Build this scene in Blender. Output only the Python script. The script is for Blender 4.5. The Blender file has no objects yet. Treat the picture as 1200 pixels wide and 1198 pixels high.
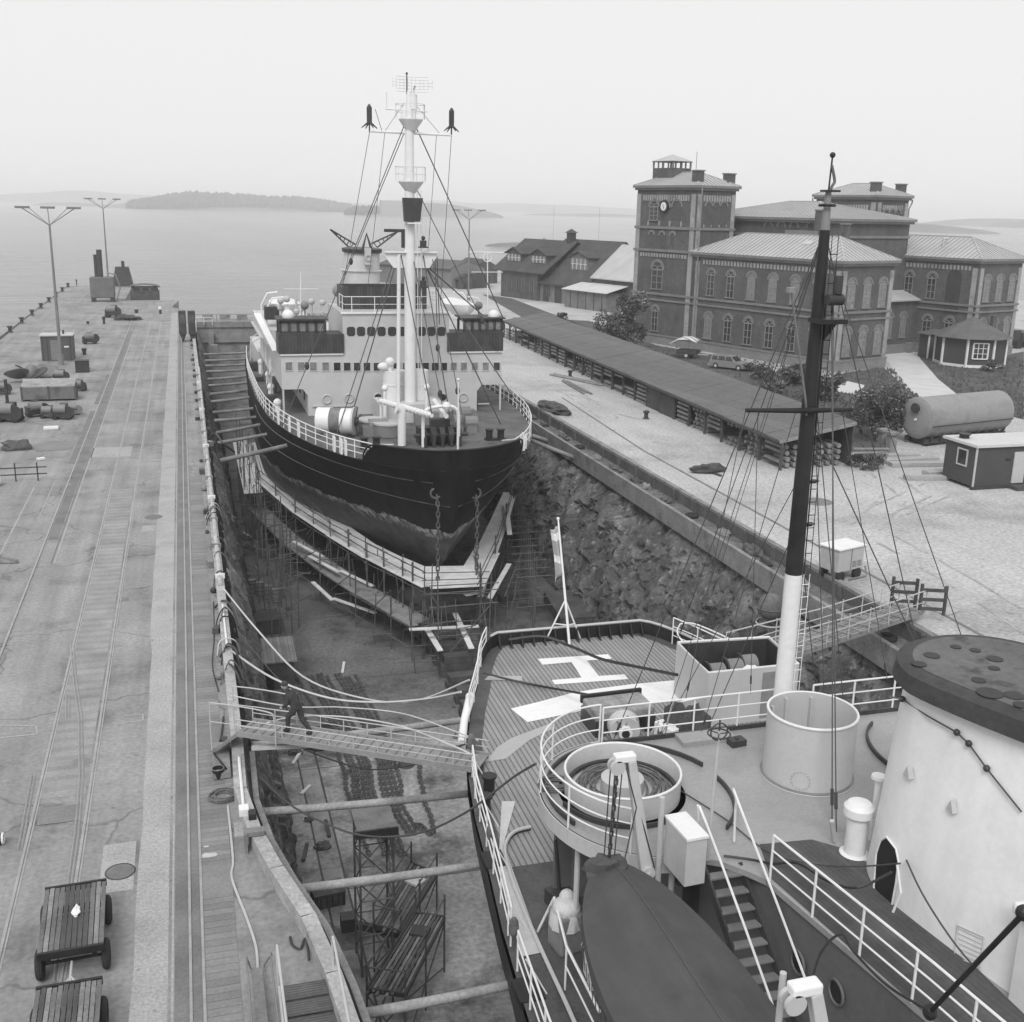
import bpy, bmesh, math, random
from mathutils import Vector, Matrix, noise
R = math.radians
random.seed(7)
S = bpy.context.scene
C = S.collection
# ---------------------------------------------------------------- camera
FPX, CX, CY, HC = 1307.0, 600.0, 599.0, 16.0
TH, RO, AL = R(15.2), R(-1.21), R(16.36)
fw = Vector((math.sin(AL)*math.cos(TH), math.cos(AL)*math.cos(TH), -math.sin(TH)))
_r = Vector((math.cos(AL), -math.sin(AL), 0)); _u = _r.cross(fw)
rt = _r*math.cos(RO) - _u*math.sin(RO); up = _r*math.sin(RO) + _u*math.cos(RO)
cam = bpy.data.objects.new('camera', bpy.data.cameras.new('camera')); C.objects.link(cam)
cam.matrix_world = Matrix(((rt.x, up.x, -fw.x, 0), (rt.y, up.y, -fw.y, 0), (rt.z, up.z, -fw.z, HC), (0, 0, 0, 1)))
cam.data.sensor_width = 36; cam.data.lens = 36*FPX/1200; cam.data.clip_start = .3; cam.data.clip_end = 60000
S.camera = cam
# ---------------------------------------------------------------- light: bright overcast
SUN_EL, SUN_AZ = R(48), R(205)
w = bpy.data.worlds.new('World'); S.world = w; w.use_nodes = True
nt = w.node_tree; nt.nodes.clear()
sky = nt.nodes.new('ShaderNodeTexSky'); sky.sky_type = 'NISHITA'; sky.sun_disc = False
sky.sun_elevation = SUN_EL; sky.sun_rotation = SUN_AZ; sky.air_density = 1; sky.dust_density = 4
bw = nt.nodes.new('ShaderNodeRGBToBW'); mx = nt.nodes.new('ShaderNodeMix'); mx.data_type = 'RGBA'
mx.inputs[0].default_value = .93; mx.inputs[7].default_value = (6.5, 6.5, 6.5, 1)
bg = nt.nodes.new('ShaderNodeBackground'); bg.inputs[1].default_value = .1
out = nt.nodes.new('ShaderNodeOutputWorld')
nt.links.new(sky.outputs[0], bw.inputs[0]); nt.links.new(bw.outputs[0], mx.inputs[6])
nt.links.new(mx.outputs[2], bg.inputs[0]); nt.links.new(bg.outputs[0], out.inputs[0])
sl = bpy.data.lights.new('sun', 'SUN'); sl.energy = 1.5; sl.angle = R(26); sl.color = (1, 1, 1)
sun = bpy.data.objects.new('sun', sl); C.objects.link(sun)
sd = Vector((math.sin(SUN_AZ)*math.cos(SUN_EL), math.cos(SUN_AZ)*math.cos(SUN_EL), math.sin(SUN_EL)))
sun.rotation_euler = (-sd).to_track_quat('-Z', 'Y').to_euler()
S.view_settings.view_transform = 'Standard'; S.view_settings.look = 'None'; S.view_settings.gamma = 1
S.view_settings.exposure = 0.5; S.view_settings.use_curve_mapping = False
try:
    S.cycles.max_bounces = 8; S.cycles.diffuse_bounces = 3; S.cycles.volume_bounces = 5
    S.cycles.volume_max_steps = 64
except Exception: pass

# ---------------------------------------------------------------- measuring helpers (photo survey: a sight line met with a real plane)
def ray(x, y): return rt*((x-CX)/FPX) - up*((y-CY)/FPX) + fw
def G(x, y, z=0.0):
    d = ray(x, y); t = (z-HC)/d.z; return Vector((d.x*t, d.y*t, z))
def PY(x, y, Y):
    d = ray(x, y); t = Y/d.y; return Vector((d.x*t, Y, HC+d.z*t))
def PX(x, y, X):
    d = ray(x, y); t = X/d.x; return Vector((X, d.y*t, HC+d.z*t))

# ---------------------------------------------------------------- materials (all greys: a black-and-white photograph)
MATS = {}
def _nodes(name):
    m = bpy.data.materials.new(name); m.use_nodes = True
    t = m.node_tree; b = t.nodes['Principled BSDF']; return m, t, b
def nnode(t, scale, detail=4, vec=None, rough=.55):
    n = t.nodes.new('ShaderNodeTexNoise'); n.inputs['Scale'].default_value = scale; n.inputs['Detail'].default_value = detail
    n.inputs['Roughness'].default_value = rough
    if vec is not None: t.links.new(vec, n.inputs['Vector'])
    return n.outputs['Fac']
def mth(t, op, a, b=None, c=None):
    n = t.nodes.new('ShaderNodeMath'); n.operation = op
    for i, v in enumerate((a, b, c)):
        if v is None: continue
        if isinstance(v, (int, float)): n.inputs[i].default_value = v
        else: t.links.new(v, n.inputs[i])
    return n.outputs[0]
def ramp(t, f, a, b, lo=0.0, hi=1.0):
    n = t.nodes.new('ShaderNodeMapRange'); t.links.new(f, n.inputs[0])
    for i, v in zip((1, 2, 3, 4), (a, b, lo, hi)): n.inputs[i].default_value = v
    return n.outputs[0]
def pos(t): return t.nodes.new('ShaderNodeNewGeometry').outputs['Position']
def sxyz(t, v):
    n = t.nodes.new('ShaderNodeSeparateXYZ'); t.links.new(v, n.inputs[0]); return n.outputs
def vmul(t, v, s):
    n = t.nodes.new('ShaderNodeVectorMath'); n.operation = 'MULTIPLY'; t.links.new(v, n.inputs[0]); n.inputs[1].default_value = s
    return n.outputs[0]
def mat(name, v, rough=.75, var=.18, sc=.8, fine=9, fvar=.10, metal=0, bump=.0, bsc=20, stretch=(1, 1, 1), stripe=None, dirt=0, dsc=.25, spec=.3, streak=None, crack=0, spots=0, ydark=None):
    """v grey value; var/sc broad blotches; fvar/fine grain; stripe=(angle,spacing,gapfrac,dark,plankvar) boards laid in plan; 'h' stripes up z"""
    if name in MATS: return MATS[name]
    m, t, b = _nodes(name); P = pos(t); Ps = vmul(t, P, stretch)
    f1 = ramp(t, nnode(t, sc, 5, Ps), .3, .7, 1-var, 1+var)
    f2 = ramp(t, nnode(t, fine, 3, Ps), .3, .7, 1-fvar, 1+fvar)
    f = mth(t, 'MULTIPLY', f1, f2)
    if dirt:
        d = ramp(t, nnode(t, dsc, 6, Ps, .65), .52, .66, 1, 1-dirt); f = mth(t, 'MULTIPLY', f, d)
    hgt = None
    if stripe:
        ang, sp, gap, dark, pv = stripe
        x, y, z = sxyz(t, P)
        if ang == 'h': c = z
        else: c = mth(t, 'ADD', mth(t, 'MULTIPLY', x, math.cos(ang)), mth(t, 'MULTIPLY', y, math.sin(ang)))
        q = mth(t, 'DIVIDE', c, sp); fr = mth(t, 'FRACT', q); fl = mth(t, 'FLOOR', q)
        wn = t.nodes.new('ShaderNodeTexWhiteNoise'); wn.noise_dimensions = '1D'; t.links.new(fl, wn.inputs['W'])
        pvv = ramp(t, wn.outputs['Value'], 0, 1, 1-pv, 1+pv)
        g = mth(t, 'LESS_THAN', fr, gap); gd = ramp(t, g, 0, 1, 1, dark)
        f = mth(t, 'MULTIPLY', mth(t, 'MULTIPLY', f, pvv), gd)
        hgt = g
    if streak:
        f = mth(t, 'MULTIPLY', f, ramp(t, nnode(t, 1.0, 4, vmul(t, P, streak[:3])), .32, .68, 1-streak[3], 1+streak[3]))
    if crack:
        vo = t.nodes.new('ShaderNodeTexVoronoi'); vo.feature = 'DISTANCE_TO_EDGE'; vo.inputs['Scale'].default_value = crack
        wv = t.nodes.new('ShaderNodeVectorMath'); wv.operation = 'ADD'; nv = t.nodes.new('ShaderNodeTexNoise'); nv.inputs['Scale'].default_value = crack*4; t.links.new(P, nv.inputs['Vector']); t.links.new(P, wv.inputs[0]); t.links.new(vmul(t, nv.outputs['Color'], (.6/crack*.5,)*3), wv.inputs[1]); t.links.new(wv.outputs[0], vo.inputs['Vector'])
        f = mth(t, 'MULTIPLY', f, ramp(t, vo.outputs['Distance'], .0, .012, .62, 1))
    if spots:
        f = mth(t, 'MULTIPLY', f, ramp(t, nnode(t, spots, 2, P), .70, .76, 1, .55))
    if ydark:  # darkens the base colour along y, past a noisy edge
        x, y, z = sxyz(t, P); yy = mth(t, 'ADD', y, mth(t, 'MULTIPLY', nnode(t, .16, 5, P, .65), ydark[2])); wv_ = ramp(t, yy, ydark[0], ydark[1], 1, ydark[3]); f = mth(t, 'MULTIPLY', f, wv_)
    col = mth(t, 'MULTIPLY', f, v)
    t.links.new(col, b.inputs['Base Color'])
    b.inputs['Roughness'].default_value = rough; b.inputs['Metallic'].default_value = metal
    b.inputs['Specular IOR Level'].default_value = spec
    if bump:
        bn = t.nodes.new('ShaderNodeBump'); bn.inputs['Strength'].default_value = 1; bn.inputs['Distance'].default_value = bump
        t.links.new(nnode(t, bsc, 4, Ps), bn.inputs['Height']); t.links.new(bn.outputs[0], b.inputs['Normal'])
    MATS[name] = m; return m

WHITE = mat('white_paint', .72, .45, .05, 1.2, 8, .03, dirt=.12, dsc=1.2)
CREAM = mat('pale_grey_paint', .50, .45, .05, .9, 9, .03, dirt=.08, dsc=.8)
PALE = mat('light_grey_steel', .46, .5, .07, 1.5, 9, .04, dirt=.12, dsc=1.5)
MIDG = mat('mid_grey_steel', .2, .5, .12, 1.2, 10, .05, dirt=.2, dsc=1)
DARK = mat('dark_steel', .045, .5, .25, 1.5, 12, .12)
BLACK = mat('black_paint', .02, .45, .3, 2, 14, .1)
RUST = mat('rusty_steel', .09, .85, .35, 2, 18, .2, bump=.01, bsc=30)
SCAF = mat('scaffold_steel', .10, .6, .3, 2, 15, .2)
WOODP = mat('new_plank', .62, .7, .14, 1.2, 14, .08)
WOODG = mat('old_plank', .22, .85, .3, 1.5, 14, .15)
WOODD = mat('tarred_wood', .07, .85, .3, 1.5, 14, .15)
LOG = mat('weathered_log', .19, .85, .35, 1.0, 12, .2)
GLASS = mat('window_glass', .035, .12, .3, 1.5, 3, .1, spec=.6)
GLASSL = mat('curtained_glass', .2, .15, .3, 2.5, 3, .1, spec=.6)
ROPE = mat('fibre_rope', .13, .9, .3, 6, 40, .2)
ROPEL = mat('pale_hose', .5, .6, .1, 2, 20, .05)
TYRE = mat('tyre_rubber', .03, .8, .1, 3, 20, .1)
WIRE = mat('wire_rope', .07, .5, .1, 2, 20, .05)
SKIN = mat('skin', .35, .5, .05, 8, 30, .03)
CLOTH = mat('dark_work_clothes', .045, .9, .35, 9, 30, .1, bump=.03, bsc=9)

# ---------------------------------------------------------------- mesh builder
def V3(a): return Vector(a)
class MB:
    def __init__(s): s.v = []; s.f = []; s.m = []; s.mats = []; s.cur = 0
    def use(s, m):
        if m not in s.mats: s.mats.append(m)
        s.cur = s.mats.index(m); return s
    def add(s, vs, fs):
        o = len(s.v); s.v += [tuple(p) for p in vs]
        for f in fs: s.f.append(tuple(i+o for i in f)); s.m.append(s.cur)
        return s
    def poly(s, pts): return s.add(pts, [tuple(range(len(pts)))])
    def box(s, a, b):
        x0, y0, z0 = a; x1, y1, z1 = b
        vs = [(x0,y0,z0),(x1,y0,z0),(x1,y1,z0),(x0,y1,z0),(x0,y0,z1),(x1,y0,z1),(x1,y1,z1),(x0,y1,z1)]
        return s.add(vs, [(0,3,2,1),(4,5,6,7),(0,1,5,4),(1,2,6,5),(2,3,7,6),(3,0,4,7)])
    def bc(s, c, d, rz=0, tilt=None):
        dx, dy, dz = d[0]/2, d[1]/2, d[2]/2; M = Matrix.Rotation(rz, 3, 'Z')
        if tilt: M = M @ Matrix.Rotation(tilt[1], 3, tilt[0])
        vs = [Vector(c) + M @ Vector((sx*dx, sy*dy, sz*dz)) for sz in (-1, 1) for sx, sy in ((-1,-1),(1,-1),(1,1),(-1,1))]
        return s.add(vs, [(0,3,2,1),(4,5,6,7),(0,1,5,4),(1,2,6,5),(2,3,7,6),(3,0,4,7)])
    def beam(s, a, b, w, h):
        a, b = V3(a), V3(b); d = (b-a).normalized(); upv = Vector((0,0,1)) if abs(d.z) < .95 else Vector((0,1,0))
        x = d.cross(upv).normalized(); y = x.cross(d).normalized()
        vs = [p + x*sx*w/2 + y*sy*h/2 for p in (a, b) for sx, sy in ((-1,-1),(1,-1),(1,1),(-1,1))]
        return s.add(vs, [(3,2,1,0),(4,5,6,7),(0,1,5,4),(1,2,6,5),(2,3,7,6),(3,0,4,7)])
    def prism(s, pts, z0, z1):
        n = len(pts); vs = [(p[0], p[1], z0) for p in pts] + [(p[0], p[1], z1) for p in pts]
        return s.add(vs, [tuple(range(n-1, -1, -1)), tuple(range(n, 2*n))] + [(i, (i+1) % n, n+(i+1) % n, n+i) for i in range(n)])
    def extr(s, pts, d):
        """polygon pts (3D) extruded by vector d"""
        n = len(pts); d = V3(d); vs = [V3(p) for p in pts] + [V3(p)+d for p in pts]
        return s.add(vs, [tuple(range(n-1, -1, -1)), tuple(range(n, 2*n))] + [(i, (i+1) % n, n+(i+1) % n, n+i) for i in range(n)])
    def tube(s, pts, r, n=6, cap=True, closed=False):
        pts = [V3(p) for p in pts]; k = len(pts); rs = r if isinstance(r, (list, tuple)) else [r]*k
        vs = []; prev = None
        for i, p in enumerate(pts):
            if closed: d = (pts[(i+1) % k]-pts[i-1]).normalized()
            else: d = (pts[min(i+1, k-1)]-pts[max(i-1, 0)]).normalized()
            if prev is None:
                a = Vector((0,0,1)) if abs(d.z) < .9 else Vector((1,0,0)); x = d.cross(a).normalized()
            else:
                x = (prev - d*prev.dot(d)).normalized()
            prev = x; y = d.cross(x)
            for j in range(n):
                q = 2*math.pi*j/n; vs.append(p + (x*math.cos(q)+y*math.sin(q))*rs[i])
        fs = [(i*n+j, i*n+(j+1) % n, (i+1)*n+(j+1) % n, (i+1)*n+j) for i in range(k-1) for j in range(n)]
        if closed: fs += [((k-1)*n+j, (k-1)*n+(j+1) % n, (j+1) % n, j) for j in range(n)]
        elif cap: fs += [tuple(range(n-1, -1, -1)), tuple(range((k-1)*n, k*n))]
        return s.add(vs, fs)
    def cyl(s, a, b, r, n=16, r2=None): return s.tube([a, b], [r, r if r2 is None else r2], n)
    def ring(s, c, r, tr, n=28, m=6, axis='Z'):
        pts = []
        for i in range(n):
            q = 2*math.pi*i/n; a, b = r*math.cos(q), r*math.sin(q)
            pts.append(V3(c) + (Vector((a, b, 0)) if axis == 'Z' else Vector((0, a, b)) if axis == 'X' else Vector((a, 0, b))))
        return s.tube(pts, tr, m, closed=True)
    def lathe(s, c, prof, n=20, a0=0, a1=2*math.pi):
        full = abs(a1-a0-2*math.pi) < 1e-6; k = len(prof); vs = []; c = V3(c); nn = n if full else n+1
        for i in range(nn):
            q = a0+(a1-a0)*i/n
            for r, z in prof: vs.append(c+Vector((r*math.cos(q), r*math.sin(q), z)))
        fs = []
        for i in range(n):
            i2 = (i+1) % nn
            for j in range(k-1): fs.append((i*k+j, i2*k+j, i2*k+j+1, i*k+j+1))
        return s.add(vs, fs)
    def ball(s, c, r, n=12, sx=1, sy=1, sz=1):
        pr = [(r*math.sin(math.pi*i/n), -r*math.cos(math.pi*i/n)) for i in range(n+1)]
        o = len(s.v); s.lathe((0,0,0), pr, n*2)
        for i in range(o, len(s.v)):
            x, y, z = s.v[i]; s.v[i] = (x*sx+c[0], y*sy+c[1], z*sz+c[2])
        return s
    def grid(s, fn, nu, nv):
        vs = [fn(i/nu, j/nv) for i in range(nu+1) for j in range(nv+1)]
        return s.add(vs, [(i*(nv+1)+j, (i+1)*(nv+1)+j, (i+1)*(nv+1)+j+1, i*(nv+1)+j+1) for i in range(nu) for j in range(nv)])
    def xform(s, M, o=0):
        for i in range(o, len(s.v)): s.v[i] = tuple(M @ Vector(s.v[i]))
        return s
    def build(s, name, m=None, parent=None, smooth=False, local=False, bevel=0):
        me = bpy.data.meshes.new(name); org = Vector((0,0,0))
        if parent is not None and not local: org = Vector(parent.get('_o', (0,0,0)))
        me.from_pydata([(x-org.x, y-org.y, z-org.z) for x, y, z in s.v], [], s.f)
        if m is not None: me.materials.append(m)
        elif s.mats:
            for q in s.mats: me.materials.append(q)
            me.polygons.foreach_set('material_index', s.m)
        me.validate(); me.update()
        if smooth: me.polygons.foreach_set('use_smooth', [True]*len(me.polygons))
        o = bpy.data.objects.new(name, me); C.objects.link(o)
        if parent is not None:
            o.parent = parent; o['_o'] = tuple(org)
        if bevel:
            bm = o.modifiers.new('bevel', 'BEVEL'); bm.width = bevel; bm.segments = 2; bm.limit_method = 'ANGLE'
        if smooth:
            try: me.set_sharp_from_angle(angle=R(38))
            except Exception: pass
        return o
def tag(o, label, cat, group=None, kind=None):
    o['label'] = label; o['category'] = cat
    if group: o['group'] = group
    if kind: o['kind'] = kind
    return o
def thing(name, label, cat, loc=(0,0,0), rz=0, group=None):
    o = bpy.data.objects.new(name, None); C.objects.link(o); o.location = loc; o.rotation_euler = (0,0,rz)
    o.empty_display_size = .3; o['_o'] = tuple(loc); return tag(o, label, cat, group)
def struct(mb, name, m=None, smooth=False):
    o = mb.build(name, m, smooth=smooth); o['kind'] = 'structure'; return o
def solo(mb, name, m, label, cat, group=None, smooth=False, bevel=0):
    return tag(mb.build(name, m, smooth=smooth, bevel=bevel), label, cat, group)
def copy_tree(o, parent=None):
    c = o.copy(); C.objects.link(c)
    if parent: c.parent = parent
    for ch in [q for q in o.children]: copy_tree(ch, c)
    return c
def sag(a, b, s, n=14):
    a, b = V3(a), V3(b); return [a.lerp(b, i/n) - Vector((0,0,s*4*(i/n)*(1-i/n))) for i in range(n+1)]
def smooth_path(pts, n=6):
    pts = [V3(p) for p in pts]; o = []
    for i in range(len(pts)-1):
        p0 = pts[max(i-1, 0)]; p1 = pts[i]; p2 = pts[i+1]; p3 = pts[min(i+2, len(pts)-1)]
        for k in range(n):
            t = k/n; o.append(.5*((2*p1)+(p2-p0)*t+(2*p0-5*p1+4*p2-p3)*t*t+(3*p1-p0-3*p2+p3)*t**3))
    return o+[pts[-1]]
def resample(pts, sp):
    pts = [V3(p) for p in pts]; out = [pts[0]]; acc = 0
    for a, b in zip(pts, pts[1:]):
        L = (b-a).length
        if L == 0: continue
        d = sp-acc
        while d <= L: out.append(a.lerp(b, d/L)); d += sp
        acc = L-(d-sp)
    return out
def railing(mb, pts, h=1.0, levels=3, sp=1.4, r=.02, ends=True):
    pts = [V3(p) for p in pts]
    for k in range(levels):
        z = h*(k+1)/levels; mb.tube([p+Vector((0,0,z)) for p in pts], r if k == levels-1 else r*.75, 6)
    ps = resample(pts, sp)
    if ends and (ps[-1]-pts[-1]).length > .2: ps.append(pts[-1])
    for p in ps: mb.cyl(p, p+Vector((0,0,h)), r, 6)
    return mb
def wire(name, pts, r, m, label, cat, group=None, n=5): return solo(MB().tube(pts, r, n), name, m, label, cat, group)
# ================================================================ SETTING
def water_mat():
    m, t, b = _nodes('sea_water'); P = pos(t)
    b.inputs['Roughness'].default_value = .12
    b.inputs['IOR'].default_value = 1.33; b.inputs['Specular IOR Level'].default_value = .5
    big = ramp(t, nnode(t, .012, 4, vmul(t, P, (1, .35, 1))), .3, .7, .8, 1.25)
    t.links.new(mth(t, 'MULTIPLY', big, .19), b.inputs['Base Color'])
    h1 = nnode(t, .34, 5, vmul(t, P, (.6, 1.3, 1)), .68); h2 = nnode(t, .09, 4, vmul(t, P, (.5, 1.2, 1)), .6)
    h = mth(t, 'ADD', mth(t, 'MULTIPLY', h1, .9), mth(t, 'MULTIPLY', h2, 2.2))
    bn = t.nodes.new('ShaderNodeBump'); bn.inputs['Strength'].default_value = 1; bn.inputs['Distance'].default_value = 1.0
    t.links.new(h, bn.inputs['Height']); t.links.new(bn.outputs[0], b.inputs['Normal'])
    return m
SEA = -2.4
mb = MB()
for x0, y0, x1, y1 in ((-24000,-250,-15,30000), (-15,159,31000,30000), (60,-250,31000,159)): mb.poly([(x0,y0,SEA),(x1,y0,SEA),(x1,y1,SEA),(x0,y1,SEA)])
struct(mb, 'sea', water_mat())

QUAY = mat('quay_concrete', .255, .9, .17, .22, 7, .17, dirt=.3, dsc=.35, bump=.006, bsc=40, streak=(1.6,.09,1,.13), crack=.16, spots=1.6)
STRIP = mat('pale_concrete', .34, .9, .09, .6, 14, .22, dirt=.14, dsc=.8, spots=2.5)
GROOVE = mat('rail_groove', .17, .85, .2, .8, 12, .15)
STAIN = mat('damp_asphalt', .2, .85, .15, .5, 12, .12)
BOARD = mat('walkway_boards', .21, .85, .15, .7, 12, .12, stripe=(math.pi/2, .23, .09, .6, .14))
RAILM = mat('rail_steel', .30, .4, .15, 2, 14, .1)
# quay between the sea and the dock
ed = [(1.0,160),(1.0,31),(1.0,28.5),(1.25,26.3),(1.65,24.5),(2.15,22.3),(2.45,20),(2.55,16),(2.6,-8)]
mb = MB(); mb.use(QUAY).prism([(-21.2,-8)] + ed[::-1] + [(1.0,176),(-2,184),(-1,196),(-9.5,197),(-9.5,231),(-21.6,231),(-20.8,138)], -4, 0)
struct(mb, 'quay_ground')
mb = MB(); mb.box((-21.9,-8,-1.1), (-21.2,231,-.25)); mb.box((-21.5,-8,-.3), (-21.15,230,.12)); struct(mb, 'quay_edge', mat('edge_concrete', .28, .9, .2, .5, 8, .15, dirt=.3))
def sheet(name, m, rects, z=.004, polys=()):
    mb = MB()
    for x0, y0, x1, y1 in rects: mb.poly([(x0,y0,z),(x1,y0,z),(x1,y1,z),(x0,y1,z)])
    for p in polys: mb.poly([(q[0], q[1], z) for q in p])
    return struct(mb, name, m)
rnd = random.Random(3)
# pale strip with ragged joints
sheet('pale_strip', STRIP, [], polys=[[(-1.85+rnd.uniform(-.03,.03) - (.12 if y > 40 else 0), y) for y in range(8, 176, 2)] + [(-1.12, y) for y in range(174, 7, -4)]])
sheet('manhole_apron', STRIP, [(-2.75, 25.0, -1.95, 27.2)], .006)
sheet('groove_strip', GROOVE, [(-.98, 6, -.68, 172), (-.62, 6, -.42, 172), (-7.0, 56, -6.55, 150), (-7.55, 73, -7.12, 92), (-7.5, 95, -7.12, 112), (-6.5, 52, -6.42, 170)])
sheet('pale_line', STRIP, [(-1.05, 8, -1.0, 172), (-6.38, 52, -6.3, 150), (-8.9, 52, -8.82, 67), (-7.1, 67.2, -6.95, 67.6), (-6.35, 74.5, -3.9, 77.6), (-2.6, 73, -1.98, 73.3), (-7.9, 60, -7.85, 68), (-6.9, 160, -1.2, 161), (-2.7, 56.4, -2.1, 57.6)], .008)
sheet('walkway_boards', BOARD, [(-.36, 6, .36, 52), (-.30, 52.3, .40, 68)], .012)
sheet('worn_patch', STAIN, [(-.36, 24.2, .36, 25.6), (-.36, 32.4, .36, 33.4), (-4.5, 28.6, -3.45, 29.5)], .016, polys=[[(-12, 46), (-8.4, 49), (-5.4, 50.2), (-5.0, 44), (-4.75, 36), (-4.9, 30), (-7, 27), (-12, 27)][::-1], [(-9.8, 77), (-7.7, 77.4), (-7.6, 80), (-9.2, 80.5), (-10.6, 79)]][1:])
mb = MB()
for x in (-.65, -.38): mb.box((x-.03, 6, -.02), (x+.03, 172, .035))
struct(mb, 'crane_rail', RAILM)
mb = MB()
for x in (-4.66, -3.30):
    mb.box((x-.035, 12, -.02), (x+.035, 160, .02)); mb.box((x+.06, 12, -.02), (x+.10, 160, .012))
for x in (-7.1,): mb.box((x-.04, 20, -.02), (x+.04, 168, .045))
# points: the siding swings off between the rails
for off in (0, .09):
    mb.tube([(-4.75+off, 41.5, .012), (-4.35+off, 38, .012), (-3.95+off, 35, .012), (-3.62+off, 31, .012), (-3.5+off, 28, .012), (-3.44+off, 22, .012)], .03, 4)
    mb.tube([(-4.5+off, 37, .012), (-4.35+off, 35.2, .012)], .028, 4)
    mb.tube([(-4.95+off, 31.5, .012), (-4.82+off, 27.5, .012)], .028, 4)
struct(mb, 'railway_track', RAILM)
sheet('track_bed', mat('track_infill', .27, .9, .2, .7, 10, .12, stripe=(math.pi/2, .62, .42, .88, .05)), [(-4.56, 30, -3.4, 66)], .005)
# painted outlines
mb = MB()
for pts in ([(-6.6,35.2),(-5.2,34.8),(-5.1,34.2),(-7.2,34.2)], [(-2.55,34.4),(-2.0,34.4),(-2.0,34.9),(-2.55,34.9)], [(-8.4,41),(-7.6,41),(-7.5,38)]):
    for a, b in zip(pts, pts[1:]): mb.beam((a[0],a[1],.01), (b[0],b[1],.01), .06, .01)
struct(mb, 'painted_outline', STRIP)
# ---------------- yard right of the dock
YARD = mat('gravel_yard', .41, .95, .13, .10, 5, .26, dirt=.30, dsc=.11, bump=.04, bsc=9, streak=(.7,.13,1,.07), spots=1.3)
DIRT = mat('dark_soil', .2, .95, .25, .4, 5, .15, bump=.03, bsc=6)
GRASSG = mat('lawn_turf', .085, .95, .25, .35, 6, .25, bump=.03, bsc=14)
yard = [(27.45,-20),(27.45,158),(30,186),(40,215),(46,246),(62,262),(100,262),(140,235),(165,190),(178,120),(150,30),(120,-20)]
mb = MB(); mb.prism(yard, -4, 0); struct(mb, 'yard_ground', YARD)
def blob(cx, cy, rx, ry, seed, n=26, amp=.3):
    return [(cx+rx*math.cos(q)*(1+amp*(noise.noise(Vector((math.cos(q)*1.4+seed, math.sin(q)*1.4, seed)))*1.6)), cy+ry*math.sin(q)*(1+amp*1.6*noise.noise(Vector((math.cos(q)*1.4, math.sin(q)*1.4+seed, seed))))) for q in [2*math.pi*i/n for i in range(n)]]
rnd = random.Random(11)
sp = [blob(*G(px, py).xy, rx, ry, k) for k, (px, py, rx, ry) in enumerate([(650,470,1.6,5),(690,450,1.2,4),(775,515,.9,2.0),(1030,570,2.5,1.6),(1095,600,1.5,.8),(1100,715,1,.5),(660,440,2,3),(700,500,.8,2.4),(560,330,4,14),(585,425,.8,5)])]
pass
mb = MB(); mb.beam(G(560,410)+Vector((0,0,.01)), G(1010,700)+Vector((0,0,.01)), .12, .02)
pa, pb = G(735,515), G(1060,770)
mb.beam((29.6,20,.012), (29.9,70,.012), .16, .02); mb.beam((29.9,70,.012),(31.4,92,.012), .14, .02)
mb.v = mb.v[8:]; mb.f = [tuple(i-8 for i in f) for f in mb.f[6:]]; mb.m = mb.m[6:]
struct(mb, 'yard_rail_slot', GROOVE)
rnd = random.Random(71); mb = MB()
for k in range(15):   # wheel ruts worn in the gravel
    x = rnd.uniform(30.5, 43); y = rnd.uniform(28, 90); c_ = rnd.uniform(-.012, .012); L_ = rnd.uniform(8, 26); a_ = rnd.uniform(-.25, .35)+(0 if y > 60 else rnd.choice((0, .9)))
    for off in (0, 1.5):
        pts = []
        for i in range(int(L_)+1): h_ = a_+c_*i; x_ = x+math.sin(a_+c_*i*.5)*i; y_ = y+math.cos(a_+c_*i*.5)*i; pts.append((x_+off*math.cos(h_), y_-off*math.sin(h_), h_))
        for (xa, ya, ha), (xb_, yb, hb) in zip(pts, pts[1:]):
            if rnd.random() < .25 or min(xa, xb_) < 29.8 or max(xa, xb_) > (34.3 if ya > 60 else 44): continue
            w_ = rnd.uniform(.05, .11); z_ = .009+.0004*k; mb.add([(xa-w_*math.cos(ha), ya+w_*math.sin(ha), z_), (xa+w_*math.cos(ha), ya-w_*math.sin(ha), z_), (xb_+w_*math.cos(hb), yb-w_*math.sin(hb), z_), (xb_-w_*math.cos(hb), yb+w_*math.sin(hb), z_)], [(0,1,2,3)])
struct(mb, 'wheel_rut', mat('rut_gravel', .33, .95, .2, .6, 5, .25))
# planted slope and lawn between the long shed, the brick building and the pavilion
def Gp(pts): return [tuple(G(*p).xy) for p in pts]
LAWN_A = Gp([(560,347),(700,378),(720,372),(585,352)])
sheet('lawn', GRASSG, [], .004, polys=[Gp([(600,372),(690,376),(770,405),(860,420),(925,445),(1010,465),(1045,490),(1060,505),(1012,540),(992,525),(900,470),(760,415)][::-1]),
    Gp([(1200,412),(1130,425),(1045,408),(1060,425),(1092,447),(1140,477),(1200,492)][::-1]), Gp([(975,440),(1035,430),(1062,455),(1080,468),(1020,462)][::-1]),
    Gp([(565,345),(600,350),(700,388),(690,395),(610,371)][::-1])])
sheet('garden_path', mat('path_gravel', .5, .95, .1, .5, 6, .08), [], .006, polys=[Gp([(1030,412),(1070,402),(1078,420),(1100,445),(1140,477),(1092,478),(1060,450),(1045,430)][::-1]), Gp([(965,440),(1015,452),(1000,462),(955,455)][::-1])])
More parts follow.
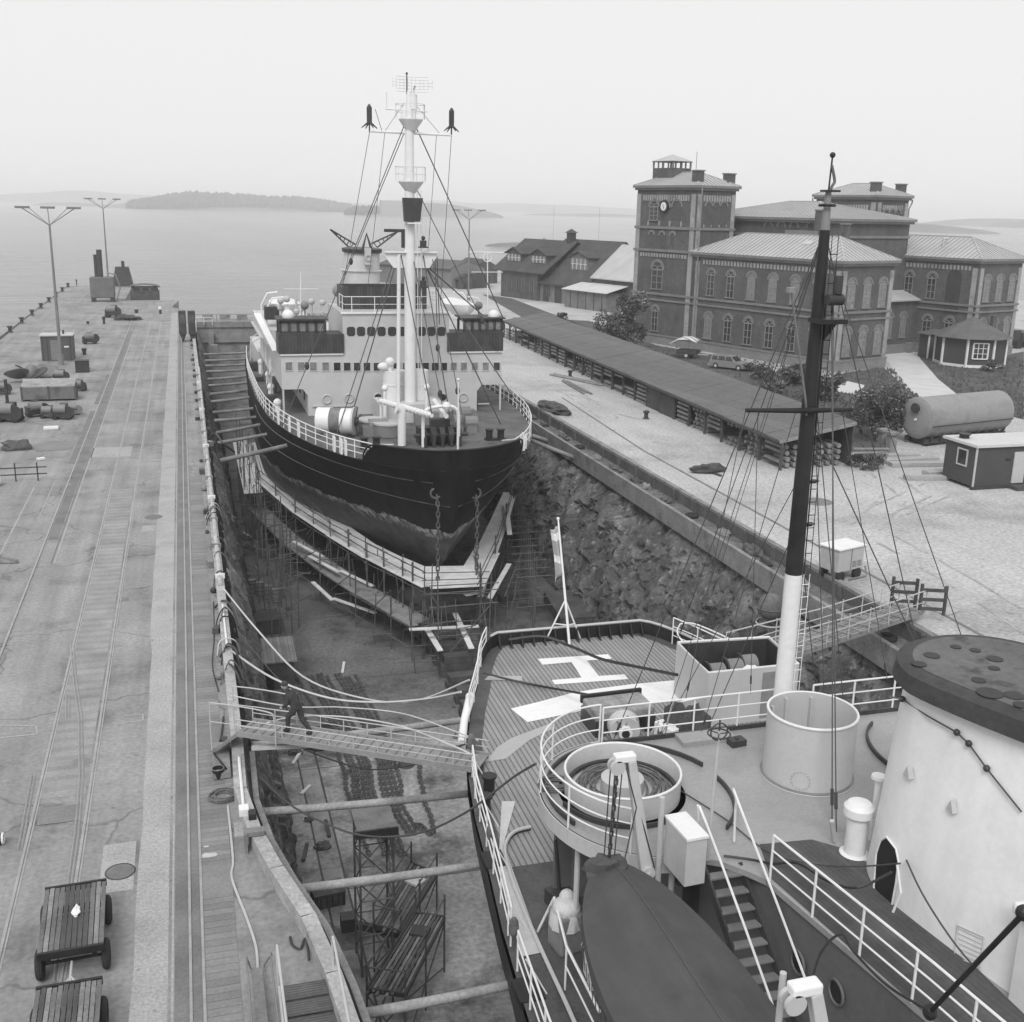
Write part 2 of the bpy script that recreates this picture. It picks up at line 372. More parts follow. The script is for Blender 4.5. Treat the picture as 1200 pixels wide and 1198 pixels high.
# ---------------- dock basin
FLOOR = mat('dock_floor_concrete', .28, .75, .3, .35, 5, .28, dirt=.68, dsc=.30, bump=.012, bsc=15, streak=(.5,.12,1,.15), spots=1.2, ydark=(54,63,16,.45))  # floor colour also turns darker with growing y
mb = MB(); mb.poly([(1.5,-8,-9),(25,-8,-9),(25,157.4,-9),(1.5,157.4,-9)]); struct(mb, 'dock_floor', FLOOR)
mb = MB()
for x in (3.9, 4.75, 22.0): mb.box((x-.04, 0, -9.02), (x+.04, 150, -8.992))
for k in range(9): mb.box((3.9, 8+k*9.7, -9.02), (22, 8.04+k*9.7, -8.993))
struct(mb, 'floor_channel', mat('wet_channel', .05, .5, .3, 1, 10, .2))
rnd = random.Random(5)
pass
sheet('floor_patch', mat('pale_floor_patch', .25, .85, .2, .6, 8, .15, dirt=.4, dsc=.8), [(3.95, 35.0, 4.7, 38.6), (3.95, 39.6, 4.7, 47), (4.0, 30, 4.7, 33.5)], -8.994)
ROCK = None
def rock_mat():
    m, t, b = _nodes('blasted_rock'); P = pos(t)
    f1 = ramp(t, nnode(t, .5, 5, P), .3, .7, .62, 1.4); f2 = ramp(t, nnode(t, 3.2, 5, P, .7), .3, .7, .7, 1.32)
    vo = t.nodes.new('ShaderNodeTexVoronoi'); vo.inputs['Scale'].default_value = .9; t.links.new(P, vo.inputs['Vector'])
    s = t.nodes.new('ShaderNodeSeparateColor'); t.links.new(vo.outputs['Color'], s.inputs[0])
    f3 = ramp(t, s.outputs[0], 0, 1, .72, 1.28)
    sp = ramp(t, nnode(t, 2.0, 6, P, .7), .58, .68, 1, 2.4)
    f = mth(t, 'MULTIPLY', mth(t, 'MULTIPLY', f1, f2), mth(t, 'MULTIPLY', f3, sp))
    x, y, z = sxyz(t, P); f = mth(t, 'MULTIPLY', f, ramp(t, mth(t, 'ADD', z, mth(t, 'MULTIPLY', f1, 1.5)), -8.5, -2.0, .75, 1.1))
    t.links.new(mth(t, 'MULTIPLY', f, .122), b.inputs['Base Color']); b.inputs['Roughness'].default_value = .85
    bn = t.nodes.new('ShaderNodeBump'); bn.inputs['Strength'].default_value = 1; bn.inputs['Distance'].default_value = .22
    t.links.new(nnode(t, 3.5, 5, P, .7), bn.inputs['Height']); t.links.new(bn.outputs[0], b.inputs['Normal'])
    return m
RM = rock_mat()
def rock(name, xt, xb, zt, y0, y1, side, res, amp=1.05, topf=None):
    mb = MB(); ny = int((y1-y0)/res); nz = int(abs(zt+9)/res)
    def fn(u, v):
        y = y0+(y1-y0)*u; z = zt+(-9.05-zt)*v
        base = (topf(y) if topf else xt); x = base+(xb-base)*v**.8
        q = Vector((y*.62, z*.62, side*7.3)); q += Vector((noise.noise(q*1.3), noise.noise(q*1.3+Vector((9,9,9))), 0))*.7
        d, p = noise.voronoi(q); h = noise.noise(p[0]*5.1)*1.0; tl = (q-p[0]).x*noise.noise(p[0]*3.7+Vector((4,4,4)))*1.6+(q-p[0]).y*noise.noise(p[0]*2.9)*1.6
        q2 = q*2.7; d2, p2 = noise.voronoi(q2); h2 = noise.noise(p2[0]*4.3)
        cr = min(1, (d[1]-d[0])*6)
        dis = (h*.5+tl*.45+h2*.34+noise.noise(q*.35)*.5)*amp*(min(1, v*9)*.95+.05) - (1-cr)*.22*amp
        dis *= 1 if v < .93 else max(0, (1-v)/.07)
        return (x - side*dis, y+noise.noise(q*3)*.06, z+noise.noise(q*3+Vector((5,5,5)))*.06)
    mb.grid(fn, ny, nz); o = mb.build(name, RM); o['kind'] = 'structure'; return o
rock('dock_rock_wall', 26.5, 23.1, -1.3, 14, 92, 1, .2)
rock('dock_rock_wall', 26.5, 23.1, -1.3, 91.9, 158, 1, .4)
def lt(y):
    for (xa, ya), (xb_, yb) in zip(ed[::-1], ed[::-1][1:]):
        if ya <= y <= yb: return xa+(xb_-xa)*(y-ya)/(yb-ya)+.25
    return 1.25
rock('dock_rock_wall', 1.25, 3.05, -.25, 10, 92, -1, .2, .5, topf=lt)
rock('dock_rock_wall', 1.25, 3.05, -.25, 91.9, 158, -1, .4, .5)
EDGE = mat('curb_concrete', .22, .9, .22, .8, 9, .2, dirt=.4, dsc=.7)
DIRTY = mat('ledge_debris', .13, .95, .35, 1.5, 6, .3, bump=.04, bsc=7)
mb = MB(); mb.use(EDGE).box((25.98,8,-1.45), (26.22,158,-.36)); mb.use(DIRTY).box((26.22,8,-1.2), (27.45,158,-.62)); mb.use(EDGE).box((27.45,8,-.02), (27.75,66,.14))
mb.box((27.42,66,-.02),(27.8,158,.16)); struct(mb, 'dock_edge_ledge')
mb = MB(); mb.poly([(27.443,8,-.62),(27.443,158,-.62),(27.443,158,.0),(27.443,8,0)])
for k in range(46): mb.box((27.28, 20+k*3, -.62), (27.44, 20.18+k*3, .05))
struct(mb, 'ledge_retaining_wall', mat('retaining_boards', .10, .9, .3, .8, 9, .2))
# left coping: a beam that carries the pipe, curving at the near end
cp = [(.8,158),(.8,31.5),(.75,28.6),(1.0,26.4),(1.4,24.5),(1.95,22.4),(2.25,20.3),(2.4,18.6)]
mb = MB()
for a, b in zip(cp, cp[1:]): mb.beam((a[0],a[1],.2), (b[0],b[1]-.02,.2), .34, .42)
struct(mb, 'dock_coping', mat('coping_beam', .36, .9, .2, 1.2, 10, .2, dirt=.35, dsc=1.5))
mb = MB()
for a, b in zip(cp[1:], cp[2:]): mb.beam((a[0]+.42,a[1],-.25), (b[0]+.42,b[1],-.25), .16, .5)
struct(mb, 'coping_fender', EDGE)
# ================================================================ islands and far shore
def island(name, pts_px, zh, thick, m, tree=None, seed=1, far=None):
    """low land whose shore line was sighted; its hill is a real mound"""
    pass
LAND = mat('far_rock', .16, .95, .3, .01, .1, .2)
def mound(name, a, b, depth, h, seed, m=LAND, n=60, rough=.5):
    a, b = V3(a), V3(b); d = (b-a); L = d.length; d.normalize(); nrm = Vector((-d.y, d.x, 0))
    if nrm.y < 0: nrm = -nrm
    mb = MB()
    def fn(u, v):
        env = max(0, math.sin(math.pi*u))**.5*max(0, math.sin(math.pi*v))**.7
        hh = h*env*(1-rough+rough*(1+1.6*noise.noise(Vector((u*L/260+seed, v*2, seed)))))
        wv = math.sin(math.pi*u)**.35
        p = a+d*(L*u)+nrm*(depth*(v-.5)*wv+depth*.5)
        return (p.x, p.y, SEA-.3+hh)
    mb.grid(fn, n, 10); o = mb.build(name, m, smooth=True); o['kind'] = 'structure'; return o
TREEF = mat('forest_foliage', .05, .95, .3, .03, .4, .3)
def forest(name, a, b, depth, h0, n, seed, label, th=11, size=None, land_h=4):
    rnd = random.Random(seed); a, b = V3(a), V3(b); d = (b-a); L = d.length; d.normalize(); nrm = Vector((-d.y, d.x, 0))
    if nrm.y < 0: nrm = -nrm
    mb = MB()
    for i in range(n):
        u = rnd.random(); v = rnd.random(); env = math.sin(math.pi*u)**.5
        p = a+d*(L*(.02+.96*u))+nrm*(depth*(.12+.76*v)*math.sin(math.pi*(.1+.8*u)))
        z0 = SEA+land_h*env*(math.sin(math.pi*(.12+.76*v))**.7)-1
        hh = th*rnd.uniform(.55, 1.25)*(.6+.5*env)*(1+.5*noise.noise(Vector((u*L/150+seed, 0, 0)))); r = hh*rnd.uniform(.28, .5)
        k = 6; vs = [(p.x, p.y, z0+hh)]
        for zz, rr in ((.75, .55), (.4, 1), (0.0, .7)):
            for j in range(k):
                q = 2*math.pi*j/k+i; r2 = r*rr*rnd.uniform(.75, 1.2); vs.append((p.x+r2*math.cos(q), p.y+r2*math.sin(q), z0+hh*(zz+rnd.uniform(-.06, .06))))
        fs = [(0, 1+j, 1+(j+1) % k) for j in range(k)]
        for l in (0, 1): fs += [(1+l*k+j, 1+(l+1)*k+j, 1+(l+1)*k+(j+1) % k, 1+l*k+(j+1) % k) for j in range(k)]
        mb.add(vs, fs)
    return tag(mb.build(name, TREEF), label, 'forest', kind='stuff')
def SP(px, Y): # sea point in the direction of a column
    d = ray(px, 300); return Vector((d.x/d.y*Y, Y, SEA))
mound('island_land', SP(163,2600), SP(432,2900), 300, 14, 1); forest('island_forest', SP(165,2604), SP(430,2904), 280, 14, 1700, 4, 'dense dark wood covering the long low island left of the tall mast', th=21, land_h=15)
mound('island_land', SP(28,3200), SP(128,3100), 140, 12, 3, rough=.8)
mound('island_land', SP(410,2100), SP(585,2000), 160, 13, 5, rough=.9); forest('island_forest', SP(405,2104), SP(470,2100), 90, 5, 200, 6, 'thin wood on the rocky point behind the tall mast', th=13)
mound('island_land', SP(560,545), SP(655,520), 16, 2.2, 7, rough=.9)
mound('island_land', SP(600,3000), SP(760,2800), 200, 7, 13, rough=.9)
mound('far_shore', SP(-60,5200), SP(190,4700), 500, 46, 8, rough=.3); mound('far_shore', SP(330,5200), SP(800,4600), 500, 38, 9, rough=.3)
mound('far_shore', SP(1030,1500), SP(1215,1150), 160, 9, 10, rough=.35); mound('far_shore', SP(1040,2400), SP(1300,1800), 200, 17, 11, rough=.4)
# lighthouse-like cairn on the skerry, a tall block on the point
b_ = SP(640,536); solo(MB().cyl((b_.x,b_.y+4,SEA), (b_.x,b_.y+4,SEA+4.4), .9, 10, .6), 'sea_mark', MIDG, 'small round sea mark standing on the low skerry', 'sea mark')
p = SP(461,2080); solo(MB().box((p.x-20,p.y,SEA), (p.x+20,p.y+30,SEA+27)), 'tower_block', mat('far_concrete', .3, .9, .1, .1, 1, .1), 'hazy square building far off on the point behind the mast', 'building')
# ================================================================ haze
def haze():
    m = bpy.data.materials.new('haze_air'); m.use_nodes = True; t = m.node_tree; t.nodes.clear()
    v = t.nodes.new('ShaderNodeVolumePrincipled'); o = t.nodes.new('ShaderNodeOutputMaterial')
    v.inputs['Color'].default_value = (1, 1, 1, 1); v.inputs['Density'].default_value = HAZE_D; v.inputs['Anisotropy'].default_value = 0
    t.links.new(v.outputs[0], o.inputs['Volume'])
    mb = MB().box((-25000,-300,-10.5), (33000,33000,62)); ob = mb.build('haze', m); ob['kind'] = 'stuff'
HAZE_D = .00036
haze()
# ================================================================ dock gate at the sea end
g = thing('dock_gate', 'long flat concrete dock gate closing the sea end behind the ship', 'dock gate', (14, 157, 0))
mb = MB(); mb.box((.6,157,-.4), (28,160.5,.35)); mb.box((.6,157.2,-9), (28,160.2,-.4)); mb.box((1.2,156.85,-2.4),(27.8,157.0,-2.05)); mb.build('gate_body', EDGE, g)
for k in range(11): MB().box((2.2+k*2.3, 159.9, .35), (3.6+k*2.3, 160.4, 1.0)).build('parapet_block', EDGE, g)
mb = MB(); mb.box((.9,156.9,1.0),(27.9,160.5,1.1)); mb.v = [(x, y, z+.0) for x, y, z in mb.v]
railing(MB(), [(1,157.1,.35),(27,157.1,.35)], 1, 2, 3, .04).build('gate_railing', MIDG, g)
MB().box((2.8,156.0,-9),(3.5,156.9,-1)).build('gate_ladder_column', EDGE, g)
# ================================================================ SHIP 1: icebreaker in the dock, bow towards us
C1 = 14.2
def lerp_tab(tab, x):
    if x <= tab[0][0]: return tab[0][1:]
    for a, b in zip(tab, tab[1:]):
        if x <= b[0]:
            t = (x-a[0])/(b[0]-a[0]); return tuple(p+(q-p)*t for p, q in zip(a[1:], b[1:]))
    return tab[-1][1:]
# z: stem Y, max half breadth, entry length, power, exponent
HT = [(-7.7,69.5,3.2,26,1.8,1.15),(-7.4,68.2,5.2,27,1.8,1.15),(-6.6,65.8,7.4,28,1.8,1.15),(-5,63.0,8.8,27,1.8,1.1),(-2.5,60.6,9.2,25,1.8,1.0),(0,59.9,9.3,25,2.0,.74),(1.7,59.5,9.4,26,2.2,.53),(2.9,59.2,9.5,26,2.2,.49)]
def hb1(Y, z):
    ys, B, L, p, e = lerp_tab(HT, z); t = max(0, min(1, (Y-ys)/L)); h = B*(1-(1-t)**p)**e
    if Y > 96: h *= max(0, 1-((Y-96)/(42+z*.3))**2)**.5 if (Y-96) < 42+z*.3 else 0
    return h
HULLM = None
def hull_mat():
    m, t, b = _nodes('hull_paint'); P = pos(t); x, y, z = sxyz(t, P)
    wob = ramp(t, nnode(t, .5, 4, vmul(t, P, (1, 1, 2))), .3, .7, -.30, .30); q = mth(t, 'ADD', z, wob)
    blk = ramp(t, nnode(t, 1.2, 4, vmul(t, P, (1, 1, .3))), .3, .7, .006, .016)
    red = ramp(t, nnode(t, .9, 5, vmul(t, P, (1, 1, 1.5))), .3, .7, .045, .105)
    below = ramp(t, q, -2.35, -2.25, 1, 0)
    stripe = mth(t, 'MULTIPLY', ramp(t, q, -3.0, -2.5, 0, 1), below)
    sc = ramp(t, nnode(t, 3, 5, vmul(t, P, (1, 1, .6))), .42, .6, 0, 1)
    f = mth(t, 'ADD', mth(t, 'MULTIPLY', blk, mth(t, 'SUBTRACT', 1, below)), mth(t, 'MULTIPLY', red, below))
    f = mth(t, 'ADD', f, mth(t, 'MULTIPLY', mth(t, 'MULTIPLY', stripe, sc), .36))
    t.links.new(f, b.inputs['Base Color']); b.inputs['Roughness'].default_value = .6; b.inputs['Specular IOR Level'].default_value = .15
    bn = t.nodes.new('ShaderNodeBump'); bn.inputs['Distance'].default_value = .05; t.links.new(nnode(t, .8, 3, P), bn.inputs['Height']); t.links.new(bn.outputs[0], b.inputs['Normal'])
    return m
HULLM = hull_mat()
S1 = thing('icebreaker', 'big black hulled icebreaker with pale bridge front and tall white mast, bow towards us', 'ship', (C1, 60, -7.7))
def knuckle(Y):  # top edge of the shell: bulwark right forward, open deck edge abaft it
    return 2.9 if Y < 61.9 else (1.7+1.2*max(0, 1-(Y-61.9)/1.1)**.6 if Y < 63.0 else 1.7)
mb = MB()
zs = [-7.7,-7.55,-7.4,-7,-6.6,-6,-5.3,-4.6,-3.8,-3,-2.2,-1.4,-.6,.2,.9,1.35,1.7]
ys_t = [0,.008,.02,.045,.08,.12,.17,.23,.3,.38,.47,.57,.68,.8,.92,1]
for side in (-1, 1):
    def fn(u, v):
        z = zs[int(round(u*(len(zs)-1)))]; st = lerp_tab(HT, z)[0]; k = v*45
        Y = st+(ys_t[int(round(k))]*26 if k <= 15 else 26+(138+z*.3-st-26)*(k-15)/30)
        return (C1+side*hb1(Y, z), Y, z)
    mb.grid(fn, len(zs)-1, 45)
    Ys = [59.5,59.6,59.8,60.1,60.4,60.8,61.2,61.6,61.9,62.1,62.3,62.5,62.7,62.9,63.05]
    for a, b in zip(Ys, Ys[1:]):
        if a == 59.5: p0, p1 = (C1, 59.5, 1.7), (C1, 59.2, 2.9)
        else: p0, p1 = (C1+side*hb1(a, 1.7), a, 1.7), (C1+side*(hb1(a-.28*(knuckle(a)-1.7)/1.2, knuckle(a))), a-.28*(knuckle(a)-1.7)/1.2, knuckle(a))
        q0, q1 = (C1+side*hb1(b, 1.7), b, 1.7), (C1+side*(hb1(b-.28*(knuckle(b)-1.7)/1.2, knuckle(b))), b-.28*(knuckle(b)-1.7)/1.2, knuckle(b))
        mb.poly([p0, q0, q1, p1])
mb.poly([(C1-3,69.5,-7.7),(C1+3,69.5,-7.7),(C1+3,130,-7.7),(C1-3,130,-7.7)])
hull = mb.build('hull', HULLM, S1, smooth=True)
# top rail of the bulwark and weld seams
for side in (-1, 1):
    pts = [(C1+side*hb1(y-.28, 2.9), y-.28, 2.92) for y in (59.48,59.6,59.8,60.1,60.4,60.8,61.2,61.6,61.9)]
    pts += [(C1+side*hb1(y, knuckle(y)), y, knuckle(y)+.02) for y in (62.2,62.5,62.8,63.05,63.4)]
    MB().tube(pts, .06, 6).build('bulwark_cap', BLACK, S1)
    for z in (.85,-.6):
        MB().tube([(C1+side*(hb1(y, z)+.02), y, z) for y in [60.2+k*1.2 for k in range(24)]], .035, 4).build('hull_seam', mat('worn_seam', .07, .5, .2, 2, 9, .2), hull)
deck = mb = MB(); L = [(C1-hb1(y, 1.7), y, 1.66) for y in [59.6,60,60.6,61.5,63,65,68,72,78,86,96,110,118,126,132,137]]; Rr = [(2*C1-x, y, z) for x, y, z in L]
for a, b, c, d in zip(L, L[1:], Rr[1:], Rr): mb.poly([a, d, c, b])
mb.build('deck', mat('deck_paint', .12, .8, .25, .7, 9, .2, dirt=.35, dsc=.8), S1)
# rails
def edge1(side, ys, inset=.12): return [(C1+side*(hb1(y, 1.7)-inset), y, 1.7) for y in ys]
railing(MB(), edge1(-1, [62.6,63.4,64.5,66,68,70,73,76,80,85,90,96,102,110]), 1.05, 3, 1.5, .035).build('railing', WHITE, S1)
railing(MB(), edge1(1, [62.5,63.4,64.5,66,68,70,73,76,80,85,90,96]), 1.05, 3, 1.5, .035).build('railing', WHITE, S1)
for side in (-1, 1):
    p = Vector((C1+side*hb1(62.4, 1.7), 62.4, 2.75)); MB().beam(p, p+Vector((side*-1.9*.1, -.4, .0))+Vector((-side*.9, -.3, .1)), .06, .06).build('rail_end', WHITE, S1)
# white fairlead plates standing in the rail
for side, ys in ((-1, (64.6, 65.0, 65.7, 70.5, 72.3, 75.0)), (1, (64.0, 64.5))):
    for y in ys:
        c = Vector((C1+side*(hb1(y, 1.7)-.1), y, 2.15)); MB().bc(c, (.12, .32, .9)).bc(c+Vector((0,.5,0)), (.12,.14,.9)).build('rail_plate', WHITE, S1)
# deck gear forward
def bitts(px, py, parent=S1, z=1.7, name='mooring_bitts', r=.22, h=.6):
    c = G(px, py, z); mb = MB(); mb.box((c.x-.65, c.y-.25, z), (c.x+.65, c.y+.25, z+.1))
    for s in (-.38, .38): mb.cyl((c.x+s, c.y, z+.1), (c.x+s, c.y, z+h), r, 12); mb.cyl((c.x+s, c.y, z+h), (c.x+s, c.y, z+h+.07), r*1.3, 12)
    return mb.build(name, BLACK, parent, smooth=True)
bitts(434, 525); bitts(580, 515)
c = G(471, 522, 1.7)
MB().tube([c, c+Vector((0,0,1.9)), c+Vector((-.05,0,2.25)), c+Vector((-.3,0,2.35))], [.26,.26,.28,.36], 12).build('cowl_vent', WHITE, S1, smooth=True)
c = G(439, 505, 1.7)   # two round hatches with chequered lids
for k, (px, py) in enumerate(((437, 506), (455, 510))):
    c = G(px, py, 1.7); MB().use(MIDG).cyl(c, c+Vector((0,0,.75)), .95, 20).use(PALE).cyl(c+Vector((0,0,.75)), c+Vector((0,0,.86)), 1.0, 20).build('round_hatch', None, S1, smooth=True)
# windlass
wc = G(517, 518, 1.9); mb = MB(); rnd = random.Random(8)
for s in (-1.1, -.55, 0, .55, 1.1): mb.cyl((wc.x+s-.16, wc.y, 2.35), (wc.x+s+.16, wc.y, 2.35), .5 if abs(s) < 1 else .34, 16); mb.box((wc.x+s-.09, wc.y-.5, 1.66), (wc.x+s+.09, wc.y+.5, 2.3))
mb.cyl((wc.x-1.7, wc.y, 2.35), (wc.x+1.7, wc.y, 2.35), .13, 8); mb.box((wc.x-1.3, wc.y+.5, 1.66), (wc.x+1.2, wc.y+1.5, 2.7)); mb.box((wc.x-.5, wc.y+.6, 2.7), (wc.x+.7, wc.y+1.2, 3.2))
mb.build('windlass', DARK, S1, smooth=True)
# white gantry over the windlass and jackstaff
a = PY(496, 520, wc.y-.4); x0, x1 = a.x, PY(537, 520, wc.y-.4).x
MB().tube(smooth_path([(x0,wc.y-.4,1.7),(x0,wc.y-.4,3.5),(x0+.15,wc.y-.4,3.95),(x0+.6,wc.y-.4,4.15),(x1-.6,wc.y-.4,4.2),(x1-.15,wc.y-.4,4.0),(x1,wc.y-.4,3.5),(x1,wc.y-.4,1.7)], 3), .11, 8).build('windlass_gantry', WHITE, S1, smooth=True)
j = G(536.5, 528, 2.2); MB().tube([j, (j.x+.02,j.y,4.2), PY(537, 446, j.y)], [.06,.05,.035], 8).ball(PY(537, 445, j.y), .09, 6).build('jackstaff', WHITE, S1)
# derrick booms resting forward: two white spars on crutches
d0 = PY(446, 470, 71); d1 = PY(506, 487, 64.5)
mb = MB().tube([d0, d0.lerp(d1,.5), d1], [.16,.19,.13], 10)
for k in range(14): p = d0.lerp(d1, .08+k*.065); mb.tube([p, p+(d1-d0).normalized()*.12], .205, 10)
mb.build('derrick_boom', WHITE, S1, smooth=True)
d2 = PY(509, 470, 70.5); d3 = PY(523, 488, 65.5); MB().tube([d2, d3], [.17,.14], 10).build('derrick_boom', WHITE, S1, smooth=True)
for q in (d0,): MB().tube([(q.x, q.y, 1.66), q+Vector((0,0,-.1))], .07, 6).tube([q+Vector((-.3,0,.18)), q+Vector((-.12,0,-.12)), q+Vector((.12,0,-.12)), q+Vector((.3,0,.18))], .05, 6).build('boom_crutch', WHITE, S1)
q = PY(523, 476, 65.4); MB().lathe(q, [(0,-.28),(.2,-.2),(.28,0),(.2,.2),(0,.28)], 12).build('deck_lamp', WHITE, S1, smooth=True)
mb = MB(); rnd = random.Random(4)   # winch blocks round the mast foot
for k in range(9):
    mb = MB(); c = Vector((C1+rnd.uniform(-4.5, 4.6), rnd.uniform(70, 75), 1.66)); s = rnd.uniform(.4, .9)
    if k % 2: mb.box((c.x-s, c.y-.35, 1.66), (c.x+s, c.y+.35, 1.66+s))
    else: mb.cyl((c.x-s*.6, c.y, 2.3), (c.x+s*.6, c.y, 2.3), .42, 12); mb.box((c.x-s*.5, c.y-.4, 1.66), (c.x+s*.5, c.y+.4, 2.1))
    mb.build('cargo_winch', MIDG, S1)
# mast house with three ventilator drums
mb = MB(); mb.box((C1-1.9, 74, 1.66), (C1+2.5, 77.2, 3.0)); mb.build('mast_house', CREAM, S1, bevel=.05)
for px in (462, 489): 
    c = PY(px, 469, 76.2); c.z = 3.0; MB().cyl(c, (c.x,c.y,5.0), .78, 18).cyl((c.x,c.y,4.0), (c.x,c.y,4.08), .82, 18).build('vent_drum', WHITE, S1, smooth=True)
MB().ball((PY(457,437,76).x, 76, 5.6), .34, 8).ball((PY(449,443,76).x, 76, 5.3), .28, 8, sx=1.4).cyl((PY(457,437,76).x, 76, 3), (PY(457,437,76).x, 76, 5.6), .16, 8).build('vent_mushroom', WHITE, S1, smooth=True)
for px in (451, 500):
    c = PY(px, 470, 73.5); MB().cyl((c.x,73.5,1.66), (c.x,73.5,4.2), .12, 8).ball((c.x,73.5,4.2), .22, 6).build('goose_vent', WHITE, S1, smooth=True)
# ---------- superstructure: front at Y=78
F = 78.0
xl, xr = PY(330, 440, F).x, PY(588, 440, F).x
mb = MB()
def hexblk(mb, x0, x1, z0, z1, y0, y1): return mb.box((x0, y0, z0), (x1, y1, z1))
sup = MB(); hexblk(sup, 7.9, 20.05, 1.66, 3.55, F, 104); hexblk(sup, xl, xr, 3.55, 5.95, F, 100); hexblk(sup, xl+.02, xl+.14, 1.66, 3.55, F+.02, F+.14); hexblk(sup, xr-.14, xr-.02, 1.66, 3.55, F+.02, F+.14)
hexblk(sup, 10.4, 17.95, 5.95, 8.75, F, 86)
for s, x in ((1, 7.9), (-1, 20.05)):   # knee brackets in the corner of the side passages
    sup.extr([(x, F+.01, 3.55), (x-s*.35, F+.01, 3.55), (x, F+.01, 3.1)], (0, .12, 0))
sp_ = sup.build('superstructure', CREAM, S1)
for z, x0, x1 in ((5.95, xl-.05, 10.4), (5.95, 17.95, xr+.05), (8.75, 10.3, 18.05)): MB().box((x0, F-.12, z-.05), (x1, F+.3, z+.06)).build('ledge', WHITE, sp_)
def win(px, py, w, h, Y, m=GLASS, par=sp_, fr=None, name='window', rnd_=False):
    c = PY(px, py, Y); mb = MB(); fr = fr or CREAM
    if rnd_:
        pts = [(c.x+sx*(w/2-.09*abs(k)), Y-.03, c.z+sz*(h/2-.09*(1-abs(k)))) for sx, sz, k in ((-1,-1,0),(1,-1,0),(1,-1,0),(1,1,0),(-1,1,0))]
        q = [(c.x-w/2+.12,c.z-h/2),(c.x+w/2-.12,c.z-h/2),(c.x+w/2,c.z-h/2+.12),(c.x+w/2,c.z+h/2-.12),(c.x+w/2-.12,c.z+h/2),(c.x-w/2+.12,c.z+h/2),(c.x-w/2,c.z+h/2-.12),(c.x-w/2,c.z-h/2+.12)]
        mb.use(m).extr([(x, Y-.03, z) for x, z in q], (0,.06,0))
    else:
        mb.use(m).box((c.x-w/2, Y-.02, c.z-h/2), (c.x+w/2, Y+.04, c.z+h/2))
        t_ = .05; mb.use(fr)
        mb.box((c.x-w/2-t_, Y-.05, c.z-h/2-t_), (c.x-w/2, Y+.04, c.z+h/2+t_)); mb.box((c.x+w/2, Y-.05, c.z-h/2-t_), (c.x+w/2+t_, Y+.04, c.z+h/2+t_))
        mb.box((c.x-w/2, Y-.05, c.z+h/2), (c.x+w/2, Y+.04, c.z+h/2+t_)); mb.box((c.x-w/2, Y-.05, c.z-h/2-t_), (c.x+w/2, Y+.04, c.z-h/2))
    return mb.build(name, None, par)
rowx = [195,243,290,338,383,422,461,499,538,577,615,652,692,728,764,799,837,877,920,962,1005]
for k, x in enumerate(rowx):
    px = 280+x/3.328; lite = (k < 4 or 15 < k < 20); win(px, 429.5-abs(k-10)*.06+.6, .44 if lite else .46, .56, F, GLASSL if lite else GLASS)
for x in (437,476,516,556,597,637,676,713,750,790):
    win(280+x/3.328, 388.5, .58, .64, F, GLASS, rnd_=True)
for px, py in ((383,468),(409,467),(443,466),(519,466),(543,466)):
    c = PY(px, py, F); MB().use(PALE).ring((c.x, F-.03, c.z), .3, .06, 16, 6, 'Y').use(GLASS if px in (443, 519) else PALE).cyl((c.x, F+.02, c.z), (c.x, F-.02, c.z), .28, 16).build('porthole', None, sp_, smooth=True)
for x0, x1, py in ((366,381,477),(390,418,477),(560,573,474)): a, b = PY(x0, py, F), PY(x1, py, F); MB().box((a.x, F-.1, a.z), (b.x, F, a.z+.08)).build('ledge', PALE, sp_)
# side walls: windows and doors of the port side alleyway
for k in range(6): MB().box((7.86, 80+k*3.2, 2.4), (7.9, 80.7+k*3.2, 3.1)).build('window', GLASS, sp_)
MB().box((5.9, 100, 1.66), (7.9, 112, 3.4)).box((5.4, 88, 5.95), (8.4, 100, 6.05)).build('boat_deck_house', CREAM, sp_)
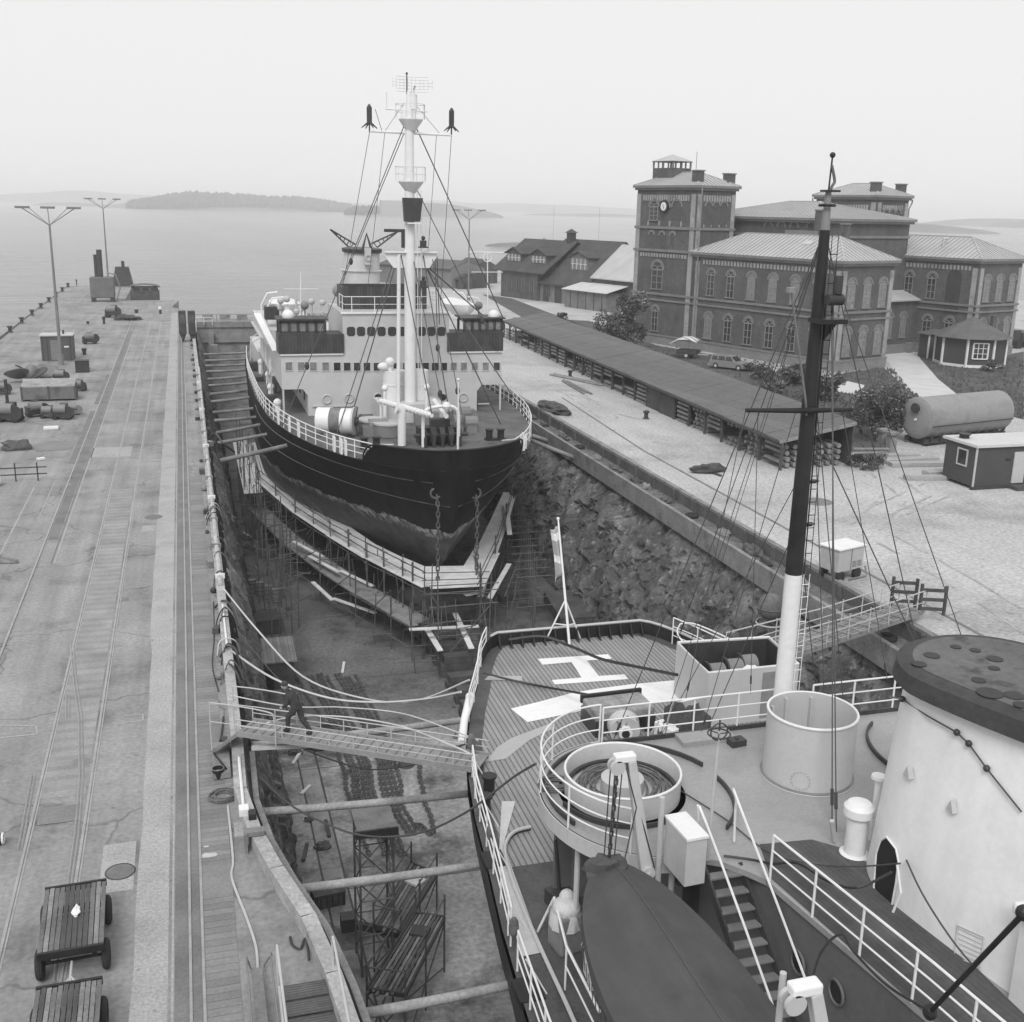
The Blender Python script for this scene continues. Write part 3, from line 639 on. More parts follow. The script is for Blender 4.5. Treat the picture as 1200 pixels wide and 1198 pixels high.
# wooden bridge wings with glazed cabs
TEAK = mat('varnished_boards', .055, .55, .2, 1.5, 9, .15, stripe=(0, .22, .12, .6, .18))
for s, (a0, a1, c0, c1, wins) in ((-1, (327, 403.5, 327, 381.5, (335.5, 347.5, 359.5, 373))), (1, (524.5, 589.5, 543.5, 589, (552, 562.5, 573, 582.5)))):
    A, B = PY(a0, 417, F-.15).x, PY(a1, 417, F-.15).x; c0x, c1x = PY(c0, 380, F).x, PY(c1, 380, F).x
    wg = MB().box((A, F-.15, 6.02), (B, F+2.2, 7.35)).build('bridge_wing', TEAK, S1)
    mb = MB().box((c0x+.02, F-.1, 7.35), (c1x, F-.02, 7.55)); mb.box((c0x+.02, F-.1, 8.1), (c1x, F+2.0, 8.3))
    mb.box((c0x-.15, F-.3, 8.3), (c1x+.15, F+2.3, 8.4))
    n = 5
    for k in range(n+1): x = c0x+.06+(c1x-c0x-.12)*k/n; mb.box((x-.1, F-.1, 7.5), (x+.1, F, 8.15)); mb.box((x-.08, F+1.9, 7.35), (x+.08, F+2.0, 8.15))
    mb.box((c0x+.02,F,7.35),(c0x+.1,F+.3,8.15)); mb.box((c0x+.02,F+1.7,7.35),(c0x+.1,F+2,8.15)); mb.box((c1x-.1,F,7.35),(c1x-.02,F+.3,8.15))
    mb.build('wing_cab', TEAK, wg)
    MB().box((c0x+.1, F-.04, 7.52), (c1x-.1, F-.01, 8.12)).build('cab_glass', GLASSL, wg)
    # lamp globe and stand on the wing
    gx = PY(337.5 if s < 0 else 578.5, 370, F+.6)
    MB().ball((gx.x, F+.6, gx.z), .42, 9).cyl((gx.x, F+.6, 8.4), (gx.x, F+.6, gx.z-.3), .08, 6).build('searchlight', WHITE, S1, smooth=True)
    gx2 = PY(357 if s < 0 else 561, 358, F+1.4); MB().ball((gx2.x, F+1.4, gx2.z), .3, 7).cyl((gx2.x, F+1.4, 8.4), gx2, .06, 6).build('signal_lamp', MIDG, S1, smooth=True)
# dark windscreen box on top of the bridge with a rail before it
a, b = PY(402, 365, 81), PY(500, 365, 81)
mb = MB(); mb.box((a.x, 81, 8.75), (b.x, 81.15, 10.35)); mb.box((a.x, 81.15, 8.75), (a.x+.15, 84, 10.35)); mb.box((b.x-.15, 81.15, 8.75), (b.x, 84, 10.35)); mb.box((a.x, 84, 8.75), (b.x, 84.15, 10.35))
mb.build('wheelhouse_screen', TEAK, S1)
mb = MB()
for k in range(4): mb.box((a.x+.4+k*1.5, 81.02, 10.35), (a.x+1.7+k*1.5, 81.13, 10.42))
mb.build('screen_top', BLACK, S1)
railing(MB(), [(10.6,81,8.8),(10.6,F+.3,8.8),(17.8,F+.3,8.8),(17.8,84,8.8)], 1.05, 2, 1.6, .03).build('railing', WHITE, S1)
# port side upper works: stair, boats, bins
for (px0, py0, px1, py1, Y, d, z0, m, nm) in ((311,375,328,360,86,1.2,0,DARK,'stowage_bin'),):
    p, q = PY(px0, py0, Y), PY(px1, py1, Y); MB().box((p.x, Y, p.z), (q.x, Y+d*1.2, q.z)).build(nm, m, S1)
MB().box((5.6, 84, 5.95), (9.8, 100, 7.0)).build('boat_deck', CREAM, S1)
def small_boat(x, y, z, L, wd, m, rz=0):
    mb = MB(); 
    def fn(u, v):
        t = 2*u-1; w_ = wd/2*(1-abs(t)**2.4)**.6; a = math.pi*v; return (w_*math.cos(a)*(1 if v not in (0, 1) else 1), L/2*t, -math.sin(a)*wd*.42*(1-.3*abs(t)**3)+.12*t*t)
    mb.grid(fn, 14, 8); mb.grid(lambda u, v: (wd/2*(1-abs(2*u-1)**2.4)**.6*(2*v-1), L/2*(2*u-1), .12*(2*u-1)**2+.28*(1-abs(2*v-1)**1.5)*(1-abs(2*u-1)**4)), 14, 6)
    mb.xform(Matrix.Translation((x, y, z)) @ Matrix.Rotation(rz, 4, 'Z')); return mb
tag(small_boat(7.4, 89, 8.6, 7.0, 2.3, WHITE).build('lifeboat', WHITE, None, smooth=True), 'white covered lifeboat on the port boat deck behind the bridge wing of the icebreaker', 'lifeboat', 'lifeboats of the icebreaker')
tag(small_boat(21.2, 89, 8.5, 7.0, 2.3, WHITE).build('lifeboat', WHITE, None, smooth=True), 'white covered lifeboat on the right side of the icebreaker, behind the right bridge wing', 'lifeboat', 'lifeboats of the icebreaker')
for y in (86.5, 91.5):
    for x, s in ((5.9, 1), (22.6, -1)): MB().tube([(x,y,5.9),(x-.1*s,y,8.2),(x+.4*s,y,9.1),(x+1.2*s,y,9.2)], .07, 6).build('davit', WHITE, S1, smooth=True)
railing(MB(), [(5.7,84,5.95),(5.7,100,5.95)], 1.05, 3, 1.5, .035).build('railing', WHITE, S1)
MB().beam((6.0,80.5,5.9),(5.0,84,8.2),.5,.08).build('side_ladder', WHITE, S1)
mb = MB(); rnd = random.Random(12)
for k in range(9):
    mb = MB(); x = rnd.uniform(6.6, 10); y = rnd.uniform(81, 86); mb.cyl((x,y,7.0), (x,y,rnd.uniform(8, 9.6)), .1, 6); mb.ball((x,y,rnd.uniform(8.4, 9.4)), .25, 5)
    mb.build('bridge_instrument', PALE, S1)
for px, y0_, y1_, Y in ((352.5, 385, 319, 81), (571.3, 372, 296, 82)):
    a, b = PY(px, y0_, Y), PY(px, y1_, Y); mb = MB().tube([(a.x,Y,8.3),(b.x,Y,b.z)], [.06,.03], 6); z = b.z-(b.z-a.z)*.3; mb.tube([(b.x-1.2,Y,z),(b.x+1.2,Y,z)], .03, 5)
    if Y == 82: mb.tube([(b.x-1.4,Y,b.z),(b.x+1.2,Y,b.z)], .05, 5); mb.ring((b.x,Y,b.z-.35), .32, .04, 14, 5, 'Y')
    mb.build('aerial_pole', WHITE, S1)
rnd = random.Random(41)
for k in range(16):
    y = 80+k*2.1; x = C1-hb1(y, 1.7)+rnd.uniform(.6, 1.6); h_ = rnd.uniform(.4, 1.3); mb = MB()
    if k % 3 == 0: mb.cyl((x,y,1.66), (x,y,1.66+h_), .22, 10).ball((x,y,1.7+h_), .3, 6)
    elif k % 3 == 1: mb.box((x-.3,y-.5,1.66), (x+.4,y+.5,1.66+h_*.7))
    else: mb.tube([(x-.2,y,1.66),(x-.1,y,2.6+h_),(x+.9,y,3.2+h_)], .06, 6)
    mb.build('side_deck_fitting', [WHITE,DARK,PALE][k % 3], S1)
for k in range(3): railing(MB(), [(5.75+k*.1,84+k*5,3.75),(6.2,88+k*5,3.75)], 1.0, 2, 1.2, .03).build('railing', WHITE, S1)
MB().box((5.9,84,3.6),(7.9,100,3.72)).build('side_gallery', PALE, S1)
# funnel
FY = 92; f0, f1, t0, t1 = PY(405, 350, FY), PY(447, 350, FY), PY(405, 291, FY), PY(448, 291, FY)
def funnel_sec(x0, x1, z, yc, ly): return [((x0+x1)/2+(x1-x0)/2*math.copysign(abs(math.cos(q))**.7, math.cos(q)), yc+ly*math.copysign(abs(math.sin(q))**.8, math.sin(q)), z) for q in [2*math.pi*k/28 for k in range(28)]]
def loft(mb, secs, cap=True):
    n = len(secs[0]); vs = [p for s in secs for p in s]; fs = [(i*n+j, i*n+(j+1) % n, (i+1)*n+(j+1) % n, (i+1)*n+j) for i in range(len(secs)-1) for j in range(n)]
    if cap: fs += [tuple(range(n-1, -1, -1)), tuple(range((len(secs)-1)*n, len(secs)*n))]
    return mb.add(vs, fs)
fn_ = loft(MB(), [funnel_sec(f0.x, f1.x, 6, 93.2, 2.2), funnel_sec(f0.x, f1.x, f0.z, 93.2, 2.2), funnel_sec(f0.x, f1.x, 10.7, 93.2, 2.2), funnel_sec(f0.x-.15, f1.x+.2, 10.85, 93.2, 2.35), funnel_sec(f0.x, f1.x, 10.9, 93.2, 2.2), funnel_sec(t0.x+.1, t1.x-.1, t0.z-.3, 93.2, 2.1)]).build('funnel', CREAM, S1, smooth=True)
loft(MB(), [funnel_sec(t0.x-.05, t1.x+.05, t0.z-.35, 93.2, 2.3), funnel_sec(t0.x-.1, t1.x+.1, t0.z-.05, 93.2, 2.35), funnel_sec(t0.x+.25, t1.x-.25, t0.z, 93.2, 2.1)]).build('funnel_cap', DARK, fn_, smooth=True)
a = PY(424, 291, 91); pk = PY(429.5, 274, 91.5)
MB().tube([(PY(425,291,91.2).x,91.2,t0.z), pk, (PY(435,291,91.2).x,91.2,t0.z)], .12, 6).build('funnel_tripod', DARK, S1)
MB().box((PY(427.5,300,90.6).x, 90.4, 11.4), (PY(434.5,300,90.6).x, 90.95, 12.7)).ring((PY(431.5,299.5,90.4).x, 90.36, 11.95), .22, .07, 12, 5, 'Y').build('whistle_box', PALE, S1)
for p, q in (((410,291),(387,269)),((442,290),(467,271))):
    a, b = PY(*p, 96), PY(*q, 96); mb = MB(); o2 = Vector((0,0,.0)); w_ = Vector((.0,0,.55))
    mb.tube([a, b], .07, 5).tube([a+Vector((.5 if q[0] < 420 else -.5,0,.3)), b], .07, 5)
    for k in range(5): mb.tube([a.lerp(b, k/6), (a+Vector((.5 if q[0] < 420 else -.5,0,.3))).lerp(b, (k+.5)/6)], .04, 4)
    mb.build('crane_jib', DARK, S1)
# dark ball hoisted left of the funnel
q = PY(397, 341, 88); solo(MB().ball(q, .5, 7), 'signal_ball', MIDG, 'grey ball shape hoisted left of the pale funnel', 'signal ball', smooth=True)
# ---------- mast
MY = 75.0; mx_, mxz = 14.55, 3.0
mast = MB().tube([(mx_,MY,3),(mx_,MY,13),(mx_,MY,17.5),(mx_,MY,21.6),(mx_,MY,23.1)], [.40,.37,.32,.27,.15], 16).build('mast', WHITE, S1, smooth=True)
MB().tube([(mx_-.85,MY-.1,3),(mx_-.75,MY-.1,12.9)], .13, 10).build('mast_leg', WHITE, mast, smooth=True)
xa, xb = PY(450,299,MY).x, PY(512,299,MY).x
MB().extr([(xa,MY-.12,13.0),(xb,MY-.12,13.0),(xb,MY-.12,12.8),(mx_+1.3,MY-.12,12.0),(mx_-1.1,MY-.12,12.0),(xa,MY-.12,12.8)], (0,.24,0)).box((xa,MY-.3,12.98),(xb,MY+.3,13.06)).build('crosstree', WHITE, mast)
MB().extr([(mx_-.45,MY-.75,15.0),(mx_+.55,MY-.75,15.0),(mx_+.75,MY-.75,16.5),(mx_-.55,MY-.75,16.5)], (0,.5,0)).build('mast_light_box', DARK, mast)
MB().box((mx_-.3,MY-.9,14.86),(mx_+.6,MY-.2,14.95)).build('box_shelf', WHITE, mast)
MB().box((mx_-1.7,MY-.1,14.3),(mx_-.2,MY+.1,14.5)).box((mx_-.55,MY-.12,13.3),(mx_-.35,MY+.12,14.3)).build('mast_bracket', DARK, mast)
for z, r_ in ((17.55, .85), (21.4, .8)):
    MB().lathe((mx_+.1,MY,z), [(.3,-.75),(r_,-.05),(r_,0),(.3,0)], 14).build('mast_platform', WHITE, mast)
    mb = MB(); n_ = 10; pts = [(mx_+.05+(r_+.15)*math.cos(q), MY+(r_+.15)*math.sin(q), z) for q in [2*math.pi*k/n_ for k in range(n_+1)]]
    railing(mb, pts, .9, 2, .9, .025).build('platform_railing', WHITE, mast)
ya, yb = PY(433,153,MY), PY(529,160,MY)
MB().tube([(ya.x,MY,20.55),(mx_,MY,20.55),(yb.x,MY,20.5)], [.06,.1,.06], 8).build('yard', WHITE, mast)
MB().tube([(PY(452,127,MY).x,MY,21.95),(PY(501,133,MY).x,MY,21.9)], .05, 6).cyl((PY(453,127,MY).x,MY,21.95),(PY(453,110,MY).x,MY,23.0),.04,6).build('yard', WHITE, mast)
for e in (ya, yb):
    mb = MB().tube([(e.x,MY,20.5),(e.x,MY,21.0)], .05, 6).tube([(e.x,MY,21.0),(e.x,MY,22.0),(e.x,MY,22.2)], [.17,.17,.05], 10)
    for q in range(4): d = Vector((math.cos(q*1.571+.3), math.sin(q*1.571+.3), 0)); mb.tube([(e.x,MY,21.15), Vector((e.x,MY,20.75))+d*.55], [.08,.03], 6)
    mb.build('yard_aerial', DARK, mast)
mb = MB().tube([(mx_+.25,MY,22.0),(mx_+.25,MY,22.9)], .28, 10)
rc = Vector((mx_+.25, MY-.2, 23.2)); mb.tube([(rc.x,MY,22.8),(rc.x,MY,23.2)], .1, 8)
for k in range(6):
    z = -.45+k*.18; mb.tube([rc+Vector((x, .45*(1-(x/1.6)**2)+.2, z+.35*(1-abs(x)/1.6)*0+.35)) for x in [-1.3+.26*i for i in range(11)] if abs(x) < 1.45-abs(z)*.6], .02, 4)
for i in range(11): x = -1.3+.26*i; mb.tube([rc+Vector((x, .45*(1-(x/1.6)**2)+.2, z2+.35)) for z2 in (-.45+abs(x)*.15, .45-abs(x)*.15)], .02, 4)
mb.tube([rc, rc+Vector((0,-.6,.2))], .06, 5); mb.build('radar_scanner', WHITE, mast)
MB().tube([(mx_-.15,MY,22.9),(mx_-.15,MY,24.1)], .04, 6).ball((mx_-.15,MY,24.15), .08, 5).build('mast_truck', DARK, mast)
for z in (13.4, 10.8): MB().cyl((mx_+.85,MY-.3,z),(mx_+.85,MY-.3,z+.4),.22,10).ball((mx_+.85,MY-.3,z+.55),.15,6).cyl((mx_+.85,MY-.3,z-.08),(mx_+.85,MY-.3,z),.34,10).build('mast_lantern', DARK, mast, smooth=True)
MB().tube([(mx_+.5,MY-.35,3.2),(mx_+.45,MY-.3,17)], .025, 4).tube([(mx_+.75,MY-.35,3.2),(mx_+.7,MY-.3,17)], .025, 4).build('mast_ladder', WHITE, mast)
# stays and halyards
for a, b, r_, m in [((mx_,MY,21.3),(PY(397,341,88)),.03,WIRE),((mx_-.2,MY,21.3),G(331,500,1.9),.03,WIRE),((mx_+.3,MY,21.2),(xr,F-.2,8.3),.04,WIRE),((mx_+.3,MY,17.4),(xr-.4,F-.3,6),.03,WIRE),
    ((mx_-1.0,MY,12.1),(9.4,70,1.8),.045,DARK),((mx_-1.2,MY,12.1),(8.6,69,1.8),.035,DARK),((mx_+1.1,MY,12.1),(20.2,72,1.8),.045,DARK),((mx_+1.3,MY,12.0),(xr-1.6,F-.3,8.6),.045,DARK),((mx_+1.1,MY,12.1),(21.6,68,1.9),.04,DARK),
    ((mx_+.9,MY,12.9),(mx_+.6,65.4,3.6),.04,WIRE),((mx_-.6,MY,12.9),(d1.x,d1.y,d1.z+.1),.04,WIRE),((mx_+1.5,MY,12.8),(mx_+2.6,70,2.2),.03,WIRE),((xb,MY,12.8),(xb+.3,MY+.5,8.2),.035,WIRE),((ya.x,MY,20.5),(10.6,81,8.9),.02,WIRE),((yb.x,MY,20.5),(18.2,82,8.9),.02,WIRE),
    ((mx_-1.6,MY,20.5),(12.4,80,9.6),.018,WIRE),((mx_+1.8,MY,20.5),(16.6,80,9.6),.018,WIRE),((mx_+.3,MY,22.4),(yb.x-.8,MY,20.6),.015,WIRE),((mx_-.3,MY,22.4),(ya.x+1,MY,20.6),.015,WIRE),((mx_-2.2,MY,21.9),(ya.x+.8,MY,20.6),.02,WIRE),((mx_+.2,MY,12.8),(mx_+.9,67.5,2.4),.03,WIRE),((mx_+1.7,MY,12.8),(mx_+2.2,76,5),.03,WIRE)]:
    MB().tube([a, b], r_, 5).build('stay', m, mast)
    if r_ in (.03,): p = V3(a).lerp(V3(b), .8); MB().ball(p, .16, 5, sz=1.7).build('stay_block', DARK, mast)
# cable reel resting on deck
p = G(395, 510, 1.7); rl = thing('cable_reel', 'large pale drum of rope lying on its side on the foredeck by the rail', 'cable reel', p)
ax = Vector((.93, -.36, 0)); c0 = p+Vector((-1.15,.4,.95)); mb = MB().use(WHITE).tube([c0, c0+ax*.85], .82, 24).use(LOG).tube([c0+ax*.85, c0+ax*1.55], .78, 24).use(WHITE).tube([c0+ax*1.55, c0+ax*2.3], .82, 24)
mb.build('drum', None, rl, smooth=True); e = c0+ax*2.3
MB().tube([e, e+ax*.12], .92, 24).build('flange', PALE, rl, smooth=True); MB().tube([e+ax*.12, e+ax*.3], .3, 14).build('hub', DARK, rl, smooth=True)
mb = MB()
for k in range(10): q = k*.628; mb.tube([e+ax*.14+Vector((-.36*math.cos(q)*-.3,-.93*math.cos(q)*.32,math.sin(q)*.32)), e+ax*.14+Vector((-.36*math.cos(q)*-1.0,-.93*math.cos(q)*1.0,math.sin(q)*1.0))], .035, 4)
mb.build('flange_spoke', DARK, rl); MB().box((p.x-.9, p.y-.3, 1.66), (p.x+1.1, p.y+.5, 1.95)).build('cradle', MIDG, rl)
# anchor chains hanging from the hawse pipes
def chain_mb(pts, pitch=.3, r=.045, w_=.2):
    ps = resample(pts, pitch); mb = MB()
    for i, (a, b) in enumerate(zip(ps, ps[1:])):
        d = (b-a).normalized(); n1 = d.orthogonal().normalized(); n2 = d.cross(n1); s = (n1+n2).normalized() if i % 2 else (n1-n2).normalized()
        c = (a+b)/2; L = pitch*.72; pts_ = [c+d*(L*math.cos(q))+s*(w_*.5*math.sin(q)) for q in [2*math.pi*k/6 for k in range(6)]]
        mb.tube(pts_, r, 4, closed=True)
    return mb
for (px, py, pb, name) in ((511, 578, (506, 790), 0), (557, 578, (560, 690), 1)):
    s = -1 if name == 0 else 1; z = -.55; x = 1.0; Y = 61.6
    # where the sight line meets the shell
    best = None
    for k in range(400):
        Yk = 59+k*.02; q = PY(px, py, Yk); dd = abs(abs(q.x-C1)-hb1(Yk, q.z))
        if best is None or dd < best[0]: best = (dd, q)
    q = best[1]; hw = MB(); d = Vector((s*.8, -.6, 0))
    hw.ring(q+d*.02, .30, .07, 16, 6, 'Y'); hw.build('hawse_pipe', mat('worn_rim', .11, .6, .2, 3, 9, .2), S1, smooth=True)
    en = Vector((q.x-.05, q.y-.7, -8.9 if name == 0 else -6.2))
    chain_mb([q+Vector((0,-.2,-.1)), q+Vector((0,-.55,-.7)), en], .32, .042, .2).build('anchor_chain', RUST, S1)
mk = mat('draught_paint', .25, .7, .2, 3, 9, .2)
# ================================================================ DOCK: shores, staging, chains, gangways
rnd = random.Random(21)
def shore(a, b, r, label, grp):
    a, b = V3(a), V3(b); mb = MB(); n = 6
    mb.tube([a.lerp(b, i/n)+Vector((0,0,-.03*math.sin(math.pi*i/n))) for i in range(n+1)], [r*(1-.12*i/n) for i in range(n+1)], 10)
    return solo(mb, 'timber_shore', mat('pale_log', .30, .85, .3, 1.0, 12, .2) if 'near ship' in grp else LOG, label, 'shore', grp, smooth=True)
Lp = [(74.4,6.6,.5),(80.2,6.0,.1),(83.9,5.6,.1),(88.9,5.5,-.3),(92.5,5.4,-.2),(97.7,5.4,-.2),(101.7,5.4,-.2),(106.7,5.4,-.3),(110.7,5.4,-.3),(115.9,5.6,-.4),(120.1,5.8,-.4),(124.2,6.2,-.4),(129.5,6.7,-.4)]
for k, (y, x, z) in enumerate(Lp):
    lab = ['nearest and longest round timber shore propping the icebreaker from the left dock wall','second round shore from the bow, propping the black hull from the left wall'][k] if k < 2 else 'round timber shore in the close row between left dock wall and icebreaker hull'
    shore((1.7,y,-.5), (x,y+rnd.uniform(-.2,.5),z), .135 if k else .16, lab, 'shores left of the icebreaker')
for k, (y, x, z) in enumerate([(74.5,23.1,.1),(80.5,23.4,-.2),(85.3,23.5,-.6),(90.2,23.5,-.9),(95.2,23.5,-1),(99.5,23.5,-1.1)]):
    shore((26.3,y-1.2,-1.15), (x,y,z), .16, 'lowest and nearest shore on the right of the icebreaker, reaching the rock wall' if k == 0 else 'round timber shore between the right rock wall and the icebreaker hull', 'shores right of the icebreaker')
for (p, q, z, lab) in (((305,952),(535,932),-1,'long round shore above the chains, first one beyond the tall lattice tower'),((340,1043),(552,1015),-1,'long round shore crossing over the metal box on the dock floor'),((405,1192),(590,1155),-1,'nearest round shore, reaching the near ship at the bottom of the picture'),((293,874),(534,845),-1,'round shore running beneath the left gangway')):
    shore(G(*p,z), G(*q,z)+Vector((.35,0,0)), .125, lab, 'shores left of the near ship')
# ---- staging round the bow
SG = thing('staging', 'bright planked staging on steel scaffold tubes wrapped round the icebreaker bow', 'scaffold', (12,60,-9))
outer = [(292,520),(302.5,564),(346,602),(388,630),(430,655),(472,677),(497,690)]
inner = [(304,520),(318,552),(362,588),(398,612),(433,637),(470,655),(496,666)]
ZP = -5.0
def plank_bay(a0, a1, b0, b1, z, n=5, name='plank_deck', m=WOODP, par=SG, jit=.25):
    mb = MB()
    for k in range(n):
        t = (k+.5)/n; p, q = a0.lerp(b0, t), a1.lerp(b1, t); d = (q-p).normalized(); w_ = (b0-a0).length/n*.9
        p = p-d*rnd.uniform(0, jit); q = q+d*rnd.uniform(0, jit); p.z = q.z = z+rnd.uniform(0, .05); mb.beam(p, q, w_, .05)
    return mb.build(name, m, par)
O_ = [G(*p, ZP) for p in outer]; I_ = [G(*p, ZP) for p in inner]
for k in range(len(O_)-1): plank_bay(O_[k], O_[k+1], I_[k], I_[k+1], ZP+.03*(k % 2))
q = [G(*p, ZP) for p in ((505,692),(563,689),(556,665),(494,666))]
plank_bay(q[0], q[1], q[3], q[2], ZP+.08, 9)
Ro = [G(*p, ZP) for p in ((563,689),(581,650),(594,612),(601,585))]; Ri = [G(*p, ZP) for p in ((545,668),(562,640),(580,603),(592,578))]
for k in range(3): plank_bay(Ro[k], Ro[k+1], Ri[k], Ri[k+1], ZP+.03*(k % 2), 4)
def pole(a, b, par, r=.035, name='scaffold_tube', m=SCAF): return MB().tube([a, b], r, 5).build(name, m, par)
def frame(p, q, par, zb=-9, zt=-3.9, name='scaffold_frame'):
    """one lift of tubes between two plan points"""
    mb = MB(); p, q = V3(p), V3(q)
    for s in (p, q): mb.tube([(s.x,s.y,zb),(s.x+rnd.uniform(-.08,.08),s.y+rnd.uniform(-.08,.08),zt+rnd.uniform(-.2,.5))], .035, 5)
    d = (q-p)*.18
    for z in (-8.2,-7.0,-5.25,-4.45,-4.0):
        if z < zt: mb.tube([(p.x-d.x,p.y-d.y,z+rnd.uniform(-.08,.08)),(q.x+d.x,q.y+d.y,z+rnd.uniform(-.08,.08))], .032, 5)
    if rnd.random() < .6: mb.tube([(p.x,p.y,-8.8),(q.x,q.y,-5.4)], .032, 5)
    return mb.build(name, SCAF, par)
for k in range(len(O_)-1):
    n = 2
    for j in range(n): 
        a = O_[k].lerp(O_[k+1], j/n); b = O_[k].lerp(O_[k+1], (j+1)/n); frame(a, b, SG); c = I_[k].lerp(I_[k+1], j/n); mb = MB()
        for z in (-7.6,-5.15): mb.tube([(a.x,a.y,z),(a.x*1.5-c.x*.5,a.y*1.5-c.y*.5,z)], .03, 5).tube([(a.x,a.y,z),(c.x,c.y,z)], .03, 5)
        mb.build('transom_tube', SCAF, SG)
pole(O_[2]+Vector((0,0,.5)), O_[4]+Vector((0,0,.55)), SG); pole(O_[4]+Vector((0,0,1.0)), O_[6]+Vector((0,0,1.0)), SG); pole(O_[0]+Vector((0,0,1)), O_[3]+Vector((0,0,1)), SG)
for a, b in ((q[0],q[1]),(q[1],q[2]),(Ro[0],Ro[1]),(Ro[1],Ro[2]),(Ro[2],Ro[3]),(q[0]+Vector((0,-2,0)),q[1]+Vector((0,-2,0)))): frame(a, b, SG)
E0, E1 = q[0]+Vector((0,-2,0)), q[1]+Vector((.3,-2,0))
for a, b in ((E0,q[0]),(E1,q[1]),(q[1]+Vector((1.6,0,0)),Ro[1]+Vector((1.6,0,0)))): frame(a, b, SG, zt=-5)
# lower dark lift and its loose boards
for k in range(1, len(O_)-1):
    a0, a1 = O_[k]+Vector((-.9,-1.0,0)), O_[k+1]+Vector((-.9,-1.0,0)); b0, b1 = O_[k]+Vector((.2,.3,0)), O_[k+1]+Vector((.2,.3,0))
    plank_bay(a0, a1, b0, b1, -6.9, 3, 'lower_deck', WOODG, SG)
    frame(a0, a1, SG, zt=-5.8)
def cr(x, y): return (230+x/2.605, 400+y/2.605)
for (a, b, z) in [((295,610),(385,658),-6.2),((345,655),(435,705),-6.4),((440,700),(540,748),-6.7),((355,735),(415,790),-7.6),((418,785),(548,830),-7.9),((500,750),(620,808),-7.3)]:
    solo(MB().beam(G(*cr(*a), z), G(*cr(*b), z), .26, .06), 'loose_plank', WOODP, 'pale plank lying on the tubes under the left side of the bow staging', 'plank', 'loose planks on the left staging')
for (a, b, z, lab) in [((650,880),(862,870),-6.9,'broad pale plank laid level across the front of the staging'),((705,880),(745,945),-7.2,'short pale plank leaning left below the level one'),((790,830),(840,938),-7.2,'short pale plank leaning right below the level one'),((868,780),(895,675),-6.2,'pale plank sloping up at the right corner of the staging'),((895,785),(955,680),-6.0,'outermost pale plank sloping up right of the staging'),((820,775),(870,765),-5.6,'short pale board under the right corner of the bow platform'),((945,490),(957,590),-4.6,'narrow pale board hanging right of the bow staging')]:
    solo(MB().beam(G(*cr(*a), z), G(*cr(*b), z), .32, .06), 'loose_plank', WOODP, lab, 'plank', 'loose planks at the front of the staging')
# thicket of tubes along the port side
FQ = thing('scaffold', 'thicket of thin scaffold tubes between left dock wall and black hull', 'scaffold', (4,90,-9))
for k in range(46):
    y = 62+k*.95; x = 3.5+rnd.uniform(0, 1.1)*(1 if y > 78 else 2.0); mb = MB().tube([(x,y,-9),(x+rnd.uniform(-.1,.1),y,rnd.uniform(-4.5,-2.2))], .035, 5)
    for z in (-7.3,-5.4): mb.tube([(x,y,z+rnd.uniform(-.2,.2)),(x+rnd.uniform(.6,1.6),y+rnd.uniform(-.6,2),z)], .03, 5)
    if k % 2: mb.tube([(x,y,-5.6),(x+.2,y+2.2,-5.5)], .03, 5)
    mb.build('scaffold_tube', SCAF, FQ)
plank_bay(Vector((3.5,84,0)), Vector((3.5,104,0)), Vector((4.9,84,0)), Vector((4.9,104,0)), -5.2, 4, 'plank_deck', WOODP, FQ)
# more standards under and beside the bow, some with tilted braces
for k in range(26):
    u = rnd.random(); a = O_[1].lerp(O_[-1], u) if k % 3 else q[0].lerp(q[1], u)+Vector((0,-1.0,0)); x, y = a.x+rnd.uniform(-2.2,.6), a.y+rnd.uniform(-1.6,1.2); zt = rnd.uniform(-6.6,-4.6)
    mb = MB().tube([(x,y,-9),(x+rnd.uniform(-.5,.5),y+rnd.uniform(-.3,.3),zt)], .032, 5); z = rnd.uniform(-8.4,-6); mb.tube([(x-1.0,y,z),(x+1.1,y+rnd.uniform(-.5,.5),z+rnd.uniform(-.1,.1))], .03, 5)
    mb.build('scaffold_tube', SCAF, SG)
for k in range(12):
    y = 60+k*1.5; x = 19.2+k*.33; mb = MB().tube([(x,y,-9),(x,y,-3.9)], .035, 5).tube([(x-1.2,y,-5.1),(x+1.0,y,-5.1)], .03, 5).tube([(x-1.2,y,-7),(x+1.2,y+.1,-7)], .03, 5).tube([(x,y,-8.6),(x+.33,y+1.5,-5.2)], .03, 5); mb.build('scaffold_tube', SCAF, SG)
# keel blocks
for k in range(7):
    y = 50.5+k*1.75; x = C1-.9+rnd.uniform(-.1,.1); mb = MB()
    for j in range(2+(k > 2)): mb.bc((x+rnd.uniform(-.05,.05), y, -8.8+j*.4), (1.9-.2*j, .7, .38), rnd.uniform(-.06,.06))
    solo(mb, 'keel_block', WOODD, 'stack of dark square timbers in the row leading to the icebreaker bow', 'keel block', 'keel blocks before the bow')
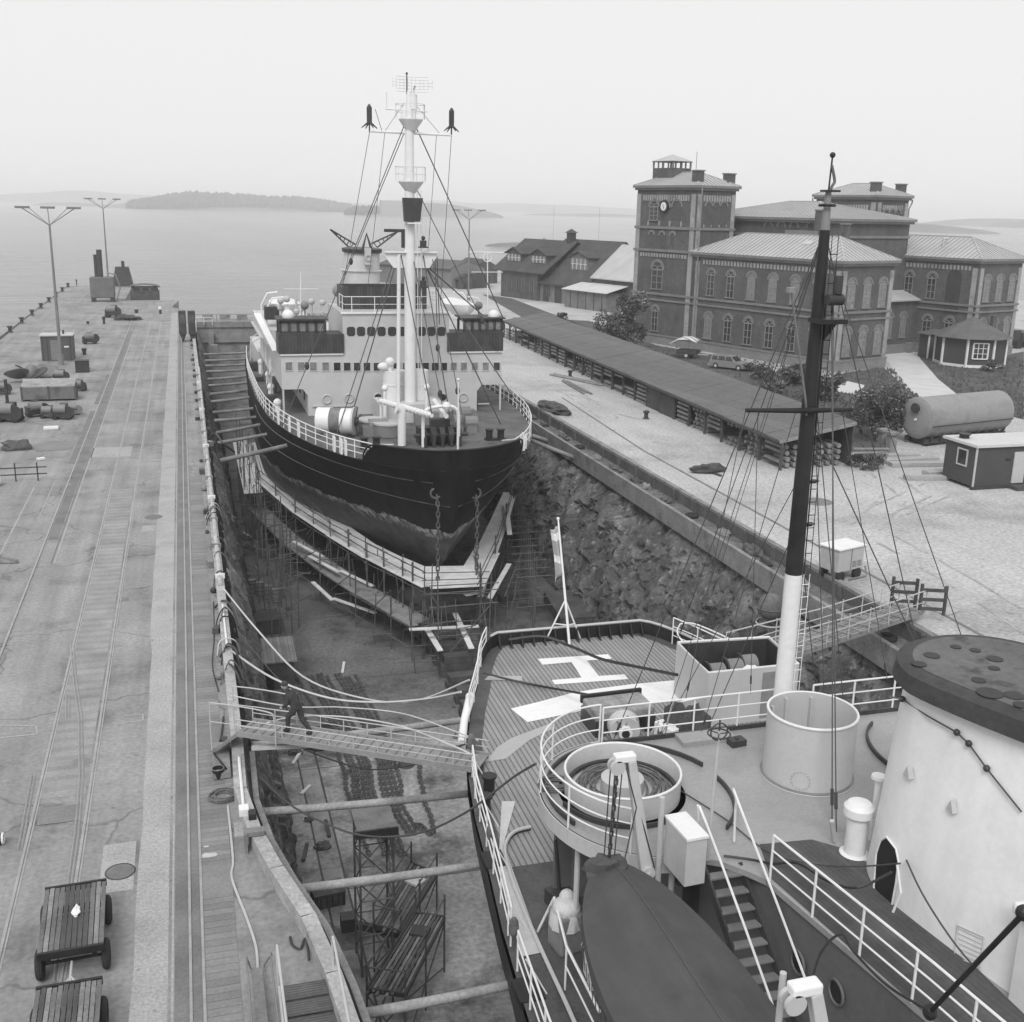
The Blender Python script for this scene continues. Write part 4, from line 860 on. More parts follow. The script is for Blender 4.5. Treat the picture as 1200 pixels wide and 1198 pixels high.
# ---- lattice towers and tilted platforms beside the near ship
def lattice(x0, y0, x1, y1, zt, name, lab, lifts=4):
    t = thing(name, lab, 'scaffold', (x0,y0,-9)); mb = MB(); cs = [(x0,y0),(x1,y0),(x1,y1),(x0,y1)]
    for c in cs: MB().tube([(c[0],c[1],-9),(c[0],c[1],zt)], .04, 5).build('standard', SCAF, t)
    for l in range(lifts+1):
        z = -8.7+(zt+8.7)*l/lifts
        for a, b in zip(cs, cs[1:]+cs[:1]): mb.tube([(a[0],a[1],z),(b[0],b[1],z)], .028, 4)
        if l < lifts:
            z2 = z+(zt+8.7)/lifts
            for a, b in zip(cs, cs[1:]+cs[:1]): mb.tube([(a[0],a[1],z),(b[0],b[1],z2)], .024, 4)
    mb.build('bracing', SCAF, t); return t
T1 = lattice(4.5,32.0,5.6,33.3,-3.55,'scaffold_tower','tall thin lattice tower with a small board top standing by the chains')
MB().box((4.4,31.9,-3.55),(5.7,33.4,-3.42)).build('tower_top', WOODG, T1); MB().box((4.35,31.85,-3.7),(5.75,31.95,-3.45)).build('toe_board', DARK, T1)
def tilted(pts, z, name, lab, legs=True):
    P_ = [G(*p, z) for p in pts]; t = thing(name, lab, 'work platform', (P_[0].x,P_[0].y,-9)); n = 8
    for k in range(n):
        a = P_[0].lerp(P_[1], (k+.5)/n); b = P_[3].lerp(P_[2], (k+.5)/n); w_ = (P_[1]-P_[0]).length/n*.68; a.z += rnd.uniform(0,.05); b.z += rnd.uniform(0,.05); e_ = (b-a).normalized()*rnd.uniform(-.05,.22)
        MB().beam(a-e_, b+e_, w_, .06).build('board', [WOODG, mat('dark_board', .085, .85, .3, 1.5, 14, .2), mat('grey_board', .15, .85, .3, 1.5, 14, .2)][(k*5+int(pts[0][0])) % 3], t)
    mb = MB()
    for s in (-.12, .5, 1.1): a, b = P_[0].lerp(P_[3], min(max(s,0.02),.98)), P_[1].lerp(P_[2], min(max(s,.02),.98)); mb.tube([a+Vector((0,0,-.08)), b+Vector((0,0,-.08))], .04, 5)
    for a in P_+[P_[0].lerp(P_[3],.5), P_[1].lerp(P_[2],.5)]: mb.tube([(a.x,a.y,-9),(a.x,a.y,z+.9)], .035, 5)
    for a, b in ((P_[0],P_[3]),(P_[1],P_[2]),(P_[2],P_[3])):
        mb.tube([(a.x,a.y,z+.8),(b.x,b.y,z+.8)], .028, 5); mb.tube([(a.x,a.y,-8.8),(b.x,b.y,z-.2)], .028, 5); mb.tube([(b.x,b.y,-8.8),(a.x,a.y,z-.2)], .028, 5)
    mb.build('scaffold_frame', SCAF, t)
    for a, b in ((P_[0],P_[3]),(P_[1],P_[2]),(P_[3],P_[2]),(P_[0],P_[1])): MB().beam(a+Vector((0,0,.0)), b+Vector((0,0,.0)), .07, .16).build('edge_board', DARK, t)
    c = P_[0].lerp(P_[1],.5).lerp(P_[3].lerp(P_[2],.5),.25)+Vector((0,0,.09)); MB().bc(c, (.6,.5,.09), math.atan2((P_[1]-P_[0]).y,(P_[1]-P_[0]).x)).build('batten_pallet', WOODP if pts[0][0] < 485 else DARK, t)
    return t
tilted([(482,1012),(512,1025),(470,1093),(438,1085)], -7.2, 'work_platform', 'old boarded work platform on tubes, upper of two beside the near ship')
tilted([(487,1071),(521,1076),(475,1166),(430,1160)], -6.9, 'work_platform', 'old boarded work platform on tubes, lower of two beside the near ship')
mb = MB(); a = G(408,1082,-8.0); mb.beam(a, G(470,1095,-8.0), .18, .25).beam(a+Vector((0,0,-.2)), a+Vector((0,0,.3)), .5,.5); solo(mb, 'steel_beam', DARK, 'dark steel beam under the upper boarded platform', 'beam')
# ---- anchor chains laid out on the floor
GC = 'anchor chains laid out in rows on the dock floor'
tops = [(348,795),(360,792),(371,790),(383,792),(394,790),(405,793),(416,791)]; mids = [(399,890),(409,893),(420,890),(431,895),(443,893),(452,893),(464,895)]; lows = [(409,935),(418,940),(432,950),(444,955),(452,960),(464,955),(474,950)]; ends = [(432,1003),(436,985),(452,1004),(465,1000),(470,1003),(483,980),(497,976)]
chl = ['leftmost rusty anchor chain of the rows laid out on the dock floor']+['rusty anchor chain in the middle rows laid out on the dock floor']*5+['rusty anchor chain ending in a loop, rightmost of the close rows on the dock floor']
for k in range(7):
    mid0 = ((tops[k][0]*.55+mids[k][0]*.45)+3, 838)
    pts = smooth_path([G(*p, -8.93) for p in (tops[k], mid0, mids[k], lows[k], ends[k])], 5)
    pts = [p+Vector((.05*math.sin(i*1.7+k), 0, 0)) for i, p in enumerate(pts)]
    for dup_ in (0, 1):
        if dup_ and k in (0, 3, 6): continue
        tag(chain_mb([p+Vector((.19*dup_, 0, .0)) for p in pts], .24, .036, .19).build('anchor_chain', RUST), chl[k], 'chain', GC)
tag(chain_mb([p+Vector((.04*math.sin(i),0,0)) for i, p in enumerate(smooth_path([G(492,880,-8.93), G(493,915,-8.93), G(500,945,-8.93), G(510,975,-8.93)], 6))]+[G(503,978,-8.93),G(495,968,-8.93),G(487,965,-8.93),G(484,980,-8.93)], .24, .04, .2).build('anchor_chain', RUST), 'rusty anchor chain lying apart, right of the close rows, hooked at its end', 'chain', GC)
# ---- small things on the dock floor
for px, py in ((296,694),(305,697),(315,701),(324,705)):
    c = G(px, py, -9); t = thing('oil_drum', 'dark steel drum in the row of four by the left wall', 'drum', c, 0, 'drums by the left wall')
    mb = MB().cyl(c, c+Vector((0,0,.88)), .29, 16)
    mb.build('body', MIDG, t, smooth=True); mb = MB()
    for z in (.02,.3,.6,.87): mb.ring(c+Vector((0,0,z)), .295, .02, 16, 4)
    mb.build('hoop', DARK, t)
def crate(px, py, w_, d, h, label, m, rz=0, z=-9, name='crate', cat='crate', rib=True, grp=None):
    c = G(px, py, z); t = thing(name, label, cat, c, rz, grp); mb = MB().box((-w_/2,-d/2,0),(w_/2,d/2,h)); mb.build('body', m, t, local=True)
    mb = MB(); e = .04
    for x in (-w_/2, w_/2-.08):
        for y in (-d/2, d/2-.08): mb.box((x-e/2,y-e/2,-.0),(x+.08+e/2,y+.08+e/2,h+e))
    MB2 = mb.build('corner_post', DARK, t, local=True); MB().box((-w_/2-e,-d/2-e,h),(w_/2+e,d/2+e,h+.05)).build('lid', m, t, local=True)
    if rib:
        mb = MB()
        for k in range(4): mb.box((-w_/2+w_*(k+.8)/5, -d/2-.03, .05), (-w_/2+w_*(k+.8)/5+.05, -d/2, h-.05))
        mb.build('batten', DARK, t, local=True)
    return t
crate(312,738,1.5,1.9,.9,'dark steel skip on the dock floor just before the four drums', mat('skip_paint', .06, .8, .2, 1, 9, .2), .05)
crate(384,1057,1.1,.8,.55,'low dark open metal box below the second shore', mat('box_paint', .09, .8, .3, 2, 9, .2), .12)
crate(670,720,2.6,5.0,.7,'flat dark steel pontoon on the floor at the foot of the rock wall', mat('skip_paint2', .075, .8, .3, 1, 6, .2), -.1)
crate(600,700,2.2,1.5,.4,'low dark timber stack right of the staging', WOODD, .1)
h = thing('tool_hut', 'small low hut with a boarded roof on the dock floor by the left wall', 'hut', G(322,800,-9))
c = G(322,800,-9); MB().box((c.x-1.0,c.y-.9,-9),(c.x+1.0,c.y-.8,-7.5)).box((c.x-1.0,c.y-.8,-9),(c.x-.92,c.y+1.6,-7.5)).box((c.x+.92,c.y-.8,-9),(c.x+1.0,c.y+1.6,-7.5)).build('wall', WOODD, h)
MB().extr([(c.x-1.15,c.y-1.0,-7.5),(c.x-1.15,c.y-1.0,-7.42),(c.x-1.15,c.y+1.8,-7.1),(c.x-1.15,c.y+1.8,-7.18)], (2.3,0,0)).build('roof', mat('hut_roof', .19, .85, .2, 1, 9, .15, stripe=(0,.2,.12,.6,.15)), h)
MB().box((c.x-.7,c.y-.93,-9),(c.x-.1,c.y-.9,-7.9)).build('door', BLACK, h)
b = G(476,897,-9); solo(MB().cyl(b, b+Vector((0,0,1.0)), .38, 16).ring(b+Vector((0,0,.95)), .38, .035, 16, 4).ring(b+Vector((0,0,.5)), .385, .03, 16, 4), 'steel_barrel', RUST, 'single rusty barrel standing by the chains under the gangway', 'barrel', smooth=True)
solo(MB().box((4.15,36.3,-8.988),(4.5,37.5,-8.975)), 'floor_drain', BLACK, 'small black rectangular drain opening in the pale floor slab', 'drain')
mb = MB(); rnd = random.Random(2)
def lump(cx, cy, z, rx, ry, rz_, seed, n=12):
    mb = MB(); mb.ball((0,0,0), 1, n)
    vs = []
    for x, y, zz in mb.v:
        v = Vector((x,y,zz)); k = 1+.45*noise.noise(v*1.7+Vector((seed,0,0)))+.2*noise.noise(v*5+Vector((0,seed,0))); vs.append((cx+x*rx*k, cy+y*ry*k, z+max(0, zz+.35)*rz_*k))
    mb.v = vs; return mb
c = G(372,872,-9); solo(lump(c.x,c.y,-9,1.2,.7,.5,3), 'tarpaulin_heap', BLACK, 'black heap of tarpaulin on the floor under the left gangway', 'tarpaulin')
rnd = random.Random(55)
for k in range(46):
    x = 3.3+abs(rnd.gauss(0,.7)) if k % 4 else rnd.uniform(6,20); y = rnd.uniform(38,92) if k % 4 else rnd.uniform(44,58); sz = rnd.uniform(.12,.38)
    if k % 3 == 0: mb = MB().beam((x,y,-8.93),(x+rnd.uniform(-.6,.6),y+rnd.uniform(.4,1.6),-8.93),.14,.08); solo(mb, 'board_offcut', [WOODP,WOODG,WOODD][k % 9//3], 'board offcut lying loose on the dock floor', 'plank', 'board offcuts on the dock floor')
    else: solo(lump(x,y,-9,sz,sz*.8,sz*.6,k,6), 'rubble_stone', [EDGE,RUST][k % 2], 'loose lump of stone on the dock floor by the left wall', 'rubble', 'rubble lying on the dock floor')
# ---- left gangway
gp = thing('gangway', 'ribbed wooden gangway with low rails from left quay down to the near ship', 'gangway', G(290,850,1.0))
A0, A1 = G(287,852,1.05), G(566,894,1.25)
d = (A1-A0); L = d.length; d.normalize(); sdv = Vector((-d.y, d.x, 0)).normalized()
mb = MB().beam(A0, A1, .86, .05); mb.build('walkway', mat('gangway_boards', .24, .85, .15, 1.5, 12, .1), gp)
for s in (-1, 1): MB().beam(A0+sdv*.46*s+Vector((0,0,.0)), A1+sdv*.46*s, .05, .16).build('side_beam', mat('gangway_beam', .26, .6, .1), gp)
mb = MB()
for k in range(int(L/.3)): p = A0+d*(.15+.3*k); mb.beam(p-sdv*.42+Vector((0,0,.04)), p+sdv*.42+Vector((0,0,.04)), .05, .03)
mb.build('cleat', WOODG, gp)
for s in (-1, 1):
    mb = MB()
    for k in range(int(L/.75)+1): p = A0+d*(.75*k)+sdv*.46*s; mb.tube([p, p+Vector((0,0,.45))], .018, 5)
    mb.tube([A0+sdv*.46*s+Vector((0,0,.45)), A1+sdv*.46*s+Vector((0,0,.45))], .018, 5).tube([A0+sdv*.46*s+Vector((0,0,.25)), A1+sdv*.46*s+Vector((0,0,.25))], .014, 5)
    mb.build('side_rail', PALE, gp)
A2 = Vector((.35, A0.y+.5, .3)); MB().beam(A2, A0+d*.1, .95, .08).build('ramp', WOODG, gp)
for s in (-1.0, 1.0):
    b0 = A0+sdv*.62*s; pts = smooth_path([b0-d*.75+Vector((0,0,-.55)), b0-d*.75+Vector((0,0,.75)), b0-d*.55+Vector((0,0,.95)), b0+d*1.1+Vector((0,0,.92)), b0+d*1.35+Vector((0,0,.7)), b0+d*1.38+Vector((0,0,-.1))], 4)
    MB().tube(pts, .02, 6).tube([b0-d*.75+Vector((0,0,.35)), b0+d*1.36+Vector((0,0,.38))], .014, 6).build('handrail', PALE, gp)
MB().beam((.3,A0.y+.9,.12),(.3,A0.y-1.1,.12),.5,.16).build('landing_step', WOODG, gp)
MB().beam(A0+Vector((.15,-.6,-.4)), A0+Vector((2.0,-1.1,-.28)), .12, .12).build('bracket', PALE, gp)
# ---- person on the gangway: walking up towards the quay, dark clothes, leaning forward
def skin(name, verts, edges, rad, m, parent, root=0, sub=2):
    me = bpy.data.meshes.new(name); me.from_pydata(verts, edges, []); me.materials.append(m)
    o = bpy.data.objects.new(name, me); C.objects.link(o); o.parent = parent
    sk = o.modifiers.new('skin', 'SKIN'); sk.use_smooth_shade = True
    if not me.skin_vertices: raise RuntimeError('no skin layer')
    for i, v in enumerate(me.skin_vertices[0].data): v.radius = (rad[i], rad[i]) if not isinstance(rad[i], tuple) else rad[i]; v.use_root = (i == root)
    ss = o.modifiers.new('sub', 'SUBSURF'); ss.levels = sub; ss.render_levels = sub; return o
fz = A0+d*1.75; man = thing('person', 'person in dark work clothes climbing the left gangway, stooping forward with one leg raised', 'person', (fz.x,fz.y,fz.z+.05), math.atan2(-d.y,-d.x)); man.scale = (.88,.88,.88)
# local: +x walking direction (towards quay)
vs = [(0,0,.92),(.10,0,1.12),(.22,0,1.34),(.30,0,1.46),(.37,.01,1.53),
      (.02,.10,.86),(.28,.11,.62),(.30,.11,.30),(.26,.11,.16),(.42,.11,.13),
      (-.03,-.10,.86),(-.12,-.10,.48),(-.38,-.10,.17),(-.44,-.10,.06),(-.30,-.10,.03),
      (.24,.19,1.35),(.22,.26,1.10),(.42,.22,.96),(.24,-.19,1.35),(.10,-.27,1.10),(.20,-.24,.88)]
es = [(0,1),(1,2),(2,3),(3,4),(0,5),(5,6),(6,7),(7,8),(8,9),(0,10),(10,11),(11,12),(12,13),(13,14),(2,15),(15,16),(16,17),(2,18),(18,19),(19,20)]
rd = [(.19,.17),(.19,.16),(.21,.15),.07,.06,.125,.10,.075,.065,.055,.125,.10,.075,.065,.055,.095,.075,.05,.095,.075,.05]
skin('body', vs, es, rd, CLOTH, man)
hd = MB(); hd.ball((.44,.01,1.63), .105, 12, sx=1.05, sy=.82, sz=1.18); hd.ball((.545,.01,1.61), .022, 5); hd.ball((.45,.095,1.62), .025, 5).ball((.45,-.075,1.62), .025, 5)
hd.build('head', SKIN, man, smooth=True, local=True)
MB().lathe((.425,.01,1.66), [(.112,0),(.118,.04),(.10,.10),(.05,.135),(0,.14)], 14).build('hair', mat('dark_hair', .05, .8, .2, 9, 40, .2), man, smooth=True, local=True)
for y in (-.04, .04): MB().ball((.54,.01+y,1.64), .012, 5).build('eye', BLACK, man, local=True)
for (hx, hy, hz) in ((.46,.22,.93),(.23,-.235,.82)):
    mb = MB().ball((hx,hy,hz), .045, 7, sx=1.1, sy=.6, sz=1.1)
    for k in range(4): mb.tube([(hx+.02,hy-.03+.02*k,hz-.02),(hx+.05,hy-.03+.02*k,hz-.06),(hx+.04,hy-.03+.02*k,hz-.10+.008*abs(k-1.5))], .009, 5)
    mb.tube([(hx+.02,hy-.03,hz),(hx+.07,hy-.04,hz-.03)], .011, 5); mb.build('hand', SKIN, man, smooth=True, local=True)
for (a, b) in (((.24,.11,.10),(.46,.11,.09)),((-.46,-.10,.02),(-.26,-.10,.0))): MB().beam(a, b, .10, .09).build('shoe', BLACK, man, local=True, bevel=.03)
# ---- right gangway with its gates
gr = thing('gangway', 'broad timber gangway with white rope rails from the right quay to the near ship', 'gangway', (27.4,36.6,.4))
B0, B1 = Vector((28.1,37.0,.35)), Vector((17.2,31.2,1.35)); d2_ = (B1-B0); L2 = d2_.length; d2_.normalize(); s2 = Vector((-d2_.y,d2_.x,0)).normalized()
for s in (-1, 1): MB().beam(B0+s2*.5*s, B1+s2*.5*s, .08, .2).build('side_beam', mat('gangway_beam', .26, .6, .1), gr)
for k in range(5): MB().beam(B0+s2*(-.36+.18*k)+Vector((0,0,.08)), B1+s2*(-.36+.18*k)+Vector((0,0,.08)), .13, .05).build('walk_plank', WOODG, gr)
mb = MB()
for k in range(int(L2/.8)): p = B0+d2_*(.4+.8*k); mb.beam(p-s2*.62+Vector((0,0,.13)), p+s2*.62+Vector((0,0,.13)), .1, .06)
mb.build('cleat', WOODG, gr)
for s in (-1, 1):
    mb = MB(); hs = [.55+.45*abs(math.sin(k*1.1)) for k in range(9)]
    for k in range(9): p = B0+d2_*(L2*k/8)+s2*.58*s; mb.tube([p, p+Vector((0,0,1.0))], .022, 5)
    mb.tube([B0+s2*.58*s+Vector((0,0,1.0)), B0.lerp(B1,.5)+s2*.58*s+Vector((0,0,.88)), B1+s2*.58*s+Vector((0,0,1.0))], .025, 5).tube([B0+s2*.58*s+Vector((0,0,.5)), B1+s2*.58*s+Vector((0,0,.5))], .018, 5)
    mb.build('rope_rail', PALE, gr)
for s in (-1, 1):
    mb = MB(); p = B0+s2*.62*s+Vector((-.3,0,.0)); q_ = p+Vector((.5,.25,0))*1.0
    for z in (.25,.65,1.05): mb.beam(p+Vector((0,0,z)), p+Vector((.9,-.35,z+.0)), .05, .14)
    mb.beam(p, p+Vector((0,0,1.3)), .1, .1).beam(p+Vector((.9,-.35,0)), p+Vector((.9,-.35,1.25)), .1, .1); mb.build('gate_panel', WOODD, gr)
# buoy on its trestle against the rock
by = Vector((24.7,42.3,-1.15)); t = thing('mooring_buoy', 'dark round buoy on a pipe trestle before the rock wall', 'buoy', (by.x,by.y,-9))
MB().ball(by, .62, 12).ring(by, .63, .03, 24, 4).build('sphere', mat('buoy_paint', .12, .7, .3, 1.5, 9, .2), t, smooth=True); MB().ring(by+Vector((0,0,-.75)), .62, .04, 20, 5).build('ring', PALE, t)
for q in range(3): MB().tube([by+Vector((.6*math.cos(q*2.1),.6*math.sin(q*2.1),-.75)), (by.x-.9+1.1*math.cos(q*2.1),by.y+1.4*math.sin(q*2.1),-9)], .05, 6).build('leg', SCAF, t)
# ---- hoses and cables slung across
HG = 'hoses slung from the left quay to the near ship'
for pts, r_, m, lab in [
  ([(262,690,.5),(303,740,.2),(355,793,-.3),(423,818,-.3),(485,822,.2),(550,797,1.9)], .035, ROPEL, 'uppermost pale hose sagging from left quay to the near ship rail'),
  ([(270,762,.4),(320,795,.3),(385,818,.2),(445,823,.4),(500,819,1.0),(540,811,1.9)], .04, ROPEL, 'second pale hose crossing high over the chains'),
  ([(270,815,1.2),(340,828,1.0),(400,829,.9),(470,836,1.1),(530,856,1.5),(560,868,1.7)], .022, ROPEL, 'thin pale line above the gangway rail from quay to ship'),
  ([(286,856,.9),(339,841,1.2),(400,840,1.1),(469,851,1.3),(530,874,1.6),(556,886,1.5)], .028, ROPEL, 'pale cable looping low over the gangway boards'),
  ([(278,738,.3),(330,800,-.6),(410,865,-1.6),(480,885,-1.2),(520,878,.3),(553,870,1.7)], .022, WIRE, 'thin dark cable passing behind the gangway'),
  ([(290,895,.0),(330,935,-.4),(366,958,-.5),(423,979,-.5),(488,977,.1),(546,952,1.3),(600,912,2.6),(628,895,4.2)], .03, WIRE, 'long dark cable sagging below the gangway up to the round platform'),
  ([(337,870,.6),(390,891,-.4),(440,902,-.6),(507,891,.4),(545,872,1.5)], .022, WIRE, 'thin dark cable hanging just beneath the gangway')]:
    wire('slung_hose', smooth_path([G(x, y, z) for x, y, z in pts], 6), r_, m, lab, 'hose', HG)
# ================================================================ SHIP 2: the near ship, stern towards the icebreaker
C2 = 12.7
ST = [(0,2.7),(.4,3.2),(1.8,3.85),(3.6,4.4),(6.4,5.45),(10.1,6.25),(13.7,6.65),(16.7,7.05),(19.7,7.25),(28,7.4),(50,7.4)]
YE = [(-8,24.5),(-7,26.5),(-5,30.5),(-3,33),(-1,34.6),(0,35.2),(1,35.6),(1.6,35.75)]
FZ = [(-8,.42),(-7.4,.62),(-6,.78),(-4,.9),(-2,.955),(0,.99),(1,1.0),(1.6,1.0)]
def hb2(Y, z=1.0):
    s = lerp_tab(YE, z)[0]-Y
    return lerp_tab(ST, max(0, s))[0]*lerp_tab(FZ, z)[0] if s >= -.01 else 0
S2 = thing('research_ship', 'near ship with landing deck at its stern, white funnel and black and white mast', 'ship', (C2, 20, -8))
mb = MB(); zs = [-8,-7.4,-6.6,-5.6,-4.6,-3.6,-2.6,-1.6,-.8,-.1,.5,1.0]
for side in (-1, 1):
    def fn(u, v):
        z = zs[int(round(u*(len(zs)-1)))]; e = lerp_tab(YE, z)[0]; k = v*40; s = (k/20)**2*6 if k <= 20 else 6+(e+10-6)*(k-20)/20
        return (C2+side*hb2(e-s, z), e-s, z)
    mb.grid(fn, len(zs)-1, 40)
for a, b in zip(zs, zs[1:]):
    ea, eb = lerp_tab(YE, a)[0], lerp_tab(YE, b)[0]; mb.poly([(C2-hb2(ea,a),ea,a),(C2+hb2(ea,a),ea,a),(C2+hb2(eb,b),eb,b),(C2-hb2(eb,b),eb,b)])
mb.build('hull', mat('near_hull', .05, .5, .25, .6, 9, .15, dirt=.3, dsc=.8), S2, smooth=True)
TEAKD = mat('teak_deck', .27, .85, .10, .9, 14, .10, stripe=(0, .15, .30, .50, .10), dirt=.12, dsc=.7)
TEAKW = mat('dark_teak', .085, .75, .2, .8, 14, .12, stripe=(0.13, .12, .12, .7, .12), dirt=.3, dsc=.9)
STEELD = mat('side_deck_paint', .08, .7, .25, 1, 12, .15, dirt=.3, dsc=1.2)
ysd = [35.55,35.3,34.6,33.5,32.2,30.5,28.5,26.5,24.5,22.2]
mb = MB()
for a, b in zip(ysd, ysd[1:]): mb.poly([(C2-hb2(a)+.05,a,1.0),(C2-hb2(b)+.05,b,1.0),(C2+hb2(b)-.05,b,1.0),(C2+hb2(a)-.05,a,1.0)][::1])
LD = mb.build('landing_deck', TEAKD, S2)
mb = MB(); ysd2 = [22.2,20,17,14,11,7,2,-4,-10]
for a, b in zip(ysd2, ysd2[1:]): mb.poly([(C2-hb2(a)+.05,a,1.0),(C2-hb2(b)+.05,b,1.0),(C2+hb2(b)-.05,b,1.0),(C2+hb2(a)-.05,a,1.0)])
mb.build('side_deck', STEELD, S2)
# margin plates
for s in (-1, 1):
    mb = MB()
    for a, b in zip(ysd[:-1], ysd[1:]): mb.poly([(C2+s*(hb2(a)-.05),a,1.006),(C2+s*(hb2(b)-.05),b,1.006),(C2+s*(hb2(b)-.5),b,1.006),(C2+s*(hb2(a)-.5),a,1.006)])
    mb.build('margin_plate', STEELD, LD)
# the painted H and the white landing circle segments
PW = mat('deck_marking_paint', .75, .6, .05, 1.5, 12, .04, dirt=.10, dsc=1.5)
def dpoly(name, pts, z=1.012, m=PW, par=LD): mb = MB(); mb.poly([G(x, y, z) for x, y in pts]); return mb.build(name, m, par)
q = lambda x, y: (500+x/3.328, 600+y/3.328)
dpoly('letter_h', [q(433,573),q(707,555),q(722,572),q(625,580),q(672,640),q(772,633),q(787,652),q(500,673),q(488,656),q(604,646),q(565,586),q(452,596)])
dpoly('landing_mark', [q(328,767),q(393,820),q(490,800),q(600,776),q(760,760),q(985,730),q(985,655),q(800,672),q(660,690),q(560,708),q(440,740)][::-1])
dpoly('landing_mark', [q(230,975),q(275,918),q(330,882),q(490,822),q(487,848),q(400,890),q(310,962)][::-1], m=mat('grey_marking', .38, .6, .05, 1.5, 12, .04))
dpoly('landing_mark', [q(240,640),q(372,640),q(372,658),q(225,655)], m=mat('grey_marking', .38))
dpoly('side_plate', [(588,939),(604,939),(591,986),(598,1012),(609,1042),(636,1116),(612,1121),(600,1084),(584,1015)][::-1], 1.02, mat('pale_side_plate', .5, .6, .06, 1.5, 10, .05, dirt=.15, dsc=1.5), S2)
# stern bulwark with pale rail
bw_ = [(C2+hb2(y)*s-s*.06, y) for s, y in [(-1,34.0),(-1,34.9),(-1,35.3),(-1,35.55),(1,35.55),(1,35.3),(1,34.9),(1,34.0),(1,32.5),(1,30.5)]]
mb = MB()
for a, b in zip(bw_, bw_[1:]): mb.beam((a[0],a[1],1.24),(b[0],b[1],1.24),.05,.46)
mb.build('stern_bulwark', BLACK, S2); MB().tube([(x,y,1.5) for x, y in bw_[2:]], .05, 6).build('bulwark_rail', PALE, S2)
mb = MB()
for k in range(14):
    x = C2-2.7+5.4*k/13; mb = MB().extr([(x,35.5,1.0),(x,35.15,1.0),(x,35.45,1.45)], (.05,0,0)); mb.build('bulwark_stay', BLACK, S2)
def edge2(side, ys, inset=.15, z=1.0): return [(C2+side*(hb2(y, 1)-inset), y, z) for y in ys]
railing(MB(), edge2(-1, [29.9,31,32.2,33.3,34.2,34.9], .05), 1.0, 4, 1.4, .024).build('railing', WHITE, S2)
railing(MB(), edge2(1, [34.3,33.4,32.2,30.9]), 1.0, 3, 1.2, .024).build('railing', WHITE, S2)
hoop = smooth_path([Vector((C2+hb2(33.8)-.35,33.8,1.95)),Vector((C2+hb2(33.9)-.42,33.7,1.6)),Vector((C2+hb2(33)-.4,33.0,1.2)),Vector((C2+hb2(32)-.3,32.0,1.4)),Vector((C2+hb2(31)-.2,31.2,2.0)),Vector((C2+hb2(33)-.2,33.2,2.1)),Vector((C2+hb2(33.8)-.35,33.8,1.95))], 4)
MB().tube(hoop, .028, 6).build('rail_hoop', WHITE, S2)
railing(MB(), edge2(-1, [26.6,25,23,21,19.4]), .95, 3, 1.15, .024).build('railing', WHITE, S2)
railing(MB(), edge2(-1, [18.6,17.5,16,14,11]), .95, 3, 1.15, .024).build('railing', WHITE, S2)
for y in (26.2, 24.1, 22.0, 20.0, 17.9, 15.9):
    e = Vector((C2-hb2(y)+.15, y, 1.0)); MB().tube([e+Vector((0,0,.8)), e+Vector((.42,-.1,0))], .018, 5).build('rail_brace', WHITE, S2)
for y, s_ in ((27.2,.12),(19.0,.11),(22.6,.10)): e = Vector((C2-hb2(y)+.14, y, 1.75)); MB().ball(e, s_, 6, sz=2.2).build('lashed_canvas', ROPE, S2)
MB().tube([G(541,872,1.1), PY(544,845,29.6), PY(551,818,30.3)], [.13,.12,.14], 10).ball(PY(551,817,30.3), .15, 7).build('canvas_dodger', WHITE, S2, smooth=True)
# fair leads and holes in the shell plating
for y in (22.6, 18.0): MB().box((C2-hb2(y)-.02,y-.35,.86),(C2-hb2(y)+.5,y+.35,1.03)).build('fairlead', BLACK, S2)
# inner coaming and well, starting with a rounded end
cw = smooth_path([G(x, y, 1.1) for x, y in [(622,969),(604,974),(594,985),(592,1000),(600,1030),(618,1075),(640,1125),(660,1168),(690,1235)]], 4)
MB().tube(cw, .045, 6).build('coaming_rail', PALE, S2)
mb = MB()
for a, b in zip(cw, cw[1:]): mb.beam(a-Vector((0,0,.08)), b-Vector((0,0,.08)), .03, .2)
mb.build('coaming', DARK, S2)
def bitt2(c, label='mooring_bitt'):
    mb = MB().cyl(c, c+Vector((0,0,.5)), .15, 14).cyl(c+Vector((0,0,.5)), c+Vector((0,0,.56)), .2, 14); return mb.build('mooring_bitt', BLACK, S2, smooth=True)
for px, py in ((568,949),(573,925),(668,917),(680,912)): bitt2(G(px, py+6, 1.0))
# ---- deckhouse under the upper deck
UZ = 4.0
HOUSE = mat('deckhouse_grey_paint', .13, .6, .1, 1, 10, .06, dirt=.2, dsc=1)  # one dark grey for all the deckhouse walls
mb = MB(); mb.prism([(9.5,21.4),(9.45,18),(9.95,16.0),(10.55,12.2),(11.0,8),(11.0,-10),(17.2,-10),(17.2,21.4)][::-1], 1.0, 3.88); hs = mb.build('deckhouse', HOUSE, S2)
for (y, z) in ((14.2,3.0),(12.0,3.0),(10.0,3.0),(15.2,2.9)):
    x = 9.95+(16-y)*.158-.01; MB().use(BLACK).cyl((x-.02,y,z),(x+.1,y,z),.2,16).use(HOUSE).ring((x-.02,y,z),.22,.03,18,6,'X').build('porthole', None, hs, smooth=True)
MB().box((8.9,17.9,1.0),(9.0,18.8,2.9)).build('bulkhead', HOUSE, hs); MB().box((7.2,20.6,1.0),(9.4,20.7,3.8)).build('bulkhead', HOUSE, hs)
MB().box((7.6,20.55,1.1),(8.2,20.6,2.8)).box((8.5,20.55,1.4),(8.52,20.62,2.6)).build('steel_door', MIDG, hs)
